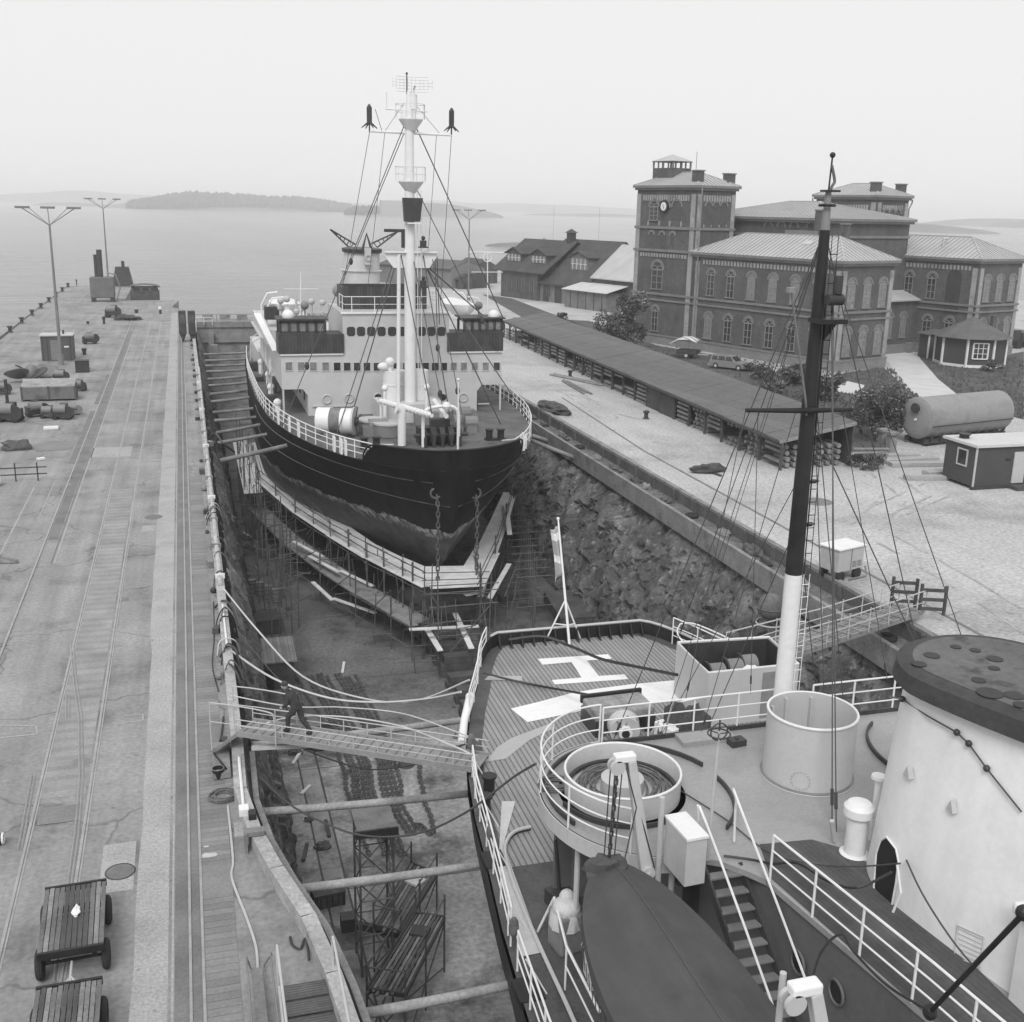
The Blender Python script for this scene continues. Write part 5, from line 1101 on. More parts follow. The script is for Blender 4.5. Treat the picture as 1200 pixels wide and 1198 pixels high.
for p in ((7.1,18.9),(8.6,17.6)): MB().cyl((p[0],p[1],1.0),(p[0],p[1],3.8),.06,8).build('pillar', PALE, S2)
EC = Vector((8.75,19.75,UZ)); ex, ey = 2.1, 2.45
arc = [(EC.x+ex*math.cos(q_), EC.y+ey*math.sin(q_)) for q_ in [R(90+k*6) for k in range(31)]]   # from aft round the left to forward
udeck = [(17.4,22.05)]+[(8.75,22.05)]+arc[1:]+[(9.3,16.95),(9.62,16.55),(9.85,16.2),(10.5,12.3),(10.95,8),(10.95,-10),(17.4,-10)]
UD = mat('upper_deck_paint', .29, .42, .14, .45, 12, .08, dirt=.12, dsc=.7, spec=.4)
mb = MB(); mb.prism(udeck, UZ-.12, UZ); upd = mb.build('upper_deck', UD, S2)
mb = MB()
for a, b in zip(arc, arc[1:]): mb.beam((a[0],a[1],UZ-.17),(b[0],b[1],UZ-.17),.05,.34)
mb.build('platform_fascia', PALE, upd)
mb = MB(); mb.poly([(9.95,16.2,UZ+.012),(10.5,12.3,UZ+.012),(10.95,8,UZ+.012),(12.0,8,UZ+.012),(12.0,16.6,UZ+.012),(11.4,17.2,UZ+.012),(10.3,17.3,UZ+.012)]); mb.build('teak_walk', TEAKW, upd)
MB().beam((8.75,22.0,UZ+.05),(17.4,22.0,UZ+.05),.06,.12).build('waterway_bar', DARK, upd)
RC = Vector((8.42,19.9,UZ)); RR = 1.24
rg = MB().lathe(RC, [(RR+.12,0),(RR,.0),(RR,.5),(RR-.03,.52),(RR-.04,.5),(RR-.05,.02),(.1,.02)], 44).build('cable_tub', PALE, S2, smooth=True)
MB().ring(RC+Vector((0,0,.52)), RR-.01, .028, 44, 6).build('tub_rim', WHITE, rg)
MB().lathe(RC, [(.46,.02),(.46,.34),(.43,.36),(0,.37)], 26).build('drum', PALE, rg, smooth=True)
mb = MB(); mb.ring(RC+Vector((0,0,.12)), RR-.08, .05, 30, 5)
mb.build('inner_ring', DARK, rg); rnd = random.Random(6); 
mb = MB(); pts = []
for k in range(420):
    a = k*.21; rr = .62+.26*noise.noise(Vector((k*.05,2,0)))+.34*(.5+.5*math.sin(k*.037)); pts.append(RC+Vector((rr*math.cos(a)+.12*math.sin(k*.3)*.6, rr*math.sin(a), .06+.10*abs(math.sin(k*.11))+.03*noise.noise(Vector((k*.3,0,0))))))
solo(mb.tube(pts, .018, 5), 'rope_coil', ROPE, 'tangled dark rope coiled round the drum inside the round pale tub', 'rope')
def coil(c, r, n, m, label, name='rope_coil', rr=.022, seed=1, group=None):
    pts = []
    for k in range(n*14): a = k*2*math.pi/14; rad = r*(.55+.45*abs(math.sin(k*.07+seed)))+.05*noise.noise(Vector((k*.1,seed,0))); pts.append(V3(c)+Vector((rad*math.cos(a), rad*.85*math.sin(a), .03+.012*(k/14)+.03*noise.noise(Vector((k*.25,0,seed))))))
    return solo(MB().tube(pts, rr, 5), name, m, label, 'rope', group)
coil(G(650,922,UZ), .34, 9, ROPE, 'dark rope coil on the platform left of the round tub')
def arcbar(c, rx, ry, a0, a1, name='guide_bar', z=.06):
    n = 22; P_ = [V3(c)+Vector((rx*math.cos(R(a0+(a1-a0)*k/n)), ry*math.sin(R(a0+(a1-a0)*k/n)), z)) for k in range(n+1)]; mb = MB()
    for a, b in zip(P_, P_[1:]): mb.beam(a, b, .05, .1)
    return mb.build(name, DARK, upd)
arcbar(EC, 1.95, 2.15, 20, 205); arcbar(RC, 1.42, 1.5, 190, 285); arcbar(Vector((8.6,19.6,UZ)), 2.05, 2.15, -50, 8); arcbar(Vector((16.4,19.6,UZ)), 1.7, 2.1, 120, 205)
# rails of the upper deck
ra = [(x*.99+EC.x*.01, y*.99+EC.y*.01, UZ) for x, y in arc[:26]]
railing(MB(), ra, .95, 3, 1.5, .022).build('railing', WHITE, S2)
railing(MB(), [(8.75,22.0,UZ),(11.0,22.0,UZ),(13.4,22.0,UZ)], .95, 3, 1.15, .022).build('railing', WHITE, S2)
railing(MB(), [(14.2,22.0,UZ),(17.3,22.0,UZ),(17.3,18,UZ)], .95, 3, 1.15, .024).build('railing', WHITE, S2)
MB().tube(smooth_path([Vector((11.3,22.0,4.95)),Vector((10.7,22.0,4.9)),Vector((10.75,22.6,4.5)),Vector((11.0,23.6,2.6)),Vector((11.05,24.0,1.1))], 4), .024, 6).build('stair_rail', WHITE, S2)
MB().tube(smooth_path([Vector((10.3,22.3,4.3)),Vector((10.25,22.7,3.6)),Vector((10.5,23.8,1.4))], 4), .022, 6).build('stair_rail', WHITE, S2)
railing(MB(), [(9.9,16.15,UZ),(10.5,12.3,UZ),(10.95,8.6,UZ)], .95, 3, 1.2, .024).build('railing', WHITE, S2)
# forward ladder down to the side deck
la, lb = Vector((9.25,16.85,UZ)), Vector((9.75,14.35,1.05)); sd_ = Vector((.36,-.02,0))
lad = MB()
for s in (-1, 1): lad.beam(la+sd_*s, lb+sd_*s, .05, .16)
LDR = lad.build('companion_ladder', DARK, S2)
for k in range(12): c = la.lerp(lb, (k+.6)/12.3); MB().bc(c, (.68,.2,.035)).build('tread', MIDG, LDR)
MB().tube(smooth_path([la+sd_*-1.05+Vector((0,.35,.0)), la+sd_*-1.05+Vector((0,.3,.85)), la+sd_*-1.05+Vector((0,.0,.95)), lb+sd_*-1.05+Vector((0,-.1,.95)), lb+sd_*-1.05+Vector((0,-.05,.2))], 4), .025, 6).build('handrail', WHITE, LDR)
MB().tube(smooth_path([la+sd_*1.2+Vector((.1,.55,.1)), la+sd_*1.2+Vector((.1,.6,.95)), la+sd_*1.15+Vector((0,.2,1.05)), lb+sd_*1.1+Vector((0,-.1,.95)), lb+sd_*1.1+Vector((0,-.05,.2))], 4), .025, 6).build('handrail', WHITE, LDR)
# locker, handwheel pole
MB().bc((8.42,16.75,4.5), (.42,.85,.95), .06).build('deck_locker', PALE, S2, bevel=.01); MB().bc((8.42,16.75,5.0), (.45,.9,.05), .06).build('locker_lid', WHITE, S2)
pb = G(829,1008,UZ); pt = PY(842,868,pb.y); MB().tube([pb, pt], .035, 8).tube([pt, pt+Vector((0,0,.2))], .02, 6).build('control_pillar', PALE, S2)
mb = MB(); wc_ = pt+Vector((0,0,.14)); mb.ring(wc_, .21, .016, 24, 6).ring(wc_+Vector((0,0,.04)), .17, .014, 24, 6, 'Y')
for k in range(3): a = k*2.09; mb.tube([wc_, wc_+Vector((.21*math.cos(a),.21*math.sin(a),0))], .012, 5)
mb.tube([pt, pt+Vector((0,0,.42))], .016, 6); mb.build('hand_wheel', DARK, S2)
# hatch coaming and small hatch on deck
a, b = G(798,868,UZ), G(860,862,UZ); MB().box((a.x-.1,a.y-.35,UZ),(b.x-.1,a.y+.15,UZ+.12)).build('flush_hatch', UD, upd)
c = G(863,873,UZ); MB().bc((c.x,c.y,UZ+.08),(.38,.26,.16),.1).ball((c.x,c.y,UZ+.17),.05,5).build('small_hatch', DARK, upd)
# big pale ventilation tub
TC = Vector((12.72,19.65,UZ)); tb = MB().lathe(TC, [(1.02,0),(1.0,.03),(.97,.05),(.965,1.48),(.985,1.5),(.985,1.54),(.93,1.54),(.93,.03),(0,.03)], 48).build('air_trunk', CREAM, S2, smooth=True)
MB().ring(TC+Vector((0,0,1.53)), .96, .03, 48, 6).build('trunk_rim', WHITE, tb); MB().ring(TC+Vector((0,0,.03)), .99, .03, 48, 6).build('trunk_foot', MIDG, tb)
mb = MB(); cc = TC+Vector((-.62,-.76,.32)); n_ = Vector((-.63,-.776,0)); u_ = Vector((.776,-.63,0))
for k in range(16): a = k*math.pi/8; mb.ball(cc+u_*.2*math.cos(a)+Vector((0,0,.2*math.sin(a)))+n_*.005, .018, 4)
mb.build('bolted_cover', PALE, tb)
for k in range(3): a = R(60+k*40); MB().box((TC.x+.86*math.cos(a)-.02,TC.y+.86*math.sin(a)-.03,UZ+.1),(TC.x+.86*math.cos(a)+.02,TC.y+.9*math.sin(a)+.03,UZ+1.45)).build('inner_stiffener', CREAM, tb)
# ---- funnel: egg shaped in plan, wide aft, narrowing forward and raked
FX = 13.4
def fpar(z): t = (z-4)/4.1; return 1.72-.30*t, 16.9-.3*t, 15.25, .118+.152*t
def fhw(Y, z, o=0):
    W, ya, yc, k = fpar(z)
    if Y > ya+o: return -1
    if Y > yc: return (W+o)*math.sqrt(max(0, 1-((Y-yc)/(ya+o-yc))**2))
    return W+o-k*(yc-Y)**1.25
def fsec(z, o=0.0):
    W, ya, yc, k = fpar(z); L = ((W-.3)/k)**.8; half = []
    for i in range(19): a = math.pi/2*(1-i/18); half.append(((W+o)*math.cos(a), yc+(ya+o-yc)*math.sin(a)))
    for i in range(1, 15): d_ = L*i/14; half.append((W+o-k*d_**1.25, yc-d_))
    for i in range(1, 6): a = math.pi/2*i/5; half.append(((.3+o)*math.cos(a), yc-L-(.3+o)*math.sin(a)))
    return [(FX+x, y, z) for x, y in half]+[(FX-x, y, z) for x, y in half[::-1][1:-1]]
fnl = loft(MB(), [fsec(UZ), fsec(5.2), fsec(6.6), fsec(8.05)]).build('funnel', mat('funnel_paint', .72, .5, .05, .7, 9, .03, dirt=.10, dsc=.6, bump=.002, bsc=60, streak=(2.5,2.5,.25,.04)), S2, smooth=True)
CAPM = mat('sooty_cap', .05, .7, .25, .9, 10, .15, dirt=.3, dsc=1.2)
cap = loft(MB(), [fsec(7.97, -.02), fsec(7.97, .2), fsec(8.0, .24), fsec(8.30, .22), fsec(8.37, .10), fsec(8.38, -.02)]).build('funnel_cap', CAPM, fnl, smooth=True)
mb = MB(); loft(mb, [fsec(8.385, -.04), fsec(8.39, -.06)]); mb.build('cap_plate', mat('cap_plate', .12, .7, .2, .8, 9, .15, dirt=.6, dsc=1.6), cap)
for px, py, r_ in ((1120,758,.09),(1092,768,.13),(1143,762,.09),(1166,772,.13),(1165,783,.09),(1147,797,.11),(1160,812,.2),(1188,815,.15),(1197,826,.12),(1077,778,.12)):
    c = G(px, py, 8.4); MB().cyl(c-Vector((0,0,.03)), c+Vector((0,0,.004)), r_*1.1, 18).build('exhaust_pipe', BLACK, cap)
def onfun(px, py, off=.02):
    for k in range(1400):
        q_ = PY(px, py, 7+k*.008)
        if abs(q_.x-FX) <= fhw(q_.y, q_.z): return q_
    return PY(px, py, 12)
def surf_quad(pts, m, name, d=.03, par=fnl, edge=None):
    P_ = [onfun(*p) for p in pts]; nrm = (P_[1]-P_[0]).cross(P_[2]-P_[1]).normalized()
    if nrm.x > 0: nrm = -nrm
    mb = MB().extr([p+nrm*.01 for p in P_], nrm*d); o = mb.build(name, m, par)
    if edge: MB().tube([p+nrm*(d+.01) for p in P_], .022, 6, closed=True).build('door_frame', edge, o)
    return o, P_
dp = [(1027,1025),(1029,1000),(1034,985),(1041,981),(1052,995),(1055,1010),(1052,1035),(1047,1062),(1030,1050),(1026,1040)]
o_, P_ = surf_quad(dp, BLACK, 'doorway', .02, edge=WHITE)
hp = [onfun(x, y) for x, y in ((1056,1008),(1060,1040),(1049,1068))]; MB().tube([p+Vector((-.16,-.12,0)) for p in hp], .025, 6).build('door_leaf_rail', WHITE, fnl)
mb = MB()
for k in range(7): a, b = onfun(1124+k*.5, 1087+k*6), onfun(1152-k*.3, 1100+k*5.5); mb.tube([a+Vector((-.03,-.01,0)), b+Vector((-.03,-.01,0))], .008, 4)
a, b, c_, d_ = onfun(1124,1084), onfun(1155,1098), onfun(1150,1137), onfun(1120,1122); mb.tube([p+Vector((-.03,0,0)) for p in (a,b,c_,d_)], .015, 4, closed=True); mb.build('vent_grille', PALE, fnl)
for px, py in ((1069,905),(1120,945)): a = onfun(px, py); MB().extr([a+Vector((-.02,-.09,-.08)), a+Vector((-.02,.09,-.08)), a+Vector((-.02,.0,.14))], (-.1,0,0)).build('eye_plate', PALE, fnl)
W_ = [onfun(x, y)+Vector((-.07,-.03,0)) for x, y in ((1046,815),(1060,818),(1090,838),(1124,857),(1138,870),(1159,899),(1200,950))]
MB().tube(W_, .016, 5).build('funnel_wire', WIRE, fnl)
for k in (1, 3, 4, 5): MB().ball(W_[k], .06, 5).build('wire_clip', DARK, fnl)
for z in (5.35, 6.75):
    MB().tube([(x*1.0005-.0067 if x < FX else x, y, z) for x, y, z in fsec(z, .003)][:34:1], .006, 4).build('weld_seam', mat('weld_bead', .5, .6, .05), fnl)
# white housing at the right edge
ec = G(1180,1172,UZ); MB().box((ec.x,ec.y-.9,4.0),(ec.x+1.4,ec.y,PY(1172,1078,ec.y).z)).build('engine_casing', WHITE, S2, bevel=.03); zt_ = PY(1172,1078,ec.y).z; MB().box((ec.x-.1,ec.y-1.0,zt_),(ec.x+1.5,ec.y+.12,zt_+.22)).build('casing_hood', WHITE, S2, bevel=.07)
# mushroom vents
v0 = G(1001,1000,UZ); mb = MB().lathe((v0.x,v0.y,UZ), [(.30,0),(.27,.03),(.21,.04),(.2,.86),(.29,.86),(.29,1.02),(.22,1.1),(0,1.13)], 24); mb.build('mushroom_vent', WHITE, S2, smooth=True)
v1 = G(1016,985,UZ); MB().lathe((v1.x+.1,v1.y,UZ), [(.06,0),(.06,1.35),(.15,1.36),(.14,1.42),(0,1.44)], 14).build('mushroom_vent', WHITE, S2, smooth=True)
# ---- open topped winch house on the landing deck
WH = [(14.4,27.9),(14.5,30.35),(17.6,30.1),(17.4,27.9)]; mb = MB()
for a, b in zip(WH, WH[1:]+WH[:1]): mb.beam((a[0],a[1],1.87),(b[0],b[1],1.87),.06,1.76)
wh = mb.build('winch_house', CREAM, S2); mb = MB().tube([(x,y,2.76) for x, y in WH], .04, 6, closed=True); mb.build('house_rim', WHITE, wh)
mb = MB()
for a, b in zip(WH, WH[1:]+WH[:1]):
    p, q_ = Vector((a[0],a[1],0)), Vector((b[0],b[1],0)); c = Vector((15.9,29.1,0)); p += (c-p).normalized()*.08; q_ += (c-q_).normalized()*.08; mb.beam(p+Vector((0,0,1.87)), q_+Vector((0,0,1.87)), .02, 1.7)
mb.build('inner_lining', DARK, wh); MB().box((14.5,28,1.01),(17.4,30.1,1.05)).build('house_floor', BLACK, wh)
for x, y in ((15.2,29.0),(15.9,29.2),(16.5,29.4)):
    MB().tube([(x-.25,y,2.2),(x+.25,y,2.2)], .32, 16).build('winch_drum', MIDG, wh, smooth=True); MB().box((x-.3,y-.15,1.05),(x+.3,y+.15,2.0)).tube([(x-.33,y,2.2),(x-.27,y,2.2)], .4, 16).build('winch_frame', DARK, wh)
MB().box((16.2,27.85,1.1),(16.75,27.865,2.6)).build('steel_door', mat('door_paint', .25, .6, .08), wh)
lump(16.3,28.4,2.2,.6,.28,.28,9).build('canvas_cover', WHITE, wh, smooth=True)
# ---- towing winch on the landing deck
_n0 = set(bpy.data.objects)
tw = thing('deck_winch', 'big canvas topped winch with pale ribbed drum end standing on the landing deck', 'winch', (12.3,29.6,1))
MB().bc((12.3,29.9,1.62),(1.9,1.15,.3),.03).build('winch_cover', mat('worn_canvas', .26, .85, .25, 2.2, 9, .2, dirt=.4, dsc=2), tw, bevel=.06)
MB().bc((12.3,30.52,1.72),(2.0,.13,.26),.03).build('back_bar', BLACK, tw, bevel=.03)
for x in (11.5,13.1): MB().bc((x,29.9,1.25),(.3,1.2,.5),.03).build('winch_side', DARK, tw)
dr = MB().tube([(12.15,29.1,1.45),(12.05,28.7,1.42)], [.48,.44], 22); dr.build('drum_end', PALE, tw, smooth=True)
MB().tube([(12.05,28.7,1.42),(12.02,28.55,1.41)], .2, 14).build('drum_hub', WHITE, tw, smooth=True); MB().tube([(12.02,28.56,1.41),(12.01,28.53,1.41)], .12, 12).build('hub_bore', BLACK, tw)
mb = MB()
for k in range(8): a = k*.785; mb.tube([(12.06+.2*math.cos(a),28.67,1.42+.2*math.sin(a)),(12.12+.46*math.cos(a),28.74,1.43+.46*math.sin(a))], .03, 5)
mb.build('drum_rib', MIDG, tw)
solo(lump(13.9,28.6,1.0,.75,.55,.75,5), 'covered_machine', mat('dark_canvas', .06, .9, .25, 2.5, 9, .2), 'dark canvas covered machine right of the big deck winch', 'winch', smooth=True)
solo(MB().bc((12.9,27.2,1.3),(.5,.75,.6),.35), 'deck_box', WHITE, 'small white box below the deck winch', 'box', bevel=.02)
for o in [o for o in bpy.data.objects if o not in _n0 and o.parent is None]: o.location = o.location+Vector((-.45,-1.3,0)) if o.get('category') == 'winch' else o.location
coil(G(812,846,1.0), .38, 8, ROPE, 'rope coil with a white post in front of the winch house', seed=4)
bitt2(Vector((9.9,26.4,1.0)))
# ---- mast
MQ = PY(918,805,21.4); mx2, my2 = MQ.x, 21.4; ztop = PY(972,235,my2).z; zw = PY(931,672,my2).z
m2 = MB().tube([(mx2,my2,UZ),(mx2,my2,zw)], [.215,.195], 20).build('mast', WHITE, S2, smooth=True)
MB().tube([(mx2,my2,zw),(mx2,my2,12),(mx2,my2,ztop-.6)], [.196,.16,.11], 20).build('mast_top', BLACK, m2, smooth=True)
MB().tube([(mx2,my2,ztop-.62),(mx2,my2,ztop+.2)], [.1,.06], 12).build('mast_cap', MIDG, m2, smooth=True)
pp = PY(980,182,my2); MB().tube([(mx2,my2,ztop+.2),(mx2+.02,my2,pp.z)], .018, 6).ball((mx2+.02,my2,pp.z), .06, 7).build('mast_truck', BLACK, m2)
pts = smooth_path([Vector((mx2+.02,my2,pp.z-.2)),Vector((mx2+.12,my2,pp.z-.5)),Vector((mx2+.08,my2,ztop+.3)),Vector((mx2,my2,ztop+.15))], 4); MB().tube(pts, .03, 6).build('pennant', ROPE, m2)
yz = PY(948,479,my2).z; ya2, yb2 = PY(869,479,my2), PY(991,478,my2)
MB().tube([(ya2.x,my2-.2,ya2.z),(mx2-.1,my2-.22,yz),(yb2.x+.03,my2-.2,yb2.z)], [.045,.065,.045], 10).build('yard', BLACK, m2, smooth=True)
MB().box((mx2-.18,my2-.5,PY(966,372,my2).z-.1),(mx2+.45,my2+.05,PY(966,372,my2).z)).extr([(mx2+.1,my2-.2,13.4),(mx2+.4,my2-.2,PY(966,372,my2).z-.1),(mx2+.1,my2-.2,PY(966,372,my2).z-.1)],(0,.06,0)).build('lamp_platform', BLACK, m2)
z0 = PY(966,350,my2).z; MB().tube([(mx2+.02,my2-.3,z0),(mx2+.38,my2-.3,z0)], .12, 12).cyl((mx2+.25,my2-.3,z0+.12),(mx2+.25,my2-.3,z0+.5),.1,12).build('mast_lantern', DARK, m2, smooth=True)
for z in (8.0,9.2,10.2): MB().box((mx2+.2,my2-.04,z),(mx2+.34,my2+.04,z+.06)).ring((mx2+.32,my2,z+.05),.09,.014,12,4).build('cable_bracket', DARK, m2)
z = PY(968,225,my2).z; MB().box((mx2-.14,my2-.14,z),(mx2+.2,my2+.1,z+.04)).ring((mx2,my2,ztop-.1),.16,.03,14,5).build('mast_band', BLACK, m2)
for nm, za, zb, m_ in (('mast_ladder', UZ+.4, zw, WHITE), ('mast_ladder', zw+.05, ztop-.7, BLACK)):
    mb = MB(); fx = lambda z: mx2+.22-.09*max(0, z-zw)/(ztop-zw)
    for o_ in (-.03, .12): mb.tube([(fx(za)+o_,my2-.13,za),(fx(zb)+o_,my2-.13,zb)], .010, 4)
    for k in range(int((zb-za)/.3)): z = za+.15+k*.3; mb.tube([(fx(z)-.06,my2-.13,z),(fx(z)+.13,my2-.13,z)], .010, 4)
    mb.build(nm, m_, m2)
for dx in (.24,): MB().tube([(mx2+dx,my2-.05,zw-.2),(mx2+dx-.1,my2-.05,z0)], .014, 5).build('conduit', BLACK, m2)
bm0, bm1 = PY(927,340,my2-.9), PY(944,470,my2-.3); MB().tube([bm0, bm1, (mx2-.1,my2-.1,bm1.z-.35)], [.022,.028,.03], 8).cyl(bm0+Vector((0,0,-.05)), bm0+Vector((0,0,.05)), .1, 8).build('gaff', MIDG, m2)
hz = PY(960,270,my2).z
for (top, tgt, r_) in [((mx2,my2,hz),(14.45,30.3,2.8),.012),((mx2,my2,hz),(C2-hb2(26)+4.5,27.2,1.0),.014),((mx2,my2,hz),G(833,700,0),.01),((mx2-.3,my2,yz),(11.2,21.9,UZ),.01),((ya2.x+.1,my2,yz),(10.8,22,UZ+.9),.009),((ya2.x+.4,my2,yz),(12.5,22,UZ+.9),.009),
    ((mx2,my2,hz),(17.2,21.8,UZ+.9),.014),((mx2,my2,yz-.1),(17.0,21,UZ+.9),.016),((mx2,my2,hz-.3),(17.3,19.5,UZ+.9),.012),((yb2.x-.1,my2,yz),(16.2,21.9,UZ+.9),.01),((mx2+.2,my2,yz),(14.7,21.2,UZ),.012),((mx2+.15,my2,yz),(13.9,20.9,UZ+.4),.012),((mx2,my2,10.5),(12.0,26.5,1.0),.01),((mx2,my2,hz),(10.9,24.5,1.0),.009),
    ((mx2+.35,my2,z0),G(975,970,UZ),.014),((mx2+.3,my2,z0),G(980,975,UZ),.014),((mx2,my2,9.3),(15.6,23.5,2.4),.012),((mx2,my2,9.3),(12.6,24.5,2.4),.012)]:
    MB().tube([top, tgt], r_, 5).build('stay', WIRE, m2)
    p = V3(top).lerp(V3(tgt), .93); MB().tube([p, V3(top).lerp(V3(tgt), .96)], r_*2.4, 6).build('turnbuckle', DARK, m2)
c = G(975,962,UZ+.6); MB().tube([G(978,985,UZ+.1), c], .05, 6).build('rigging_screw', PALE, S2)
# ---- flagstaff
fs = thing('flagstaff', 'thin white flagstaff with tripod legs raked over the stern rail', 'flagstaff', (12.5,34.9,1))
t_ = PX(654,608,12.5); f_b = Vector((12.5,34.95,1.0)); MB().tube([f_b, f_b.lerp(t_,.5), t_], [.05,.045,.03], 8).build('pole', WHITE, fs); MB().ball(t_, .06, 6).build('truck', WHITE, fs)
k_ = f_b.lerp(t_, .36)
for px in (641, 680):
    e = PY(px, 748, 35.5); MB().tube([k_, e], .03, 6).build('leg', WHITE, fs); m_ = k_.lerp(e, .62); MB().tube([f_b.lerp(k_, .45), m_], .022, 6).build('cross_bar', WHITE, fs)
fl = MB(); 
def ff(u, v): p = t_.lerp(f_b, .06+.36*u); return (p.x-.02-.28*v*(1-.25*math.sin(u*3)), p.y+.10*math.sin(v*7+u*3), p.z-.12*v-.25*v*u)
fl.grid(ff, 14, 10); flg = tag(fl.build('flag', mat('flag_cloth', .34, .9, .12, 2.5, 9, .1, stripe=('h', .75, .33, 1.9, .05)), smooth=True), 'limp striped flag hanging down the raked flagstaff', 'flag')
flg.modifiers.new('thick', 'SOLIDIFY').thickness = .01
# ---- lifeboat slung left, under a grey cover
LBM = mat('boat_cover_cloth', .07, .85, .12, .8, 60, .08, dirt=.12, dsc=1.5, bump=.02, bsc=5, streak=(2.5,.4,1,.12))
lbt = thing('lifeboat', 'large lifeboat under a dark grey canvas cover slung beside the ladder on the near ship', 'lifeboat', (6.88,12.3,3.0))
def lbs(t): w_ = 1.24*max(0.0, 1-abs(2*t-1)**2.6)**.62; return w_, 16.75-8.6*t
mb = MB()
def fh(u, v):
    w_, y = lbs(u); a = math.pi*v; sh = .32*(2*u-1)**2; return (6.88-w_*math.cos(a)*(1-.0*v), y, 4.2+sh-math.sin(a)**.7*1.15*(1-.45*abs(2*u-1)**3))
mb.grid(fh, 36, 14); mb.build('boat_hull', mat('boat_side', .05, .6, .2, 1, 9, .1), lbt, smooth=True)
mb = MB()
def fc(u, v):
    w_, y = lbs(u); s = 2*v-1; sh = .32*(2*u-1)**2; rd = .55*(1-abs(2*u-1)**3.5)
    sag_ = .035*math.sin(u*math.pi*9)**2*(1-abs(s))*abs(s)*3
    if abs(s) > .94: return (6.88+(w_+.035)*math.copysign(1, s), y, 4.2+sh-(.22+.05*math.sin(u*46)))
    s2 = s/.92; s2 = max(-1, min(1, s2)); return (6.88+(w_+.03)*s2, y, 4.22+sh+rd*(1-abs(s2)**1.15)-sag_)
mb.grid(fc, 60, 24); cv = mb.build('canvas_cover', LBM, lbt); 
MB().tube([(6.88, lbs(u_)[1], 4.24+.32*(2*u_-1)**2+.55*(1-abs(2*u_-1)**3.5)) for u_ in [i/30 for i in range(31)]], .012, 5).build('ridge_seam', mat('seam_tape', .085, .8, .1), cv)
for k in range(34):
    for s_ in (-1, 1): u_ = .06+.026*k; w_, y_ = lbs(u_); z_ = 4.2+.32*(2*u_-1)**2; MB().tube([(6.88+s_*(w_+.05), y_, z_-.2), (6.88+s_*(w_-.02), y_+.1, z_-.62)], .008, 4).build('lashing', ROPE, lbt)
lump(6.75,16.5,4.4,.42,.22,.28,14).build('gathered_canvas', LBM, cv, smooth=True)
# davits
def davit(hx, hy, hz, px_, py_, pz_, name='davit'):
    a, b = Vector((hx,hy,hz)), Vector((px_,py_,pz_)); d = (b-a).normalized(); sd = Vector((0,1,0)); mb = MB()
    w0, w1 = .16, .24; n_ = d.cross(sd).normalized()
    vs = [a+n_*w0*.5+sd*.07, a-n_*w0*.5+sd*.07, b-n_*w1*.5+sd*.09, b+n_*w1*.5+sd*.09]; mb.extr(vs, (0,-.17,0)); dv = mb.build(name, PALE, S2, bevel=.02)
    MB().box((hx-.32,hy-.1,hz-.02),(hx+.08,hy+.1,hz+.13)).build('davit_head', WHITE, dv, bevel=.03)
    for s in (-.07, .07): MB().tube([(hx-.27,hy+s-.03,hz-.1),(hx-.27,hy+s+.03,hz-.1)], .14, 18).build('sheave', PALE, dv, smooth=True)
    MB().tube([b+Vector((0,-.14,0)), b+Vector((0,.1,0))], .13, 18).tube([b+Vector((0,-.2,0)), b+Vector((0,.14,0))], .05, 10).build('pivot', PALE, dv, smooth=True)
    return dv
h1 = PY(739,890,16.85); p1 = PY(757,1020,16.7); dv = davit(h1.x, 16.85, h1.z, p1.x, 16.7, p1.z)
be = Vector((6.82,16.55,4.6))
for dx, dy in ((-.07,.05),(-.03,-.04),(.03,.04),(.08,-.03)): MB().tube([(h1.x-.27+dx*1.3,16.85+dy,h1.z-.15), be+Vector((dx*1.1,dy,.05))], .013, 5).build('boat_fall', DARK, dv)
chain_mb([Vector((h1.x-.27,16.8,h1.z-.2)), be], .12, .014, .07).build('boat_chain', DARK, dv)
MB().tube([(h1.x-.1,16.8,h1.z), (h1.x+.2,16.7,h1.z-1.1), (p1.x+.12,16.6,p1.z+.1)], .015, 5).tube([(h1.x-.12,16.75,h1.z-.1),(h1.x+.1,16.7,h1.z-.9),be+Vector((.3,0,0))], .013, 5).build('boat_fall', DARK, dv)
MB().cyl((8.15,17.2,1.0),(8.1,17.2,5.4),.055,10).build('davit_stanchion', PALE, S2)
h2 = PY(953,1160,9.9); dv2 = davit(h2.x, 9.9, h2.z, h2.x+.55, 9.7, h2.z-2.4); st_ = PY(918,1140,10.6); MB().cyl((st_.x,10.6,1),(st_.x,10.6,st_.z),.045,8).build('davit_stanchion', PALE, S2)
# gear on the left side deck
cb = G(662,1110,1.0); solo(MB().bc((cb.x,cb.y,1.45),(.55,.6,.9),.2), 'deck_machine', MIDG, 'grey machine on the side deck beneath the white canvas hood', 'winch', bevel=.05)
solo(MB().ball((cb.x,cb.y,1.95), .3, 9, sz=.8).ball((cb.x+.05,cb.y+.12,2.12), .17, 7).lathe((cb.x,cb.y,1.55), [(.36,0),(.33,.3),(.2,.55),(0,.62)], 9), 'canvas_hood', mat('off_white_canvas', .5, .85, .1, 3, 20, .08, bump=.02, bsc=7), 'crumpled white canvas hood over the machine left of the lifeboat', 'canvas', smooth=True)
cb = G(690,1150,1.0); solo(MB().bc((cb.x+.1,cb.y,1.3),(.28,.62,.6),-.1).ring((cb.x,cb.y+.3,1.65),.07,.02,12,5,'Y'), 'rope_box', WHITE, 'narrow white box below the canvas hooded machine', 'box', bevel=.02)
r0, r1, r2 = G(648,1100,1.0), G(662,1160,1.0), G(700,1240,1.0); 
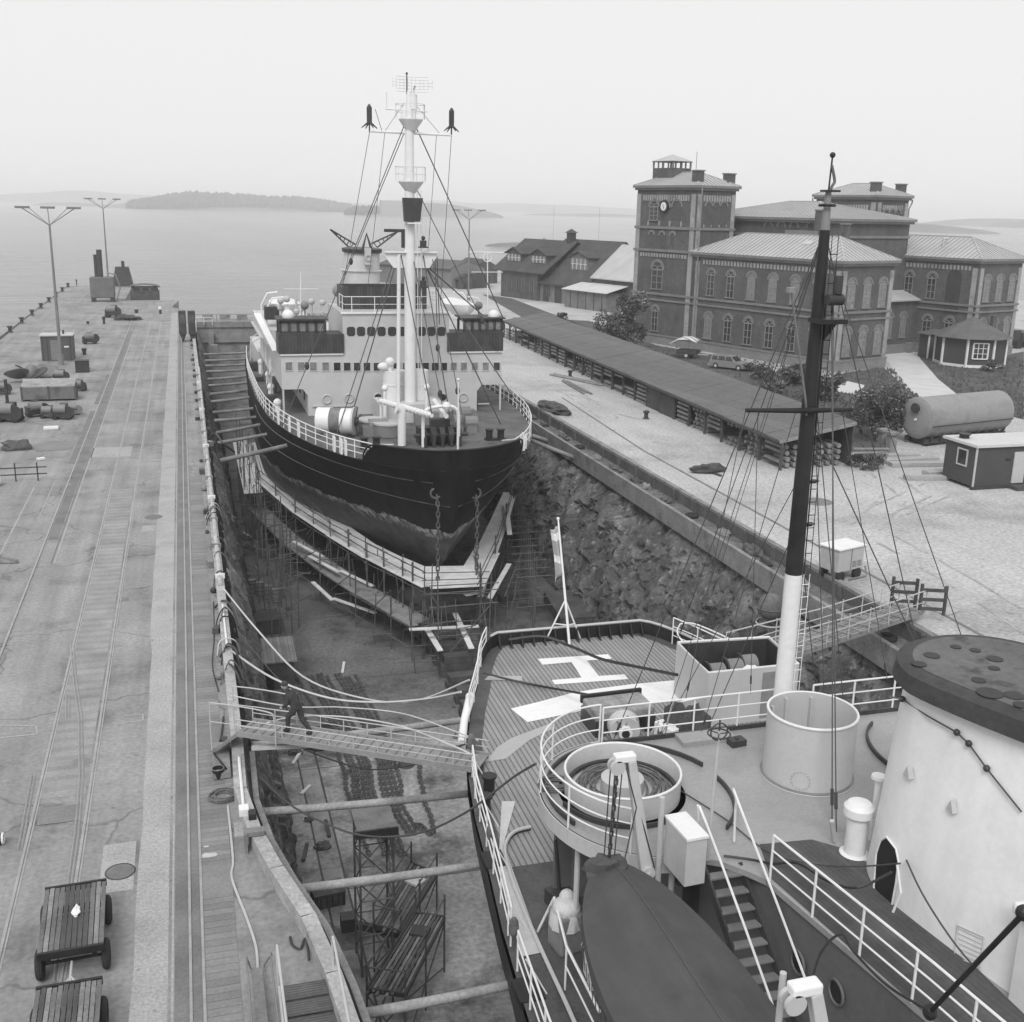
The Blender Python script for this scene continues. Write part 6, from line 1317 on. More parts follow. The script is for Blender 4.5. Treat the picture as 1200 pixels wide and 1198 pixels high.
MB().tube([r0+Vector((-.25,.3,0)), r0+Vector((0,0,1.0)), r1+Vector((0,0,1.0)), r2+Vector((0,0,1.0))], .03, 6).tube([r1, r1+Vector((0,0,1.0))], .022, 6).tube([r0, r0+Vector((0,0,1.0))], .022, 6).tube([r1+Vector((0,0,.55)), r2+Vector((0,0,.55))], .02, 6).build('inner_handrail', WHITE, S2)
cb = G(655,1060,1.0); mb = MB().bc((cb.x,cb.y,1.2),(.5,.45,.35),.3).tube([(cb.x,cb.y,1.3),(cb.x-.1,cb.y+.1,2.6)],.04,8); mb.build('valve_chest', DARK, S2)
# cables on deck
CG = 'cables lying across the near ship'
for pts, r_, m, lab in [([(596,750,1.6),(635,746,1.7),(668,757,1.5),(704,772,1.6),(740,780,1.7),(794,791,2.0)], .055, BLACK, 'thick black cable crossing the landing deck over the painted letter'),
  ([(566,788,1.3),(599,797,1.15),(644,806,1.15),(700,816,1.7)], .04, BLACK, 'black cable from the left rail to the deck winch'),
  ([(848,1003,4.05),(878,1007,4.05),(905,1012,4.1),(935,1012,4.3),(970,1033,4.5),(1005,1040,4.7),(1045,1022,4.9)], .025, BLACK, 'black hose running from the handwheel pole to the funnel doorway'),
  ([(795,925,4.05),(850,960,4.05),(905,1000,4.05),(985,1015,4.1),(1055,1012,4.9)], .016, WIRE, 'thin dark cable across the upper deck past the round tub'),
  ([(1062,1008,5.0),(1085,1055,4.8),(1130,1120,4.7),(1200,1190,4.6)], .018, WIRE, 'thin cable running down past the funnel vent grille'),
  ([(945,1180,4.6),(960,1120,4.9),(985,1095,5.05),(1000,1115,4.95),(1040,1155,4.9),(1090,1185,5.2)], .022, BLACK, 'dark cable hung over the rail above the portholes')]:
    wire('deck_cable', smooth_path([G(x, y, z) for x, y, z in pts], 6), r_, m, lab, 'cable', CG)
a, b = PY(1090,1186,9.6), PY(1200,1070,7.5); MB().tube([a, b], .03, 6).ball(a, .09, 6, sz=1.2).ball(b, .08, 6).build('wire_strop', BLACK, S2)
bk = G(986,1168,3.6); solo(MB().lathe((10.35,12.2,3.3), [(.09,0),(.11,.2),(.12,.21),(.1,.2),(.085,.02),(0,.02)], 14), 'paint_pot', PALE, 'small pale pot hanging on the dark deckhouse side below the rail', 'pot')
# ================================================================ BRICK OFFICE BUILDING (its own frame: s along the front away from us, v to the right, z up)
BO = Vector((58.09,123.96,0)); bu = Vector((-.31681,.94849,0)); bv = Vector((.94849,.31681,0))
def BP(s, v, z): return BO+bu*s+bv*v+Vector((0,0,z))
BRICK = mat('brick_wall', .098, .9, .16, .35, 5.0, .22, dirt=.2, dsc=.5, streak=(1.2,1.2,.3,.10))
BRICKL = mat('moulded_brick', .19, .9, .12, .8, 6, .1)
QUOIN = mat('pale_rendered_strip', .30, .9, .15, .6, 6, .12, dirt=.3, dsc=.8)
PLINTH = mat('granite_plinth', .2, .9, .15, 1, 6, .12)
TIN = mat('tin_roof', .40, .5, .08, .5, 5, .06, dirt=.15, dsc=.3)
SASH = mat('window_sash', .23, .6, .08, 2, 9, .05)
bb = thing('brick_building', 'large dark brick office with a clock tower, twin square towers and pale tin roofs', 'building', BO)
def prism_sv(s0, s1, v0, v1, z0, z1, mb=None):
    mb = mb or MB(); return mb.extr([BP(s0,v0,z0),BP(s0,v1,z0),BP(s1,v1,z0),BP(s1,v0,z0)], (0,0,z1-z0))
def bwall(s0, s1, v0, v1, z0, z1, name='wall', m=BRICK, par=bb): return prism_sv(s0,s1,v0,v1,z0,z1).build(name, m, par)
def band(s0, s1, v0, v1, z0, z1, o=.12, m=BRICKL, name='string_course', par=bb):
    mb = MB(); prism_sv(s0-o,s1+o,v0-o,v0-.003,z0,z1,mb); prism_sv(s0-o,s0-.003,v0-.003,v1+o,z0,z1,mb); return mb.build(name, m, par)
def dent(s0, s1, v0, v1, z0, z1, sp=.55, faces='FS'):
    if faces == 'FS': dent(s0,s1,v0,v1,z0,z1,sp,'F'); return dent(s0,s1,v0,v1,z0,z1,sp,'S')
    mb = MB()
    if 'F' in faces:
        k = s0+.3
        while k < s1-.3: prism_sv(k,k+.26,v0-.1,v0-.002,z0,z1,mb); k += sp
    if 'S' in faces:
        k = v0+.3
        while k < v1-.3: prism_sv(s0-.1,s0-.002,k,k+.26,z0,z1,mb); k += sp
    return mb.build('corbel_frieze', QUOIN, bb)
def FPt(face, c, t, z, o): # t runs along the facade, o outward
    return BP(t, c-o, z) if face == 'F' else BP(c-o, t, z)
def arch(face, c, t, z0, w_, h, n=8, infl=0):
    r_ = w_/2+infl; zc = z0+h-w_/2; P_ = [(t-r_, z0-infl), (t+r_, z0-infl)]
    P_ += [(t+r_*math.cos(math.pi*k/n), zc+r_*math.sin(math.pi*k/n)) for k in range(n+1)]; return P_
def bwin(face, c, t, z0, w_=1.15, h=2.95, kind='sash', name='window'):
    sg = 1
    def ex(P_, o0, o1, m, mb): mb.use(m); mb.extr([FPt(face, c, a, b, o0) for a, b in P_], FPt(face, c, 0, 0, o1)-FPt(face, c, 0, 0, o0))
    mb = MB(); P0 = arch(face, c, t, z0, w_, h); P1 = arch(face, c, t, z0, w_, h, infl=.2)
    # raised hood of moulded brick round the head
    zc = z0+h-w_/2; mbh = MB(); n = 10
    for k in range(n):
        a0, a1 = math.pi*k/n, math.pi*(k+1)/n; r0, r1 = w_/2+.02, w_/2+.24
        mbh.extr([FPt(face, c, t+r*math.cos(a), zc+r*math.sin(a), 0.0) for r, a in ((r0,a0),(r1,a0),(r1,a1),(r0,a1))], FPt(face, c, 0, 0, .10)-FPt(face, c, 0, 0, 0))
    dark = GLASS if kind != 'blind' else mat('blind_niche', .085, .9, .2, 2, 9, .1)
    if kind == 'curtain': dark = GLASSL
    ex(P0, .004, .02, dark, mb); o = mb.build(name, None, bb)
    mbh.build('arch_hood', BRICKL, o)
    if kind in ('sash', 'curtain', 'twin'):
        fr = MB()
        def bar(t0, t1, za, zb, d=.055): fr.extr([FPt(face, c, t0, za, .02), FPt(face, c, t1, za, .02), FPt(face, c, t1, zb, .02), FPt(face, c, t0, zb, .02)], FPt(face, c, 0, 0, d)-FPt(face, c, 0, 0, .02))
        e = .09
        bar(t-w_/2, t-w_/2+e, z0, zc); bar(t+w_/2-e, t+w_/2, z0, zc); bar(t-e/2, t+e/2, z0, zc+.05); bar(t-w_/2, t+w_/2, zc-.08, zc+.05, .06)
        for q_ in (.33, .66): bar(t-w_/2+e, t+w_/2-e, z0+(zc-z0)*q_-.03, z0+(zc-z0)*q_+.03)
        for k in range(n):
            a0, a1 = math.pi*k/n, math.pi*(k+1)/n; r0, r1 = w_/2-.09, w_/2+.01
            fr.extr([FPt(face, c, t+r*math.cos(a), zc+r*math.sin(a), .02) for r, a in ((r0,a0),(r1,a0),(r1,a1),(r0,a1))], FPt(face, c, 0, 0, .05)-FPt(face, c, 0, 0, .02))
        for dt in (-w_/4, w_/4):
            for k in range(6):
                a0, a1 = math.pi*k/6, math.pi*(k+1)/6; r0, r1 = w_/4-.07, w_/4-.0
                fr.extr([FPt(face, c, t+dt+r*math.cos(a), zc+.03+r*math.sin(a), .02) for r, a in ((r0,a0),(r1,a0),(r1,a1),(r0,a1))], FPt(face, c, 0, 0, .05)-FPt(face, c, 0, 0, .02))
        fr.build('frame', SASH, o); s_ = MB(); s_.extr([FPt(face, c, t-w_/2-.12, z0-.12, 0), FPt(face, c, t+w_/2+.12, z0-.12, 0), FPt(face, c, t+w_/2+.12, z0, 0), FPt(face, c, t-w_/2-.12, z0, 0)], FPt(face, c, 0, 0, .14)-FPt(face, c, 0, 0, 0)); s_.build('sill', BRICKL, o)
    return o
def bhip(s0, s1, v0, v1, z, h, ov=.45, name='roof', seam=.62, par=bb):
    s0 -= ov; s1 += ov; v0 -= ov; v1 += ov; L, W = s1-s0, v1-v0; w2 = min(L, W)/2; mb = MB().use(TIN)
    if L >= W: r0, r1 = (s0+w2, (v0+v1)/2), (s1-w2, (v0+v1)/2)
    else: r0, r1 = ((s0+s1)/2, v0+w2), ((s0+s1)/2, v1-w2)
    e = [BP(s0,v0,z),BP(s0,v1,z),BP(s1,v1,z),BP(s1,v0,z)]; a, b = BP(r0[0],r0[1],z+h), BP(r1[0],r1[1],z+h)
    if L >= W: fs = [(e[0],a,b,e[3]),(e[1],e[0],a),(e[2],b,a,e[1])[:4],(e[3],b,e[2])]
    else: fs = [(e[0],e[1],b,a)[:4],(e[0],a,e[3]),(e[3],a,b,e[2]),(e[1],e[2],b)]
    for f in fs: mb.poly(f)
    ro = mb.build(name, None, par); mb = MB()
    def seamline(p, dirv, reach): q_ = p+dirv*reach; q_.z = z+h*reach/w2; mb.beam(p+Vector((0,0,.03)), q_+Vector((0,0,.03)), .05, .06)
    k = s0+seam
    while k < s1-.1: seamline(BP(k,v0,z), bv, min(k-s0, s1-k, w2)); seamline(BP(k,v1,z), -bv, min(k-s0, s1-k, w2)); k += seam
    k = v0+seam
    while k < v1-.1: seamline(BP(s0,k,z), bu, min(k-v0, v1-k, w2)); k += seam
    mb.build('standing_seam', mat('seam_tin', .26, .5, .08), ro)
    mb = MB()
    for p, q_ in ((a,b),(a,e[0]),(b if L >= W else a,e[3]),(a if L >= W else b,e[1]),(b,e[2])):
        if (p-q_).length > .1: mb.beam(p+Vector((0,0,.04)), q_+Vector((0,0,.04)), .14, .08)
    mb.build('ridge_cap', TIN, ro)
    mb = MB(); prism_sv(s0,s1,v0,v1,z-.28,z-.01,mb); mb.build('cornice', BRICKL, ro)
    mb = MB(); prism_sv(s0+.2,s1-.2,v0+.2,v1-.2,z-.55,z-.28,mb); mb.build('cornice_bed', BRICKL, ro); return ro
def quoins(pts, z0, z1, w_=.75):
    for face, c, t in pts:
        mb = MB(); mb.extr([FPt(face,c,t-w_/2,z0,.001),FPt(face,c,t+w_/2,z0,.001),FPt(face,c,t+w_/2,z1,.001),FPt(face,c,t-w_/2,z1,.001)], FPt(face,c,0,0,.09)-FPt(face,c,0,0,.001)); mb.build('pilaster_strip', QUOIN, bb)
# clock tower
bwall(0,10.6,0,6.3,0,18.5); bwall(-.08,10.68,-.08,6.3,0,1.1,'plinth',PLINTH)
for z0, z1 in ((1.0,1.2),(5.3,5.5),(6.0,6.25),(11.2,11.5),(13.9,14.2)): band(0,10.6,0,6.3,z0,z1,.16)
quoins([('F',0,.5),('F',0,10.2)],1.2,18.0,.7); quoins([('S',0,.42),('S',0,5.95)],11.5,18.0,.6)
dent(.9,9.8,0,6.3,17.2,17.9,.42,'F'); dent(0,0,.7,5.7,17.2,17.9,.42,'S'); dent(.9,9.8,0,6,10.55,11.0,.5,'F')
bwin('F',0,6.2,1.6,1.15,3.0); bwin('F',0,6.2,6.75,2.0,3.3,'twin'); 
for t in (3.8,5.7,7.6): bwin('F',0,t,11.9,.7,1.6,'blind')
for t in (3.3,7.4): bwin('F',0,t,14.95,1.5,2.3,'sash' if t > 5 else 'blind')
bwin('F',0,5.35,14.95,1.5,2.2,'blind')
for t in (1.9,3.15,4.4): bwin('S',0,t,14.6,.95,2.5,'blind')
for t in (2.4,4.4,6.3,8.3): prism_sv(t-.12,t+.12,-.09,-.004,14.25,14.85).build('balustrade_post', QUOIN, bb)
for t in (1.3,2.5,3.8,5.0): prism_sv(-.09,-.004,t-.09,t+.09,14.0+.25,14.55).build('balustrade_post', QUOIN, bb)
cc = BP(5.35,-.28,16.55); nrm = -bv; ck = MB().tube([cc-nrm*.25, cc+nrm*.06], .72, 28).build('clock', BLACK, bb, smooth=True)
MB().tube([cc+nrm*.06, cc+nrm*.08], .50, 28).build('clock_face', WHITE, ck, smooth=True)
MB().beam(cc+nrm*.1, cc+nrm*.1+bu*-.12+Vector((0,0,-.32)), .05, .03).beam(cc+nrm*.1, cc+nrm*.1+bu*.10+Vector((0,0,.22)), .06, .03).build('clock_hand', BLACK, ck)
bhip(0,10.6,0,6.3,19.0,1.6)
ln = MB(); prism_sv(6.2,9.8,1.6,4.6,19.3,21.1,ln); L_ = ln.build('lantern', BRICK, bb); mb = MB()
for k in range(5):
    t = 6.2+.9*k; prism_sv(t-.07,t+.07,1.6,1.75,21.1,21.8,mb); prism_sv(t-.07,t+.07,4.45,4.6,21.1,21.8,mb)
for k in range(3): t = 1.6+1.43*k; prism_sv(6.2,6.34,t,t+.14,21.1,21.8,mb); prism_sv(9.66,9.8,t,t+.14,21.1,21.8,mb)
prism_sv(6.1,9.9,1.5,4.7,21.8,21.9,mb); mb.build('lantern_post', MIDG, L_)
e = [BP(6.0,1.4,21.9),BP(6.0,4.8,21.9),BP(10.0,4.8,21.9),BP(10.0,1.4,21.9)]; ap = BP(8,3.1,22.75); mb = MB()
for k in range(4): mb.poly([e[k], e[(k+1) % 4], ap][::-1])
mb.build('lantern_roof', TIN, L_)
def chimney(s, v, z0, z1, w_=1.1, d=.9):
    c = MB(); prism_sv(s-w_/2,s+w_/2,v-d/2,v+d/2,z0,z1,c); o = c.build('chimney', BRICK, bb); c = MB(); prism_sv(s-w_/2-.1,s+w_/2+.1,v-d/2-.1,v+d/2+.1,z1,z1+.14,c); c.build('chimney_cap', BRICKL, o)
chimney(1.0,.9,19.2,20.6); chimney(1.0,6.0,19.1,20.4,.9,1.2); MB().cyl(BP(3.2,2.6,20), BP(3.2,2.6,22.9), .03, 5).build('wind_vane', DARK, bb)
MB().cyl(BP(7,5,20.2), BP(7,5,20.9), .15, 8).build('roof_vent', DARK, bb)
# front wing
bwall(-22,-.0,.12,8.5,0,11.0); bwall(-22.1,-.1,.04,8.6,0,1.1,'plinth',PLINTH)
for z0, z1 in ((1.0,1.2),(5.3,5.5),(6.0,6.25)): band(-22,-.2,.12,8.5,z0,z1,.14)
quoins([('F',.12,-.75),('F',.12,-21.6)],1.2,10.4,.6); quoins([('S',-22,.5),('S',-22,8.1)],1.2,10.4,.6); dent(-21.2,-1.2,.12,8.5,10.1,10.6,.5)
for k in range(6):
    t = -2.95-k*3.2; bwin('F',.12,t-.1,1.6,1.2,2.95,'curtain' if k == 0 else 'sash'); bwin('F',.12,t-.1,6.6,1.2,2.95,'curtain' if k in (2,3,4) else 'sash')
for t in (1.75,4.3,6.8): bwin('S',-22,t,1.6,1.2,2.95,'curtain'); bwin('S',-22,t,6.6,1.2,2.95,'curtain')
bhip(-22,-.05,.12,8.5,11.45,2.3)
for s, v in ((-6.2,2.6),(-14.4,2.3)): MB().extr([BP(s,v,12.72),BP(s,v+.7,13.06),BP(s-1.1,v+.7,13.06),BP(s-1.1,v,12.72)],(0,0,.18)).build('skylight', PALE, bb)
c = MB(); prism_sv(-12.8,-9.2,5.2,6.6,12.3,14.2,c); c.build('chimney_stack', BRICKL, bb); chimney(-12.6,7.2,12.5,16.4,1.2,.9); chimney(-17.5,5.4,12.5,15.0,.7,.7)
MB().cyl(BP(-.9,-.1,1.2), BP(-.9,-.1,18.8), .08, 6).build('down_pipe', MIDG, bb)
# hall between, second tower, rear wing, link
bwall(-12,8,8.6,23.8,0,15.2); band(-12,8,8.6,23.8,13.4,13.7,.15); bhip(-12,8,8.6,23.8,15.6,1.9,.6)
for t in (-7.5,-5.5,-3.5,-10): bwin('F',8.6,t,13.9,1.0,1.1,'blind')
bwall(-5.2,4.6,26,32.3,0,18.0)
for z0, z1 in ((11.2,11.5),(13.5,13.8)): band(-5.2,4.6,26,32.3,z0,z1,.16)
quoins([('F',26,-4.7),('F',26,4.2)],11.6,17.6,.7); quoins([('S',-5.2,26.5),('S',-5.2,31.9)],11.6,17.6,.6); dent(-4.2,3.7,26,32.3,16.7,17.3,.42,'F'); dent(-5.2,0,26.8,31.6,16.7,17.3,.42,'S')
for t in (-2.2,-.3,1.6): bwin('F',26,t,14.2,1.5,2.5,'blind')
for t in (27.9,29.1,30.3): bwin('S',-5.2,t,14.2,.95,2.5,'blind')
bhip(-5.2,4.6,26,32.3,18.5,1.5); chimney(-4.0,27.0,18.6,20.0); chimney(-4.0,32.0,18.6,19.9,.9,1.1)
MB().tube([BP(-5.2,33.0,18.1),BP(-5.2,33.0,17.7),BP(-5.2,32.5,16.9),BP(-5.2,32.5,11.6)], .09, 6).tube([BP(4.9,25.6,18.1),BP(4.9,25.6,17.8),BP(4.7,26,16.9)], .09, 6).build('down_pipe', MIDG, bb)
bwall(-22,-.0,23.9,32.4,0,11.0); bwall(-22.1,-.1,23.8,32.5,0,1.1,'plinth',PLINTH)
for z0, z1 in ((1.0,1.2),(5.3,5.5),(6.0,6.25)): band(-22,-.2,23.9,32.4,z0,z1,.14)
quoins([('F',23.9,-21.5),('S',-22,24.4),('S',-22,32)],1.2,10.4,.6); dent(-21.2,-1.2,23.9,32.4,10.1,10.6,.5)
for k in range(6):
    t = -3.1-k*3.2
    if k == 5: continue
    bwin('F',23.9,t,6.6,1.2,2.95,'sash'); bwin('F',23.9,t,1.6,1.2,2.95,'sash')
mb = MB(); P_ = arch('F',23.9,-18.9,5.0,1.9,5.2); mb.extr([FPt('F',23.9,a,b,.003) for a, b in P_], FPt('F',23.9,0,0,.05)-FPt('F',23.9,0,0,.003)); mb.build('loading_door', mat('brown_door', .05, .8, .2), bb); bwin('F',23.9,-18.9,1.6,1.2,2.95,'sash')
for t in (25.7,28.2,30.7): bwin('S',-22,t,1.6,1.2,2.95,'curtain'); bwin('S',-22,t,6.6,1.2,2.95,'curtain')
bhip(-22,-.05,23.9,32.4,11.45,2.3); mb = MB(); p = BP(-15.5,25.8,12.4); mb.tube([p,p+Vector((0,0,1.1)),p+Vector((.7,.1,1.15))], .17, 8); mb.build('roof_vent', PALE, bb)
bwall(-14.3,-12,8.5,23.9,0,6.2); mb = MB(); mb.extr([BP(-14.7,8.5,6.2),BP(-12,8.5,7.2),BP(-12,8.5,7.3),BP(-14.7,8.5,6.35)], bv*15.4); mb.build('lean_to_roof', TIN, bb); bwall(-14.4,-12,8.5,23.9,0,1.1,'plinth',PLINTH)
for t in (11,13.6,16.2,18.8,21.4): bwin('S',-14.3,t,1.9,1.1,2.9,'curtain')
MB().extr([BP(-14.9,22.3,0),BP(-14.9,23.2,0),BP(-14.3,23.2,0),BP(-14.3,22.3,0)],(0,0,1.2)).build('entrance_step', PLINTH, bb)
# ================================================================ wooden halls beyond
TAR = mat('tarred_roof', .065, .9, .2, .5, 4, .15, stripe=(R(-18.5),1.0,.06,.8,.06)); PLK = mat('timber_wall', .085, .9, .2, .5, 5, .15, stripe=(R(71.5),.5,.1,.7,.12)); PLKL = mat('pale_timber_wall', .16, .9, .2, .6, 5, .15)
def hallroof(mb, s0, s1, v0, v1, ze, zr, th=.18, ov=.5):
    vm = (v0+v1)/2; sl = (zr-ze)/(vm-v0)
    mb.extr([BP(s0,v0-ov,ze-sl*ov),BP(s0,vm,zr),BP(s0,vm,zr+th),BP(s0,v0-ov,ze-sl*ov+th)], bu*(s1-s0)); mb.extr([BP(s0,v1+ov,ze-sl*ov),BP(s0,vm,zr),BP(s0,vm,zr+th),BP(s0,v1+ov,ze-sl*ov+th)], bu*(s1-s0)); return mb
def gabled(name, label, s0, s1, v0, v1, ze, zr, wm, rm, dormers=(), wins=(), doors=(), ovs=.6, group='timber halls beyond the clock tower'):
    h = thing(name, label, 'building', BP(s0,v0,0), 0, group); vm = (v0+v1)/2
    mb = MB(); mb.extr([BP(s0,v0,0),BP(s0,v1,0),BP(s0,v1,ze),BP(s0,vm,zr),BP(s0,v0,ze)], bu*(s1-s0)); mb.build('wall', wm, h)
    ro = hallroof(MB(), s0-ovs, s1+ovs, v0, v1, ze, zr).build('roof', rm, h); sl = (zr-ze)/(vm-v0)
    for (s, w_, dv, z0, z1) in dormers:
        zb = ze+sl*dv; mb = MB(); vv = v0+dv; ve = v0+(z1-ze)/sl
        mb.extr([BP(s-w_/2,vv,zb-.3),BP(s+w_/2,vv,zb-.3),BP(s+w_/2,vv,z1-.9),BP(s,vv,z1),BP(s-w_/2,vv,z1-.9)], bv*(ve-vv)); d_ = mb.build('dormer', wm, ro)
        mb = MB()
        for sg in (-1, 1): mb.extr([BP(s,vv-.4,z1+.02),BP(s,vv-.4,z1+.2),BP(s+sg*(w_/2+.4),vv-.4,z1-.9),BP(s+sg*(w_/2+.4),vv-.4,z1-1.08)], bv*(ve-vv+.4))
        mb.build('dormer_roof', rm, d_)
        for k in range(4):
            a = s-w_*.36+w_*.24*k; mb = MB().use(GLASSL); prism_sv(a-w_*.1,a+w_*.1,vv-.06,vv-.01,zb+.35,z1-1.15,mb); mb.use(WHITE); zz = (zb+.35+z1-1.15)/2
            prism_sv(a-.04,a+.04,vv-.1,vv-.06,zb+.35,z1-1.15,mb); prism_sv(a-w_*.1,a+w_*.1,vv-.1,vv-.06,zz-.04,zz+.04,mb); mb.build('window', None, d_)
    for (s, w_, z0, z1) in wins:
        mb = MB().use(GLASS); prism_sv(s-w_/2,s+w_/2,v0-.05,v0-.01,z0,z1,mb); mb.use(PLKL); prism_sv(s-w_/2-.1,s-w_/2,v0-.09,v0-.01,z0,z1,mb); prism_sv(s+w_/2,s+w_/2+.1,v0-.09,v0-.01,z0,z1,mb); prism_sv(s-.04,s+.04,v0-.09,v0-.05,z0,z1,mb); mb.build('window', None, h)
    for (s, w_, z1) in doors: mb = MB(); prism_sv(s-w_/2,s+w_/2,v0-.08,v0-.01,0,z1,mb); mb.build('door', DARK, h)
    return h
gabled('timber_hall','farthest and leftmost dark timber hall with two dormers',65.5,77,24.6,38.6,5.1,10.3,PLK,TAR,[(75.0,4.6,1.5,6.4,8.9),(67.2,4.6,1.5,6.4,8.9)],[(74,1.0,1.2,3.4),(71,1.4,1.0,3.8),(67,1.0,1.2,3.6)],[],2.5)
h2_ = gabled('timber_hall','middle dark timber hall with one dormer, between two others',52,68.2,25.3,41,3.5,10.6,PLKL,TAR,[(57.3,4.8,2.3,6.3,8.9)],[(62.8,1.1,1.0,2.6)],[(66.3,1.6,2.9),(63.6,1.6,2.9),(60.0,2.0,2.9)],.6)
c = MB(); prism_sv(64.2,65.4,27,28,4.2,6.2,c); c.build('chimney', BRICK, h2_)
h3_ = gabled('timber_hall','nearest hall with a big pale ribbed tin roof beside the clock tower',34,51,26,38.5,5.2,10.2,PLK,mat('ribbed_tin', .42, .6, .08, .4, 4, .06, stripe=(R(71.5),.5,.12,.75,.04)),[],[(40,1.2,1,3.6)],[],.5)
lt_ = thing('lean_to', 'low board shed with a pale flat roof before the tin roofed hall', 'shed', BP(42.6,21.9,0))
prism_sv(42.6,53.6,21.9,25.9,0,2.9).build('wall', PLKL, lt_); MB().extr([BP(42.0,21.4,2.95),BP(42.0,25.95,4.0),BP(42.0,25.95,4.1),BP(42.0,21.4,3.05)], bu*12).build('roof', mat('felt_roof_pale', .5, .7, .08), lt_)
for k in range(5): prism_sv(43.6+k*2.1,43.7+k*2.1,21.82,21.895,0,2.9).build('batten', DARK, lt_)
cu = thing('roof_turret', 'small louvred turret with a cap on the far hall ridge', 'turret', BP(65,31.6,10.3)); prism_sv(64.4,65.6,31,32.2,10.2,11.9).build('body', DARK, cu); mb = MB(); e = [BP(64.1,30.7,11.9),BP(64.1,32.5,11.9),BP(65.9,32.5,11.9),BP(65.9,30.7,11.9)]
for k in range(4): mb.poly([e[k], e[(k+1) % 4], BP(65,31.6,12.6)])
mb.build('cap', TAR, cu)
for k, (px, Y) in enumerate(((648,230),(701,215))): a = PY(px, 290, Y); solo(MB().tube([(a.x,Y,0),(a.x,Y,16.5)], [.12,.04], 6), 'flagpole', PALE, ['thin bare pole above the far hall roof', 'thin bare pole above the middle hall, nearer the clock tower'][k], 'pole')
HG_ = mat('hangar_wall', .17, .9, .12, .4, 4, .1); HR_ = mat('hangar_roof', .10, .9, .15, .4, 4, .1)
def quadhouse(name, label, pts, ze, zr, wm, rm, grp='low buildings at the far shore'):
    """pts: front-left, front-right, back-right (plan); gable over the front-left..front-right side"""
    a, b, c = [Vector((p[0], p[1], 0)) for p in pts]; d = c-b; m_ = (a+b)/2; h = thing(name, label, 'building', a, 0, grp); Z = lambda p, z: Vector((p.x, p.y, z))
    MB().extr([Z(a,0),Z(b,0),Z(b,ze),Z(m_,zr),Z(a,ze)], d).build('wall', wm, h); mb = MB()
    for p in (a, b): o_ = (p-m_).normalized()*.4; mb.extr([Z(p+o_,ze-.1),Z(m_,zr+.02),Z(m_,zr+.17),Z(p+o_,ze+.08)], d*1.0)
    mb.build('roof', rm, h); mm = (a+b)/2; mb = MB(); w_ = (b-a)*.16; n_ = -(d.normalized())*.05; mb.extr([Z(mm-w_+n_,0),Z(mm+w_+n_,0),Z(mm+w_+n_,ze*.75),Z(mm-w_+n_,ze*.75)], n_); mb.build('door', DARK, h); return h
quadhouse('hangar','widest low grey hangar with a gabled end, left of the lamp at the shore',[(52,224),(59.5,226),(48,245)],3.8,5.3,HG_,HR_)
quadhouse('hangar','small dark hut before the grey hangar at the shore',[(53,222),(56,222.5),(56,228)],1.9,2.6,WOODD,TAR)
quadhouse('hangar','long low dark shed right of the shore lamp',[(55.5,224),(60.5,226),(62,233)],2.2,3.0,WOODD,TAR)
quadhouse('hangar','dark gabled shed half hidden behind the leftmost timber hall',[(60,236),(66,240),(64,250)],3.4,5.0,PLK,TAR)
# tipping wagons in a row before the lean-to
tp = thing('tip_hopper_row', 'row of dark tipping skips coupled together before the pale roofed lean-to', 'skip', (66,177,0)); pA, pB = G(651,350), G(700,362)
for k in range(5):
    c = pA.lerp(pB, (k+.5)/5); d = (pB-pA).normalized(); n_ = Vector((-d.y,d.x,0)); mb = MB().extr([c-n_*1.4+Vector((0,0,1.9)), c+n_*1.4+Vector((0,0,1.9)), c+n_*.5+Vector((0,0,.7)), c-n_*.5+Vector((0,0,.7))], d*((pB-pA).length/5*.86)); mb.build('skip_body', DARK, tp); MB().beam(c-n_*.6+Vector((0,0,.35)), c+n_*.6+Vector((0,0,.35)), .5, .5).build('wheel_set', BLACK, tp)
# ================================================================ long open timber shed
sh = thing('storage_shed', 'very long low open sided timber shed with a tarred roof stacked with wood', 'shed', (36.7,63,0))
A_, B_, Cc, D_ = Vector((36.1,62.6,1.9)), Vector((38.7,138,2.1)), Vector((44.8,139.5,2.9)), Vector((41.9,63.0,2.85)); up_ = Vector((0,0,.1))
SHR = mat('shed_roof_felt', .13, .9, .18, .5, 5, .14, stripe=(R(3),1.1,.05,.75,.1), dirt=.25, dsc=.5); mb = MB(); NR = 38
for k in range(NR):
    t0, t1 = k/NR, (k+1)/NR; dz = Vector((0,0,.06*noise.noise(Vector((k*.6,0,0))))); mb.extr([A_.lerp(B_,t0)+dz, A_.lerp(B_,t1)+dz, D_.lerp(Cc,t1)+dz, D_.lerp(Cc,t0)+dz], (0,0,.1+.004*(k % 3)))
mb.build('roof', SHR, sh); MB().beam(A_+Vector((.02,-.06,-.02)), D_+Vector((0,-.06,-.02)), .08, .22).build('barge_board', WOODG, sh); MB().beam(A_+Vector((-.06,0,-.02)), B_+Vector((-.06,0,-.02)), .08, .16).build('fascia', WOODD, sh)
for k in range(26):
    p = A_.lerp(B_, k/25)+Vector((.25,0,0)); mb = MB().box((p.x-.08,p.y-.08,0),(p.x+.08,p.y+.08,p.z)); mb.build('post', WOODD, sh)
p = D_.lerp(Cc,.5); MB().extr([(D_.x-.2,D_.y,0),(Cc.x-.2,Cc.y-1,0),(Cc.x-.2,Cc.y-1,2.8),(D_.x-.2,D_.y,2.8)], (.08,0,0)).build('back_wall', WOODD, sh)
rnd = random.Random(31)
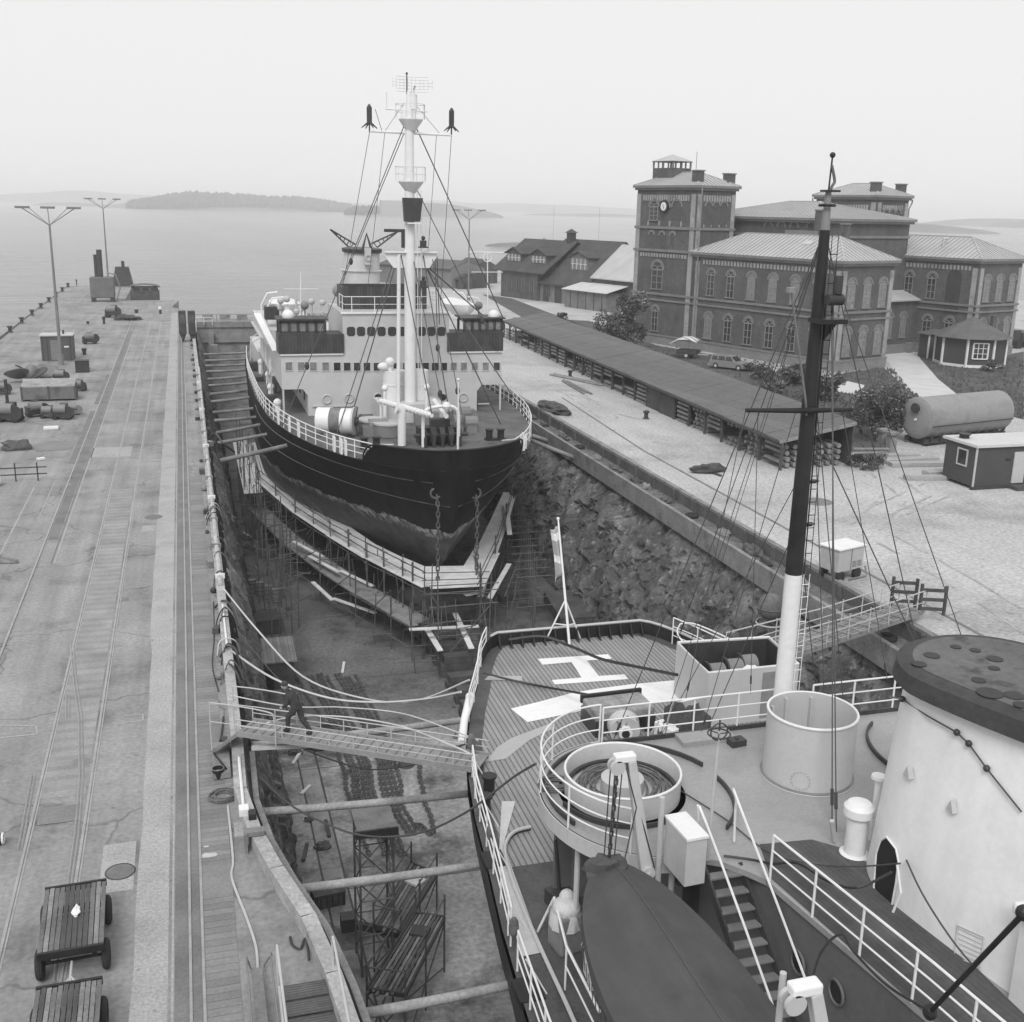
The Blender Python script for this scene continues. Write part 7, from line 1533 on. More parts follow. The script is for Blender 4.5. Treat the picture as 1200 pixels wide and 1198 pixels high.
for k in range(25):
    p = A_.lerp(B_, (k+.5)/25); q_ = D_.lerp(Cc, (k+.5)/25); L3 = 1.15; t = rnd.random()
    if k in (6,7): mb = MB().box((p.x+.25,p.y-1.4,0),(p.x+.33,p.y+1.4,1.75)); mb.build('board_wall', WOODD, sh); continue
    mb = MB()
    for r_ in range(5):
        z = .12+r_*.34
        if rnd.random() < .15: continue
        if t < .5: mb.beam((p.x+.45,p.y-L3*rnd.uniform(.7,1.1),z),(p.x+.45,p.y+L3*rnd.uniform(.7,1.1),z),.3,.17)
        else:
            for j in range(5): mb.tube([(p.x+.3+rnd.uniform(0,.3),p.y-L3+j*.5,z),(p.x+3.5,p.y-L3+j*.5+rnd.uniform(-.1,.1),z)], .13, 6)
    tag(mb.build('timber_stack', WOODG if k % 3 else LOG), 'rack of stacked timber between two posts of the long open shed', 'timber stack', 'timber racks in the long shed')
mb = MB()
for j in range(7):
    for r_ in range(4): mb.tube([(37.0+j*.62,62.9+rnd.uniform(-.1,.2),.25+r_*.38),(37.1+j*.62,64.6,.25+r_*.38)], .16, 7)
tag(mb.build('log_stack', LOG), 'stacked log ends closing the near end of the long shed', 'timber stack')
solo(MB().beam((41.4,62.3,1.3),(43.6,61.6,1.35),.25,.08).beam((41.2,62.0,1.1),(43.2,61.3,1.2),.2,.08), 'loose_boards', WOODG, 'two loose boards sticking out at the near end of the shed', 'plank')
# ================================================================ trees and bushes
BARK = mat('bark', .08, .9, .2, 2, 9, .2)
LF = [mat('leaf_dark', .045, .8, .3, .9, 3, .3), mat('leaf_mid', .085, .8, .3, .9, 3, .3), mat('leaf_light', .16, .75, .3, .9, 3, .3), mat('blossom', .32, .8, .1, 2, 5, .1)]
def foliage(c, rx, ry, rz, n, ls, seed, blossom=0, lumps=14, hol=.0):
    rnd = random.Random(seed); ms = [MB() for _ in range(4)]; c = V3(c)
    cl = [(Vector((rnd.gauss(0,.34), rnd.gauss(0,.34), rnd.gauss(0,.36))), rnd.uniform(.24,.44), rnd.random()) for _ in range(lumps)]
    for i in range(n):
        lc, lr, tn = cl[rnd.randrange(lumps)]; d = Vector((rnd.gauss(0,1), rnd.gauss(0,1), rnd.gauss(0,1))).normalized()*lr*rnd.uniform(.55,1.15); q_ = lc+d
        p = c+Vector((q_.x*rx, q_.y*ry, q_.z*rz))
        if p.z < c.z-rz*.95: continue
        u_ = Vector((rnd.gauss(0,1), rnd.gauss(0,1), rnd.gauss(0,.6))).normalized(); v_ = u_.cross(Vector((rnd.gauss(0,1), rnd.gauss(0,1), rnd.gauss(0,1)))).normalized(); s = ls*rnd.uniform(.6,1.3)
        k = 3 if rnd.random() < blossom and d.z > -.05 else (0 if tn < .3 else 2 if tn > .78 else 1)
        if rnd.random() < .25 and k != 3: k = rnd.choice((0,1,2))
        ms[k].add([p-u_*s, p+v_*s*.55, p+u_*s, p-v_*s*.55], [(0,1,2,3)])
    mb = MB()
    for k in range(4): mb.use(LF[k]).add(ms[k].v, ms[k].f)
    return mb
def tree(name, px, py, h, rx, ry, rz, n, ls, label, cat, seed, blossom=0, zc=None, group=None, lumps=14):
    g_ = G(px, py) if not isinstance(px, Vector) else px; t = thing(name, label, cat, g_, 0, group); zc = zc or h-rz*.9
    mb = MB().tube([g_, g_+Vector((.1,.05,h*.4)), g_+Vector((-.05,.1,h*.75))], [.14*h/5,.1*h/5,.04], 7); rnd = random.Random(seed)
    for k in range(6): a = rnd.uniform(0, 6.3); mb.tube([g_+Vector((0,0,h*rnd.uniform(.15,.45))), g_+Vector((rx*.6*math.cos(a), ry*.6*math.sin(a), zc+rnd.uniform(-.3,.5)*rz))], [.06*h/5,.02], 5)
    mb.build('trunk', BARK, t); foliage(g_+Vector((0,0,zc)), rx, ry, rz, n, ls, seed, blossom, lumps).build('crown', None, t); return t
tree('garden_tree', 729, 413, 6.8, 2.7, 2.7, 3.3, 15000, .15, 'leafy bushy tree standing against the left corner of the clock tower', 'tree', 5, .05, 3.0, lumps=22)
tree('lilac_bush', 1032, 512, 3.9, 2.7, 2.5, 1.9, 14000, .10, 'large flowering bush at the near end of the shed beside the tank', 'bush', 6, .10, 2.0, lumps=22)
BG = 'shrubs growing along the back of the shed'
for k, (px, py, h, r_, n, bl) in enumerate([(965,470,2.6,2.0,7000,.15),(925,452,1.8,1.9,5000,.06),(893,445,1.5,1.8,2600,.1),(905,462,1.4,1.7,2200,.05),(880,436,1.0,1.0,900,.05),(940,440,1.3,1.6,1800,.05)]):
    tree('shrub', px, py, h, r_, r_*.9, h*.55, n, .11, ['tall pale flowering shrub behind the near end of the shed','broad green shrub between shed roof and brick wing','green shrub right of the parked car','low shrub hugging the shed roof edge','small shrub by the front of the car','low dark shrub against the brick wing'][k], 'shrub', 40+k, bl, h*.5, lumps=10)
tree('small_bush', 1163, 436, 1.5, 1.1, 1.1, .8, 1400, .09, 'small round bush under the pavilion window', 'bush', 61, .02, .7, lumps=8)
tree('small_bush', 658, 375, 1.3, 1.4, 1.2, .7, 700, .14, 'small bush beyond the far end of the long shed', 'bush', 62, 0, .6, lumps=8)
tree('small_bush', 1010, 548, 1.2, 1.6, 1.3, .7, 2200, .08, 'low weedy mound with scrub between shed end and gate post', 'bush', 63, .0, .45, lumps=9)
# ================================================================ tufts
def inpath(x, y):
    for pl in ([(1030,412),(1070,402),(1078,420),(1100,445),(1140,477),(1092,478),(1060,450),(1045,430)],[(965,440),(1015,452),(1000,462),(955,455)],[(1035,500),(1200,490),(1200,620),(1000,620)]):
        c = False
        for (x0, y0), (x1, y1) in zip(pl, pl[1:]+pl[:1]):
            if (y0 > y) != (y1 > y) and x < (x1-x0)*(y-y0)/(y1-y0)+x0: c = not c
        if c: return True
    return False
mb = MB(); rnd = random.Random(9)
for k in range(9000):
    r_ = rnd.random()
    if r_ < .55: px, py = rnd.uniform(880,1200), rnd.uniform(420,500)
    elif r_ < .85: px, py = rnd.uniform(760,1060), rnd.uniform(405,560)
    else: px, py = rnd.uniform(570,760), rnd.uniform(346,400)
    p = G(px, py); yl = 36.7+(p.y-63)*.035
    if yl-1 < p.x < yl+6.5 and 60 < p.y < 140: continue
    if p.x < yl: continue
    if inpath(px, py): continue
    s_, v_ = (p-BO).dot(bu), (p-BO).dot(bv)
    if s_ > -22.5 and v_ > -.5: continue
    a = rnd.uniform(0, 3.14); s = rnd.uniform(.06,.18); d = Vector((math.cos(a), math.sin(a), 0))*s; mb.add([p-d, p+d, p+d*.6+Vector((0,0,s*1.6)), p-d*.4+Vector((0,0,s*1.3))], [(0,1,2,3)])
tag(mb.build('grass_tufts', mat('grass_blade', .11, .9, .3, .7, 3, .3)), 'rough grass growing on the lawn and behind the shed', 'grass', kind='stuff')
# ================================================================ pavilion
oc = (G(1099,425)+G(1131,431))/2; oc = G(1131,431)+(Vector((86.9,109.2,0))-G(1131,431)).normalized()*3.7; r8 = 3.7; a0 = math.atan2(G(1131,431).y-oc.y, G(1131,431).x-oc.x)
pv = thing('garden_pavilion', 'dark eight sided pavilion with white corner boards and a white paned window', 'pavilion', oc); P8 = [oc+Vector((r8*math.cos(a0+k*math.pi/4), r8*math.sin(a0+k*math.pi/4), 0)) for k in range(8)]
MB().prism([(p.x,p.y) for p in P8], 0, 3.3).build('wall', mat('dark_board_wall', .06, .8, .12, .5, 6, .1), pv)
for p in P8: d = (p-oc).normalized(); MB().beam(p+d*.04, p+d*.04+Vector((0,0,3.3)), .2, .2).build('corner_board', WHITE, pv)
mb = MB()
for p, q_ in zip(P8, P8[1:]+P8[:1]): d = ((p+q_)/2-oc).normalized()*.05; mb.beam(p+d+Vector((0,0,.15)), q_+d+Vector((0,0,.15)), .1, .3)
mb.build('base_board', WHITE, pv); mb = MB(); ap = oc+Vector((0,0,5.3))
for p, q_ in zip(P8, P8[1:]+P8[:1]): e0, e1 = oc+(p-oc)*1.2+Vector((0,0,3.15)), oc+(q_-oc)*1.2+Vector((0,0,3.15)); mb.poly([e0, e1, ap]); mb.poly([p+Vector((0,0,3.28)), q_+Vector((0,0,3.28)), e1, e0])
mb.build('roof', mat('pavilion_roof', .11, .9, .15, .6, 6, .12), pv)
def facewin(p, q_, t, z0, z1, w_, par, name='window', cols=3, rows=3):
    d = (q_-p).normalized(); n_ = Vector((d.y,-d.x,0)); c = p.lerp(q_, t)
    if (c-oc).dot(n_) < 0: n_ = -n_
    mb = MB().use(GLASS); mb.extr([c-d*w_/2+Vector((0,0,z0))+n_*.01, c+d*w_/2+Vector((0,0,z0))+n_*.01, c+d*w_/2+Vector((0,0,z1))+n_*.01, c-d*w_/2+Vector((0,0,z1))+n_*.01], n_*.03); o = mb.build(name, None, par)
    mb = MB(); f = lambda a, b, e=.05: mb.beam(a, b, e*1.4, e)
    for k in range(cols+1): x = -w_/2+w_*k/cols; f(c+d*x+Vector((0,0,z0))+n_*.06, c+d*x+Vector((0,0,z1))+n_*.06, .11 if k in (0, cols) else .05)
    for k in range(rows+1): z = z0+(z1-z0)*k/rows; f(c-d*w_/2+Vector((0,0,z))+n_*.06, c+d*w_/2+Vector((0,0,z))+n_*.06, .11 if k in (0, rows) else .05)
    mb.build('frame', WHITE, o)
i1 = min(range(8), key=lambda k: (((P8[k]+P8[(k+1) % 8])/2)-G(1146,430)).length); facewin(P8[i1], P8[(i1+1) % 8], .5, 1.0, 2.7, 1.6, pv)
MB().bc(oc+Vector((1.9,-.9,4.6)), (.5,.5,1.8)).build('chimney', BRICK, pv); pp_ = P8[(i1-2) % 8] if False else G(1088,420)
MB().box((pp_.x-.2,pp_.y,0),(pp_.x+1.8,pp_.y+1.8,2.7)).build('porch', mat('dark_board_wall', .06), pv); MB().extr([(pp_.x-.5,pp_.y-.3,2.7),(pp_.x+1.9,pp_.y-.3,3.1),(pp_.x+1.9,pp_.y-.3,3.2),(pp_.x-.5,pp_.y-.3,2.8)],(0,2.4,0)).build('porch_roof', mat('pavilion_roof', .11), pv)
MB().box((pp_.x-.25,pp_.y-.05,0),(pp_.x-.1,pp_.y+.1,2.7)).build('corner_board', WHITE, pv)
# ================================================================ tank
t0, t1 = G(1080,524)+Vector((0,.9,0)), G(1174,513)+Vector((.0,.9,0)); tz = 1.95; tk = thing('storage_tank', 'large grey cylindrical tank lying on a low sledge beside the flowering bush', 'tank', t0); ta = (t1-t0).normalized(); a_, b_ = t0+Vector((0,0,tz)), t1+Vector((0,0,tz))
TM = mat('tank_paint', .25, .6, .1, .5, 6, .06, dirt=.25, dsc=.5); MB().tube([a_-ta*.12, a_, a_+ta*.02, b_, b_+ta*.12], [1.1,1.48,1.5,1.5,1.1], 36).build('shell', TM, tk, smooth=True)
mb = MB(); sd3 = Vector((-ta.y,ta.x,0))
for k in range(36): q_ = k*2*math.pi/36; mb.ball(a_-ta*.01+sd3*1.38*math.cos(q_)+Vector((0,0,1.38*math.sin(q_))), .03, 4)
mb.build('rivet_ring', DARK, tk); MB().tube([a_-ta*.3+Vector((0,0,.75)), a_+Vector((0,0,.75))], .28, 14).tube([a_-ta*.36+Vector((0,0,.75)), a_-ta*.3+Vector((0,0,.75))], .36, 14).build('manhole_cover', DARK, tk, smooth=True); MB().tube([a_-ta*.2+Vector((0,0,-.1)), a_+Vector((0,0,-.1))], .09, 10).build('valve', WHITE, tk)
for s in (-1, 1): MB().beam(t0+sd3*s*.85+Vector((0,0,.35)), t1+sd3*s*.85+Vector((0,0,.35)), .2, .35).build('skid', DARK, tk); MB().beam(a_+sd3*s*1.5-Vector((0,0,.4)), b_+sd3*s*1.5-Vector((0,0,.4)), .06, .06).build('side_pipe', DARK, tk)
for k in range(9): c = t0.lerp(t1, (k+.5)/9); MB().extr([c-sd3*1.25+Vector((0,0,.9)), c-sd3*.9+Vector((0,0,.05)), c+sd3*.9+Vector((0,0,.05)), c+sd3*1.25+Vector((0,0,.9)), c+sd3*.8+Vector((0,0,.55)), c-sd3*.8+Vector((0,0,.55))], ta*.12).build('cradle', DARK, tk)
# hut with a pale roof
hc = Vector((45.5,55.5,0)); ht = thing('site_hut', 'dark boxy site hut on skids with a pale flat roof and a pale door', 'hut', hc); HM = mat('hut_boards', .062, .8, .12, .6, 6, .1)
MB().box((45.45,55.5,.2),(52.3,58.4,2.62)).build('wall', HM, ht); MB().box((45.3,55.35,2.62),(52.5,58.6,2.78)).build('roof', mat('pale_felt', .52, .6, .06, .7, 6, .05), ht); MB().box((45.35,55.4,.0),(52.3,55.6,.2)).box((45.4,58.2,0),(52.3,58.4,.2)).build('skid', DARK, ht)
MB().box((45.4,55.44,.2),(45.5,55.52,2.62)).build('corner_board', PALE, ht)
w_ = MB().box((45.42,56.3,1.35),(45.47,57.1,2.25)).build('window', GLASS, ht); MB().box((45.38,56.22,1.27),(45.45,56.3,2.33)).box((45.38,57.1,1.27),(45.45,57.18,2.33)).box((45.38,56.3,2.25),(45.45,57.1,2.33)).box((45.38,56.3,1.27),(45.45,57.1,1.35)).build('window_frame', PALE, w_)
MB().box((48.2,55.44,.3),(49.05,55.52,2.25)).build('door', PALE, ht); MB().box((48.0,54.6,.0),(49.4,55.4,.22)).build('door_step', WOODD, ht); MB().box((47.6,55.46,1.75),(47.95,55.495,1.85)).build('name_plate', BLACK, ht)
MB().cyl((46.1,57.6,2.78),(46.1,57.6,3.0),.3,14).cyl((46.1,57.6,3.0),(46.1,57.6,3.07),.38,14).build('roof_vent', BLACK, ht)
# concrete gate posts, slabs, kerbs
for px, py, lab in ((1033,530,'left of two square concrete posts beside the tank'),(1043,534,'right of two square concrete posts, with a broad cap, beside the tank')):
    c = G(px, py); t = thing('gate_post', lab, 'post', c); MB().bc(c+Vector((0,0,.75)), (.5,.5,1.5)).build('shaft', EDGE, t); MB().bc(c+Vector((0,0,1.58)), (.75,.75,.18)).build('cap', EDGE, t)
rnd = random.Random(77)
for k, (px, py, l, w_, lab) in enumerate([(1066,541,4.2,.8,'pale kerb slab before the tank'),(1080,546,4.5,.7,'pale slab beside the dark hut, nearer than the kerb'),(1055,536,2.6,.7,'short pale slab beside the gate posts'),(1100,556,2.0,.8,'broken slab at the corner of the site hut'),(1085,562,2.8,.5,'low slab sloping in the gravel before the hut')]):
    solo(MB().bc(G(px, py)+Vector((0,0,.14)), (l, w_, .24), rnd.uniform(-.25,.1)), 'concrete_slab', STRIP, lab, 'slab')
# generator on its barrow, spanning rail
gg = G(985,676); gt = thing('generator_cart', 'pale boxy welding generator on small wheels near the dock edge', 'generator', gg, R(18)); GP = mat('generator_paint', .42, .5, .06, 1.5, 9, .05, dirt=.15, dsc=1.5)
MB().box((-.85,-.5,.45),(.85,.6,1.5)).build('housing', GP, gt, local=True, bevel=.03); MB().box((-.92,-.56,1.5),(.92,.66,1.56)).build('lid', WHITE, gt, local=True)
for k in range(2): MB().box((.1+.34*k,-.53,.62),(.36+.34*k,-.505,.66)).box((.1+.34*k,-.53,.72),(.36+.34*k,-.505,.76)).box((.1+.34*k,-.53,.82),(.36+.34*k,-.505,.86)).build('louvre', MIDG, gt, local=True)
MB().box((-.02,-.52,.45),(.02,-.5,1.5)).build('panel_joint', MIDG, gt, local=True)
for x, y in ((-.6,-.45),(.5,-.45),(-.6,.5),(.5,.5)): MB().tube([(x,y-.08,.24),(x,y+.08,.24)], .24, 16).build('wheel', TYRE, gt, local=True, smooth=True)
MB().tube(smooth_path([Vector((-.2,-.62,.1)),Vector((.8,-.65,.08)),Vector((1.05,-.6,.12)),Vector((1.0,-.5,.5))], 4), .035, 6).build('bent_pipe', MIDG, gt, local=True)
# estate car and canopied trailer
def wheel(par, x, y, r_=.32, w_=.18):
    o = MB().tube([(x,y-w_/2,r_),(x,y+w_/2,r_)], r_, 18).build('wheel', TYRE, par, local=True, smooth=True); MB().tube([(x,y-w_/2-.015,r_),(x,y+w_/2+.015,r_)], r_*.5, 12).build('hub_cap', PALE, o, local=True, smooth=True)
c0_, c1_ = G(829,431), G(874,436); ca = (c1_-c0_).normalized(); cc_ = (c0_+c1_)/2+Vector((-ca.y,ca.x,0))*.8; cr_ = thing('estate_car', 'grey estate car parked on the verge below the brick wing', 'car', cc_, math.atan2(ca.y, ca.x))
CP = mat('car_paint', .21, .35, .06, 1, 9, .03, spec=.5)
def carloft(prof, y0, y1, zsplit=None):
    mb = MB(); n = len(prof); ys = [-y1, -y0, y0, y1]; vs = []
    for yy, sc_ in ((-y1,.94),(-y0,1),(y0,1),(y1,.94)):
        for x, z in prof: vs.append((x*(.985 if sc_ < 1 else 1), yy, .45+(z-.45)*(sc_ if z > .8 else 1)))
    fs = [tuple(range(n-1, -1, -1)), tuple(range(3*n, 4*n))]+[(i*n+j, i*n+(j+1) % n, (i+1)*n+(j+1) % n, (i+1)*n+j) for i in range(3) for j in range(n)]; return mb.add(vs, fs)
carloft([(-2.1,.28),(-2.15,.6),(-2.05,.86),(.75,.92),(1.5,.86),(1.98,.74),(2.12,.55),(2.1,.3),(1.65,.25),(-1.7,.25)], .62, .82).build('body', CP, cr_, local=True, smooth=True)
gh = MB(); vs = []
for yy, zt, in ((-.74,0),(.74,0)): vs += [(-2.03,yy,.84),(-1.88,yy*.84,1.42),(-.1,yy*.84,1.48),(.35,yy*.84,1.38),(.95,yy,.88)]
gh.add(vs, [(4,3,2,1,0),(5,6,7,8,9),(0,1,6,5),(1,2,7,6),(2,3,8,7),(3,4,9,8)]); gh.build('cabin', CP, cr_, local=True)
for s in (-1, 1):
    for x0, x1 in ((-1.8,-1.15),(-1.08,-.3),(-.22,.42)): y = .80*s; MB().extr([(x0,s*.745,.93),(x1+(.2 if x1 > .3 else 0),s*.745,.93),(x1-.05,s*.665,1.34),(x0+.05,s*.665,1.34)], (0,s*.02,0)).build('side_window', GLASS, cr_, local=True)
MB().extr([(.93,-.6,.95),(.93,.6,.95),(.45,.53,1.36),(.45,-.53,1.36)], (.03,0,.02)).build('windscreen', GLASS, cr_, local=True); MB().extr([(-2.03,-.6,.95),(-2.03,.6,.95),(-1.93,.53,1.36),(-1.93,-.53,1.36)], (-.03,0,.01)).build('rear_window', GLASS, cr_, local=True)
for x in (-1.3, 1.35):
    for y in (-.74, .74): wheel(cr_, x, y)
for s in (-1, 1): MB().ball((2.06,.6*s,.62), .11, 7).build('headlight', WHITE, cr_, local=True)
MB().box((2.08,-.75,.33),(2.2,.75,.43)).build('bumper', PALE, cr_, local=True); MB().box((-2.24,-.75,.33),(-2.12,.75,.43)).build('bumper', PALE, cr_, local=True)
tl = thing('canopy_trailer', 'small trailer under a rounded striped canopy hitched behind the estate car', 'trailer', G(808,421)+Vector((.3,1.0,0)), math.atan2(ca.y, ca.x)+R(12))
cn = MB(); cn.grid(lambda u_, v_: (-2.1+3.3*u_, -1.15+2.3*v_, 1.1+1.35*math.sin(math.pi*(.12+.62*u_))*(.8+.2*math.sin(math.pi*v_))), 10, 8); co = cn.build('canopy', mat('striped_canvas', .55, .8, .06, 1.5, 9, .05, stripe=(R(20),.6,.3,.3,.05)), tl, local=True, smooth=True); co.modifiers.new('t', 'SOLIDIFY').thickness = .03
MB().box((-1.2,-.8,.5),(1.1,.8,.95)).build('trailer_body', DARK, tl, local=True); wheel(tl, 0, -.85, .36); wheel(tl, 0, .85, .36); MB().beam((1.1,0,.5),(2.3,0,.5),.1,.1).build('drawbar', PALE, tl, local=True)
# bits on the yard
YG = 'iron bollards along the right dock edge'
for px, py in ((757,491),(616,404),(668,442)): c = G(px, py); solo(MB().lathe(c, [(.28,0),(.26,.05),(.17,.1),(.16,.45),(.26,.52),(.26,.62),(.15,.68),(0,.7)], 14), 'yard_bollard', DARK, 'iron bollard standing alone on the gravel beside the long shed', 'bollard', YG, smooth=True)
def pipes(px, py, qx, qy, n, m, label, r_=.09):
    a, b = G(px, py), G(qx, qy); d = (b-a); s = Vector((-d.y,d.x,0)).normalized(); rnd = random.Random(int(px)); mb = MB()
    for k in range(n): o = s*(k-n/2)*r_*2.3+d*rnd.uniform(-.08,.08); mb.tube([a+o+Vector((0,0,r_)), b+o+Vector((rnd.uniform(-.2,.2),0,r_))], r_, 6)
    return tag(mb.build('pipe_pile', m), label, 'pipe pile')
pipes(650,440,705,452,4,WOODG,'loose grey poles lying beside the long shed, far pile'); pipes(662,447,690,462,3,LOG,'short dark poles crossing the far pile'); pipes(774,470,800,488,4,PALE,'pale pipes lying just inside the shed opening')
c = G(830,553); mb = lump(c.x,c.y,0,1.1,.6,.35,33,10); tag(mb.build('scrap_heap', DARK), 'small dark heap of scrap on the gravel between shed and dock', 'scrap'); pipes(815,548,846,558,2,DARK,'two dark bars beside the small scrap heap', .05)
c = G(1108,716); solo(MB().bc(c+Vector((0,0,.02)), (1.0,.8,.05), .4), 'cover_plate', STRIP, 'pale cover plate lying in the gravel at the far right', 'plate')
c = G(957,588); solo(MB().cyl(c, c+Vector((0,0,.02)), .9, 24), 'manhole_cover', GROOVE, 'round manhole cover in the gravel behind the black mast', 'manhole cover')
for k in range(34):
    y = 33+k*3.1+(k % 5)*.3; rnd = random.Random(k); c = Vector((26.6+rnd.random()*.6,y,-.62)); solo(MB().ring(c+Vector((0,0,.12)), .3, .11, 16, 8) if k % 6 == 1 else lump(c.x,c.y,-.62,rnd.uniform(.15,.45),rnd.uniform(.25,1.0),rnd.uniform(.12,.3),k,9), 'ledge_tyre' if k % 6 == 1 else 'debris_heap', TYRE if k % 6 == 1 else [DIRT,DARK,RUST][k % 3], 'old tyre lying on the ledge of the right dock wall' if k % 6 == 1 else 'heap of rubble on the ledge of the right dock wall', 'tyre' if k % 6 == 1 else 'rubble', 'tyres on the right ledge' if k % 6 == 1 else 'rubble on the right ledge')
c = Vector((28.6,86,0)); tag(lump(c.x,c.y,0,1.0,2.2,.45,66,12).build('cable_heap', DARK), 'dark heap of cable at the dock edge right of the bridge', 'cable'); 
# jetty and shingle far right
a = G(1190,408); t = thing('parked_lorry', 'small dark lorry seen at the right edge beyond the rear wing', 'lorry', a); MB().bc(a+Vector((3,2,1.3)), (5,2.2,1.2), .3).build('load_bed', DARK, t); MB().bc(a+Vector((-.3,1,1.4)), (1.6,2.1,1.7), .3).build('cab', DARK, t)
for dx in (-.3, 2.0, 4.2): MB().bc(a+Vector((dx,.4,.45)), (.9,2.3,.9), .3).build('wheel', TYRE, t)
# ================================================================ LAMPS
def lampmast(px, py, ptop, label, Y=None, ext=None):
    g_ = G(px, py); h = (PY(px, ptop, g_.y)).z; t = thing('lamp_mast', label, 'lamp', g_, 0, 'triple armed lamp masts'); MB().tube([g_, g_+Vector((0,0,h*.5)), g_+Vector((0,0,h-1.6))], [.18,.13,.09], 10).build('pole', MIDG, t, smooth=True)
    MB().cyl(g_, g_+Vector((0,0,1.1)), .3, 12).build('pole_base', MIDG, t, smooth=True); top = g_+Vector((0,0,h-1.7))
    for k, (dx, dy) in enumerate(((-2.3,0),(2.3,.2),(-.1,.6))):
        e = top+Vector((dx, dy, 1.55)); MB().tube([top, e], .05, 6).build('arm', MIDG, t)
        lm = MB().bc(e+Vector((0,0,.1)), (1.3,.5,.22)).build('lamp_head', MIDG, t, bevel=.04); MB().bc(e+Vector((0,0,.225)), (1.2,.44,.03)).build('lamp_lid', WHITE, lm)
        if k < 2: MB().tube([top+Vector((0,0,.0)), e+Vector((dx*-.25,0,.05))], .03, 5).build('brace', MIDG, t)
    return t
lampmast(72, 428, 243, 'nearest triple headed lamp mast on the left pier beside the propeller'); lampmast(128, 345, 233, 'triple headed lamp mast at the far end of the left pier'); lampmast(549, 352, 246, 'triple headed lamp mast on the right shore beyond the icebreaker')
# ================================================================ left pier
rnd = random.Random(17)
# big ship propeller lying on its hub
c = G(38,447); pr = thing('ship_propeller', 'big bronze ship propeller with broad blades lying on the left pier', 'propeller', c); PM = mat('propeller_bronze', .17, .45, .15, 1, 6, .08, dirt=.4, dsc=.8)
MB().lathe(c, [(.55,0),(.6,.5),(.5,1.3),(.3,1.5),(0,1.55)], 20).build('hub', PM, pr, smooth=True)
for k in range(4):
    a = k*math.pi/2+.5; mb = MB()
    def fb(u, v):
        r_ = .4+2.0*u; w_ = .95*math.sin(math.pi*(.16+.76*u))**.8; s = (v-.5)*2*w_; tw = .75-.3*u; return (c.x+r_*math.cos(a)-s*math.cos(tw)*math.sin(a), c.y+r_*math.sin(a)+s*math.cos(tw)*math.cos(a), .75+s*math.sin(tw)+.25*u)
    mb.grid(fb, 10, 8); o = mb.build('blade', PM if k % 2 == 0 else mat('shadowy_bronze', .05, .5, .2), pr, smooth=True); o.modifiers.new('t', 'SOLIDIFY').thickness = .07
# kiosk
c = G(68,423); kk = thing('pier_kiosk', 'small dark metal cabin with a pale flat roof behind the propeller', 'cabin', c); x, y = c.x, c.y
MB().box((x-1.5,y,0),(x+1.5,y+2.4,2.5)).build('wall', mat('kiosk_paint', .085, .7, .12, 1, 8, .08), kk); MB().box((x-1.6,y-.1,2.5),(x+1.6,y+2.5,2.6)).build('roof', PALE, kk); MB().cyl((x+.6,y+1.2,2.6),(x+.6,y+1.2,3.0),.1,8).build('flue', DARK, kk); MB().box((x+.7,y-.04,1.35),(x+1.15,y-.005,1.5)).build('notice', WHITE, kk); MB().box((x-.6,y-.03,.1),(x+.2,y-.005,2.1)).build('door', MIDG, kk)
for s_ in (-1.35,-.9,.4,1.3): MB().box((x+s_-.03,y-.03,.05),(x+s_+.03,y-.004,2.45)).build('wall_rib', DARK, kk)
# long steel box
a, b = G(26,471), G(88,471); st = thing('steel_container', 'long grey steel box with a worn pale lid, front left on the pier', 'container', a); x0, x1, y = a.x, b.x, a.y
MB().box((x0,y,.15),(x1,y+1.7,1.15)).build('body', mat('container_paint', .15, .7, .15, 1.2, 8, .1, dirt=.4, dsc=1), st); MB().extr([(x0,y-.02,1.15),(x0,y+.0,1.25),(x0,y+1.72,1.62),(x0,y+1.72,1.15)],(x1-x0,0,0)).build('sloped_lid', mat('worn_lid', .3, .7, .15, 1.2, 8, .1, dirt=.35, dsc=1.3), st)
for k in range(3): xx = x0+(x1-x0)*k/2; MB().box((xx-.06,y-.06,.1),(xx+.06,y+1.76,1.22)).build('frame_post', RUST, st)
# machines round it
MG = 'machines and fittings scattered on the left pier'
def machine(px, py, s, label, seed, m=DARK, chim=False):
    c = G(px, py); r_ = random.Random(seed); t = thing('deck_machine', label, 'machine', c, r_.uniform(-.4,.4)); MB().box((-.6*s,-.4*s,.18*s),(.6*s,.4*s,.7*s)).build('bed', m, t, local=True, bevel=.02)
    MB().tube([(-.45*s,-.3*s,.75*s),(.35*s,-.3*s,.75*s)], .3*s, 14).build('drum', MIDG, t, local=True, smooth=True); MB().tube([(.45*s,-.48*s,.55*s),(.45*s,-.4*s,.55*s)], .42*s, 16).build('flywheel', m, t, local=True, smooth=True)
    MB().box((-.2*s,0,.7*s),(.3*s,.35*s,1.05*s)).build('gear_case', m, t, local=True, bevel=.02)
    for x in (-.45,.45): MB().tube([(x*s,-.45*s,.17*s),(x*s,.45*s,.17*s)], .17*s, 12).build('wheel', TYRE, t, local=True)
    if chim: MB().cyl((-.1*s,.1*s,.7*s),(-.1*s,.1*s,2.3*s),.09*s,8).build('stack_pipe', DARK, t, local=True)
    return t
machine(12,494,1.35,'dark winch with an upright pipe at the left edge of the pier',1,chim=True); machine(42,488,1.1,'machine with a round flywheel before the long steel box',2); machine(58,490,.9,'small rusty machine in the middle before the long steel box',3,RUST); machine(74,491,1.1,'upright dark machine at the right end of the long steel box',4,chim=False); machine(86,486,.8,'small pale topped machine tucked against the right end of the box',5,MIDG)
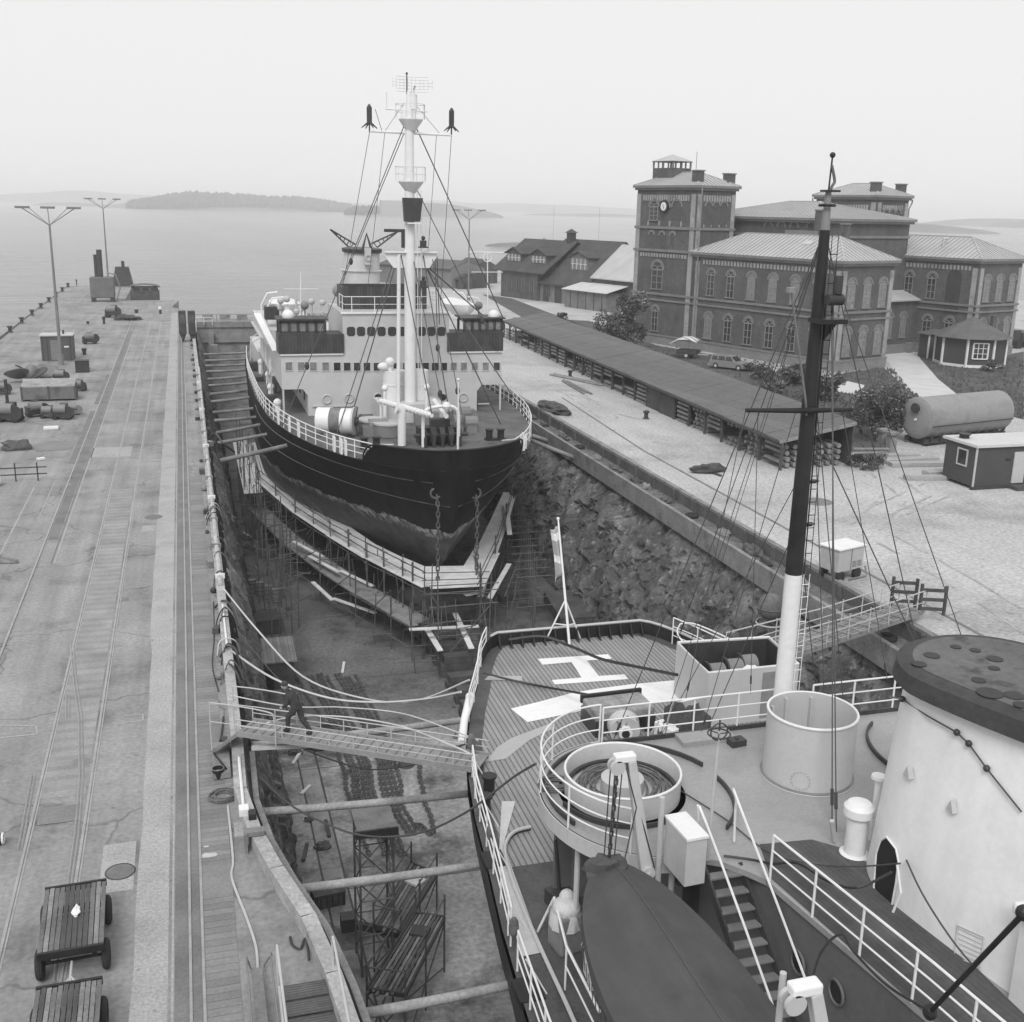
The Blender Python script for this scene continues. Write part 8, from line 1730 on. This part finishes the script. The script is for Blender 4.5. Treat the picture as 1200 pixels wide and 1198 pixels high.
machine(105,403,1.2,'round dark machine alone right of the kiosk',6); machine(72,447,1.0,'dark winch at the foot of the nearest lamp mast',7,chim=False); machine(93,458,.9,'low dark machine beside the propeller blades',8)
machine(3,462,1.0,'half seen machine at the very left edge',9)
crate(97,436,1.2,1.0,1.1,'dark square bin right of the propeller',DARK,.05,0,rib=False); crate(45,503,1,.6,.12,'x',WHITE,0,0) if False else None
solo(MB().bc(G(60,503)+Vector((0,0,.1)), (1.0,.55,.18), .05), 'white_block', WHITE, 'flat white block lying alone on the pier before the machines', 'block', bevel=.02)
c = G(20,527); t = lump(c.x,c.y,0,.9,.5,.5,41,12); tag(t.build('scrap_heap', RUST), 'dark tangled scrap heap alone at the left of the pier', 'scrap'); c = G(48,539); solo(MB().bc(c+Vector((0,0,.08)), (.45,.3,.12), .5), 'white_rag', WHITE, 'small white rag right of the dark scrap heap', 'rag')
c = G(8,565); t = thing('pipe_trestle', 'thin pipe trestle with a pale drum at the left edge of the pier', 'trestle', c)
for z in (.4,.8): MB().tube([c+Vector((-1.5,0,z)), c+Vector((2.2,.1,z))], .04, 6).build('rail', DARK, t)
for x in (-.8,.5,1.7): MB().tube([c+Vector((x,0,0)), c+Vector((x,0,1.1))], .04, 6).build('leg', DARK, t)
MB().tube([c+Vector((-.9,-.9,.3)), c+Vector((-.2,-.8,.3))], .3, 14).build('drum', PALE, t, smooth=True)
c = G(2,655); solo(MB().extr([c+Vector((-1.6,-.6,.02)), c+Vector((.8,-.9,.02)), c+Vector((-.8,1.6,.02)), c+Vector((-1.8,1.6,.02))], (0,0,.06)).beam(c+Vector((-1.7,1.6,.12)), c+Vector((.8,-.9,.12)), .1,.12), 'steel_plate', EDGE, 'triangular grey steel plate with a thick edge at the left border', 'plate')
c = G(3,990); t = thing('hose_reel', 'chequered fitting cut by the left border above the cart', 'reel', c); MB().tube([c+Vector((-.3,0,.15)), c+Vector((0,.05,.15))], .14, 12).build('drum', BLACK, t, smooth=True); MB().ring(c+Vector((.01,.05,.15)), .13, .03, 12, 5, 'X').build('rim', WHITE, t)
# small bollards and stubs across the pier
PG = 'small posts and bollards on the left pier'
for px, py, h_, r_, lab in ((160,367,.5,.3,'low broad bollard left of the pale one at the head of the tracks'),(188,368,1.1,.24,'white topped mushroom bollard at the head of the tracks'),(122,380,1.0,.2,'dark post alone in the middle of the pier'),(99,416,.7,.25,'dark stub right of the kiosk'),(103,380,.4,.2,'low stub beside the dark round machine'),(90,335,1.2,.12,'thin post on the left corner of the pier'),(138,370,.5,.3,'dark fitting beyond the first row on the pier')):
    c = G(px, py); mb = MB().use(DARK).cyl(c, c+Vector((0,0,h_*.6)), r_*.75, 12).use(WHITE if 'white' in lab else DARK).cyl(c+Vector((0,0,h_*.6)), c+Vector((0,0,h_)), r_, 12); tag(mb.build('pier_bollard', None, smooth=True), lab, 'bollard')
for k in range(12): y = 105+k*11.0; solo(MB().lathe((-20.75,y,.1), [(.35,0),(.3,.1),(.2,.15),(.2,.5),(.36,.58),(.3,.75),(0,.78)], 12), 'edge_bollard', DARK, 'iron bollard in the row along the outer left edge of the pier', 'bollard', 'bollards along the outer pier edge', smooth=True)
# pier end: boiler with two stacks, sheds
c = G(122,354); bt = thing('donkey_boiler', 'tall grey boiler with two dark stacks at the pier end before the far lamp', 'boiler', c); x, y = c.x, c.y
MB().box((x-2.0,y,.6),(x+1.7,y+2.5,3.9)).build('body', mat('boiler_paint', .13, .7, .15, 1, 7, .1), bt, bevel=.15); MB().tube([(x-.3,y+1,3.9),(x-.3,y+1,8.2)], .42, 12).tube([(x-.9,y+1.6,3.9),(x-.9,y+1.6,7.4)], .35, 12).build('stack', DARK, bt, smooth=True)
for dx in (-1.6, 1.3): MB().box((x+dx-.3,y-.1,0),(x+dx+.3,y+2.4,.6)).build('foot', DARK, bt)
MB().tube([(x+1.9,y+.5,.2),(x+2.6,y+.5,2.2),(x+2.0,y+.5,4.3),(x+.8,y+.5,4.6)], .12, 6).build('bent_pipe', MIDG, bt)
a, b = G(153,352), G(187,352); sd_ = thing('pier_shed', 'low dark shed with a slit of windows at the pier end', 'shed', a)
MB().box((a.x,a.y,0),(b.x,a.y+3,1.5)).build('wall', WOODD, sd_); MB().box((a.x+.2,a.y+.1,1.5),(b.x-.2,a.y+3,2.1)).build('upper_wall', mat('dusty_boards', .12, .9, .2), sd_)
mb = MB(); mb.grid(lambda u, v: (a.x-.2+(b.x-a.x+.4)*u, a.y-.2+3.4*v, 2.1+.45*math.sin(math.pi*u)**.5), 12, 2); mb.build('roof', mat('dusty_boards', .12), sd_).modifiers.new('t', 'SOLIDIFY').thickness = .08
for k in range(3): xx = a.x+.5+k*1.4; MB().box((xx,a.y+.04,1.6),(xx+1.1,a.y+.1,2.0)).build('window', GLASS, sd_)
c = Vector((-11.2,229,0)); tg = thing('pier_cabin', 'small dark cabin with sloping sides on the last corner of the pier', 'cabin', c); MB().add([(c.x-1.9,c.y,0),(c.x+1.9,c.y,0),(c.x+1.9,c.y+3,0),(c.x-1.9,c.y+3,0),(c.x-1.2,c.y+.4,3.6),(c.x+1.2,c.y+.4,3.6),(c.x+1.2,c.y+2.6,3.6),(c.x-1.2,c.y+2.6,3.6)], [(0,1,5,4),(1,2,6,5),(2,3,7,6),(3,0,4,7),(4,5,6,7)]).build('wall', DARK, tg); MB().cyl((c.x+.2,c.y+1,3.6),(c.x+.2,c.y+1,4.7),.3,8).build('flue', DARK, tg)
machine(133,372,1.6,'dark machine before the boiler at the pier end',21); c = G(150,375); tag(lump(c.x,c.y,0,1.8,1.2,.5,44,10).build('cable_heap', DARK), 'low dark heap beside the machine before the boiler', 'cable')
# crane bogies at the end of the crane rails
for k, (px, py) in enumerate(((215,401),(226,401))):
    c = G(px, py); t = thing('crane_bogie', ['left of two tall dark crane bogies standing on the crane rails', 'right of two tall dark crane bogies standing on the crane rails'][k], 'bogie', c, 0, 'crane bogies'); x, y = c.x, c.y
    MB().box((x-.42,y,.9),(x+.42,y+1.1,3.6)).build('housing', DARK, t, bevel=.05); MB().extr([(x-.35,y,.9),(x+.35,y,.9),(x+.12,y,.2),(x-.12,y,.2)],(0,1,0)).build('fork', BLACK, t)
    for yy in (.2,.8): MB().tube([(x-.1,y+yy,.35),(x+.1,y+yy,.35)], .34, 14).build('wheel', BLACK, t)
    MB().box((x-.3,y-.02,2.2),(x+.3,y+.0,3.2)).build('panel', RUST, t)
# walkway stuff near the gate corner
railing(MB(), [(1.2,150,0),(1.2,156.5,0),(4.2,156.5,-.2)], 1.0, 2, 1.6, .04); gr_ = railing(MB(), [(1.2,148,0),(1.2,156.5,0),(3.4,156.5,0)], 1.0, 2, 1.6, .04); tag(gr_.build('guard_rail', WHITE), 'white guard rail at the corner of the dock gate', 'railing')
mb = MB().box((2.8,142,-9),(3.6,143.2,-1)); tag(mb.build('wall_fender', EDGE), 'pale upright fender post against the dock wall beside the stern', 'fender')
# ================================================================ flat carts
def cart(cx, cy, rz, label, L=2.45, W=1.35, partial=False):
    t = thing('flat_cart', label, 'cart', (cx,cy,0), rz, 'flat timber carts'); rnd = random.Random(int(cx*100)); n = 12
    for k in range(n):
        x = -W/2+W*(k+.5)/n; e0, e1 = rnd.uniform(-.04,.04), rnd.uniform(-.04,.05); MB().box((x-W/n*.42,-L/2+e0,.78+rnd.uniform(0,.012)),(x+W/n*.42,L/2+e1,.84+rnd.uniform(0,.012))).build('deck_board', [WOODD, mat('greyed_board', .13, .85, .25, 1.5, 14, .2), mat('pale_board', .2, .85, .25, 1.5, 14, .2)][rnd.choice((0,0,1,1,2))], t, local=True)
    MB().box((-W/2,-L/2-.07,.70),(W/2,-L/2-.0,.86)).build('end_beam', BLACK, t, local=True); MB().box((-W/2,L/2,.70),(W/2,L/2+.07,.86)).build('end_beam', BLACK, t, local=True)
    MB().box((-W/2+.15,-L/2,.58),(-W/2+.25,L/2,.77)).box((W/2-.25,-L/2,.58),(W/2-.15,L/2,.77)).box((-W/2+.1,-L/2+.35,.45),(W/2-.1,-L/2+.45,.57)).box((-W/2+.1,L/2-.45,.45),(W/2-.1,L/2-.35,.57)).build('chassis', BLACK, t, local=True)
    for y in (-L/2+.35, L/2-.4):
        for s in (-1, 1):
            x = s*(W/2+.0); wl = MB().ring((x,y,.33), .25, .085, 24, 8, 'X').build('wheel', TYRE, t, local=True, smooth=True); MB().tube([(x-.04,y,.33),(x+.04,y,.33)], .18, 16).build('wheel_rim', MIDG, wl, local=True, smooth=True)
        MB().tube([(-W/2,y,.33),(W/2,y,.33)], .035, 8).build('axle', BLACK, t, local=True)
    return t
P1 = (G(45,1118,.85)+G(121,1104,.85))/2; P2 = (G(55,1040,.85)+G(121,1034,.85))/2; cm = (P1+P2)/2; cart(cm.x, cm.y, R(2), 'flat timber cart with rubber wheels, whole in view, carrying a white rag', (P2-P1).length, 1.32)
P3 = (G(49,1158,.85)+G(112,1146,.85))/2; cart(P3.x+.03, P3.y-1.25, R(1), 'second flat cart coupled in front, cut by the bottom border', 2.45, 1.25)
a = Vector((cm.x+.05, cm.y-(P2-P1).length/2-.05, .55)); MB_ = MB().tube([a, (P3.x,P3.y+.08,.75)], .03, 6).tube([(P3.x,P3.y+.35,.72),(P3.x-.18,P3.y,.75)], .025, 6).tube([(P3.x,P3.y+.35,.72),(P3.x+.18,P3.y,.75)], .025, 6); solo(MB_, 'cart_drawbar', PALE, 'pale forked drawbar joining the two flat carts', 'drawbar')
rg_ = lump(cm.x+.05,cm.y+.1,.855,.09,.2,.06,50,8); tag(rg_.build('paper_scrap', WHITE), 'crumpled white rag on the boards of the near cart', 'rag')
# manhole with its ring
c = G(141,1022); mh = thing('manhole_cover', 'round dark manhole cover in the pale apron beside the track', 'manhole cover', c); MB().cyl(c, c+Vector((0,0,.018)), .33, 32).build('lid', mat('manhole_iron', .15, .7, .15, 5, 30, .15), mh); MB().ring(c+Vector((0,0,.012)), .345, .018, 32, 5).build('rim', DARK, mh)
c = G(583/3.237,430+570/3.237); solo(MB().cyl(c, c+Vector((0,0,.015)), .45, 24), 'manhole_cover', mat('manhole_iron', .15), 'worn oval looking manhole cover beside the pale strip, far up the quay', 'manhole cover')
c = G(96,893); solo(MB().prism([(c.x+.28*math.cos(a)*random.Random(int(a*9)).uniform(.8,1.2), c.y+.26*math.sin(a)) for a in [k*.628 for k in range(10)]], .004, .012), 'repair_patch', STAIN, 'small dark round repair patch between the rails', 'patch')
for (px, py, w_) in ((245,1003,.2),(242,993,.07)): c = G(px, py); solo(lump(c.x,c.y,.012,w_,w_*.5,.02,int(px),8), 'spilt_cement', PALE, 'splash of white cement on the walkway boards' if w_ > .15 else 'small white splash above the large one on the boards', 'cement')
# ================================================================ left coping fittings
MB_ = MB()
solo(MB().tube([(.78,27.4,.45),(.80,30.3,.45)], .045, 8), 'white_pipe', WHITE, 'white pipe lying on the coping just below the gangway', 'pipe'); solo(MB().tube([(.80,39,.47),(.80,43.5,.47)], .04, 8), 'white_pipe', WHITE, 'white pipe on the coping farther up the quay', 'pipe')
solo(MB().tube([(.80,46,.46),(.84,70,.46),(.95,112,.46)], .11, 8), 'coping_pipe', mat('pipe_paint', .42, .6, .15, 1.5, 6, .15, dirt=.4, dsc=.6), 'long pale pipe running along the coping towards the sea', 'pipe', smooth=True)
for k in range(14): y = 47+k*4.6; MB_ = MB().box((.62,y,.40),(1.02,y+.12,.60)); tag(MB_.build('pipe_clamp', WHITE if k % 3 == 0 else MIDG), 'clamp holding the long pale pipe to the coping', 'clamp', 'clamps on the coping pipe')
c = Vector((.82,26.9,.42)); bb_ = thing('valve_box', 'white valve box with a black motor on the curve of the coping', 'valve', c); MB().box((.5,26.7,.0),(.86,27.4,.06)).build('base_plate', STRIP, bb_); MB().bc((.78,27.2,.5),(.26,.3,.22)).build('body', WHITE, bb_, bevel=.02); MB().bc((.98,26.95,.45),(.2,.3,.26)).build('motor', BLACK, bb_, bevel=.02)
for (y, ) in ((26.3,),(21.0,),): MB_ = MB()
tag(MB().beam((.98,26.2,.5),(.98,25.95,.5),.5,.12).box((.72,25.9,-.1),(.8,26.3,.55)).build('coping_bracket', MIDG), 'steel bracket at the head of the curved coping', 'bracket')
c = G(256,912); bk_ = thing('bucket', 'black bucket on the quay below the gangway landing', 'bucket', c); MB().lathe(c, [(0,.02),(.13,.0),(.17,.32),(.155,.32),(.12,.04)], 18).build('pail', BLACK, bk_, smooth=True); MB().ring(c+Vector((0,0,.32)), .168, .012, 18, 5).build('rim', MIDG, bk_)
HS = 'hoses lying along the left coping'
coil(G(262,935,0), .42, 7, ROPE, 'loose tangle of dark hose on the quay below the bucket', 'hose_tangle', .02, 3)
def hose(pts, r_, m, lab): return wire('quay_hose', smooth_path([G(*p) for p in pts], 7), r_, m, lab, 'hose', HS)
hose([(267,945,.03),(273,1005,.03),(272,1030,.03),(290,1078,.03),(300,1110,.03),(302,1135,.03)], .03, ROPEL, 'pale hose snaking down the quay to the bottom stair'); hose([(268,905,.1),(258,892,.4),(250,880,.2),(258,868,.1),(262,840,.05)], .03, BLACK, 'black hose looping beside the bucket')
hose([(252,712,.05),(262,704,.5),(272,712,.7),(280,735,.2)], .045, DARK, 'dark hose arched over the coping, far loop'); hose([(258,770,.05),(266,758,.5),(276,762,.7),(281,780,.2)], .045, DARK, 'dark hose arched over the coping, middle loop'); hose([(262,792,.05),(268,778,.4),(278,790,.6),(284,812,.0)], .04, DARK, 'dark hose arched over the coping, nearest loop')
hose([(245,515,.1),(252,508,.6),(262,520,.4),(275,530,-.6)], .06, DARK, 'dark hose arched over the coping opposite the shores'); hose([(250,705,.03),(251,745,.03),(249,780,.03),(256,810,.03)], .02, BLACK, 'thin black hose trailing along the quay boards')
hose([(340,1098,.03),(343,1108,.03),(352,1112,.03),(358,1100,.1),(362,1125,.05)], .03, DARK, 'short dark hose hanging off the curved coping')
rnd = random.Random(91)
for k in range(26):
    y = 33+k*4.4+rnd.uniform(-1,1); s = rnd.uniform(.16,.34); x = rnd.choice((1.12,.5,.45)); z = .2 if x > 1 else s*.5
    mb = MB().ball((x,y,z), s*.6, 5, sy=1.3) if k % 2 else MB().bc((x,y,z), (s,s*1.6,s), rnd.uniform(-.5,.5)); solo(mb, 'coping_fitting', [DARK, MIDG, RUST][k % 3], ('round' if k % 2 else 'square')+' iron fitting beside the left coping', 'fitting', ('round' if k % 2 else 'square')+' fittings beside the left coping')
for k in range(16):
    y = rnd.uniform(33.5, 60); x = rnd.uniform(.42, .62); pts = [Vector((x,y,.03)), Vector((x+.1,y+.2,rnd.uniform(.2,.5))), Vector((.85,y+.4,rnd.uniform(.5,.75))), Vector((1.15,y+.5,.3)), Vector((1.3,y+rnd.uniform(.5,1.2),-.5))]
    wire('quay_hose', smooth_path(pts, 5), rnd.uniform(.018,.035), [DARK,BLACK,ROPE,ROPEL][k % 4], 'short '+('pale' if k % 4 == 3 else 'dark')+' hose looped over the left coping beyond the gangway', 'hose', ('pale' if k % 4 == 3 else 'dark')+' short hoses over the coping')
# stair at the bottom with its tubular rails
sx, sy = 1.72, 19.6; sr = thing('dock_stair', 'ribbed dark stair with bent tubular handrails at the bottom edge', 'stair', (sx,sy,0)); q0, q1 = G(329,1153,.3), G(389,1146,.3)
for k in range(7): y = q0.y-.02-k*.42; z = .25-k*.07; MB().box((q0.x,y-.4,z-.05),(q1.x+.02,y,z)).build('tread', mat('ribbed_tread', .075, .8, .2, 2, 12, .15, stripe=(math.pi/2,.07,.35,1.7,.05)), sr)
for x in (q0.x-.04, q1.x+.06): MB().tube(smooth_path([Vector((x,q0.y-3,.9)),Vector((x,q0.y-.3,1.15)),Vector((x,q0.y+.15,1.1)),Vector((x,q0.y+.2,.7)),Vector((x,q0.y+.1,.2))], 4), .03, 7).build('handrail', PALE, sr); MB().beam((x,q0.y,.12),(x,q0.y-3,-.3),.05,.3).build('stringer', PALE, sr)
x = G(300,1130,.3).x; cb_ = thing('cable_tray', 'rusty flat cable tray between bent rails left of the bottom stair', 'cable tray', (x,20,0)); MB().beam((x,q0.y+.6,.3),(x+.02,q0.y-3,.3),.22,.06).build('tray', LOG, cb_)
for s in (-.2,.3): MB().tube(smooth_path([Vector((x+s,q0.y-3,.5)),Vector((x+s,q0.y+.3,.6)),Vector((x+s+.02,q0.y+.75,.45)),Vector((x+s*.6,q0.y+.95,.1)),Vector((x+s*.6,q0.y+.9,0))], 4), .022, 6).build('side_tube', MIDG, cb_)
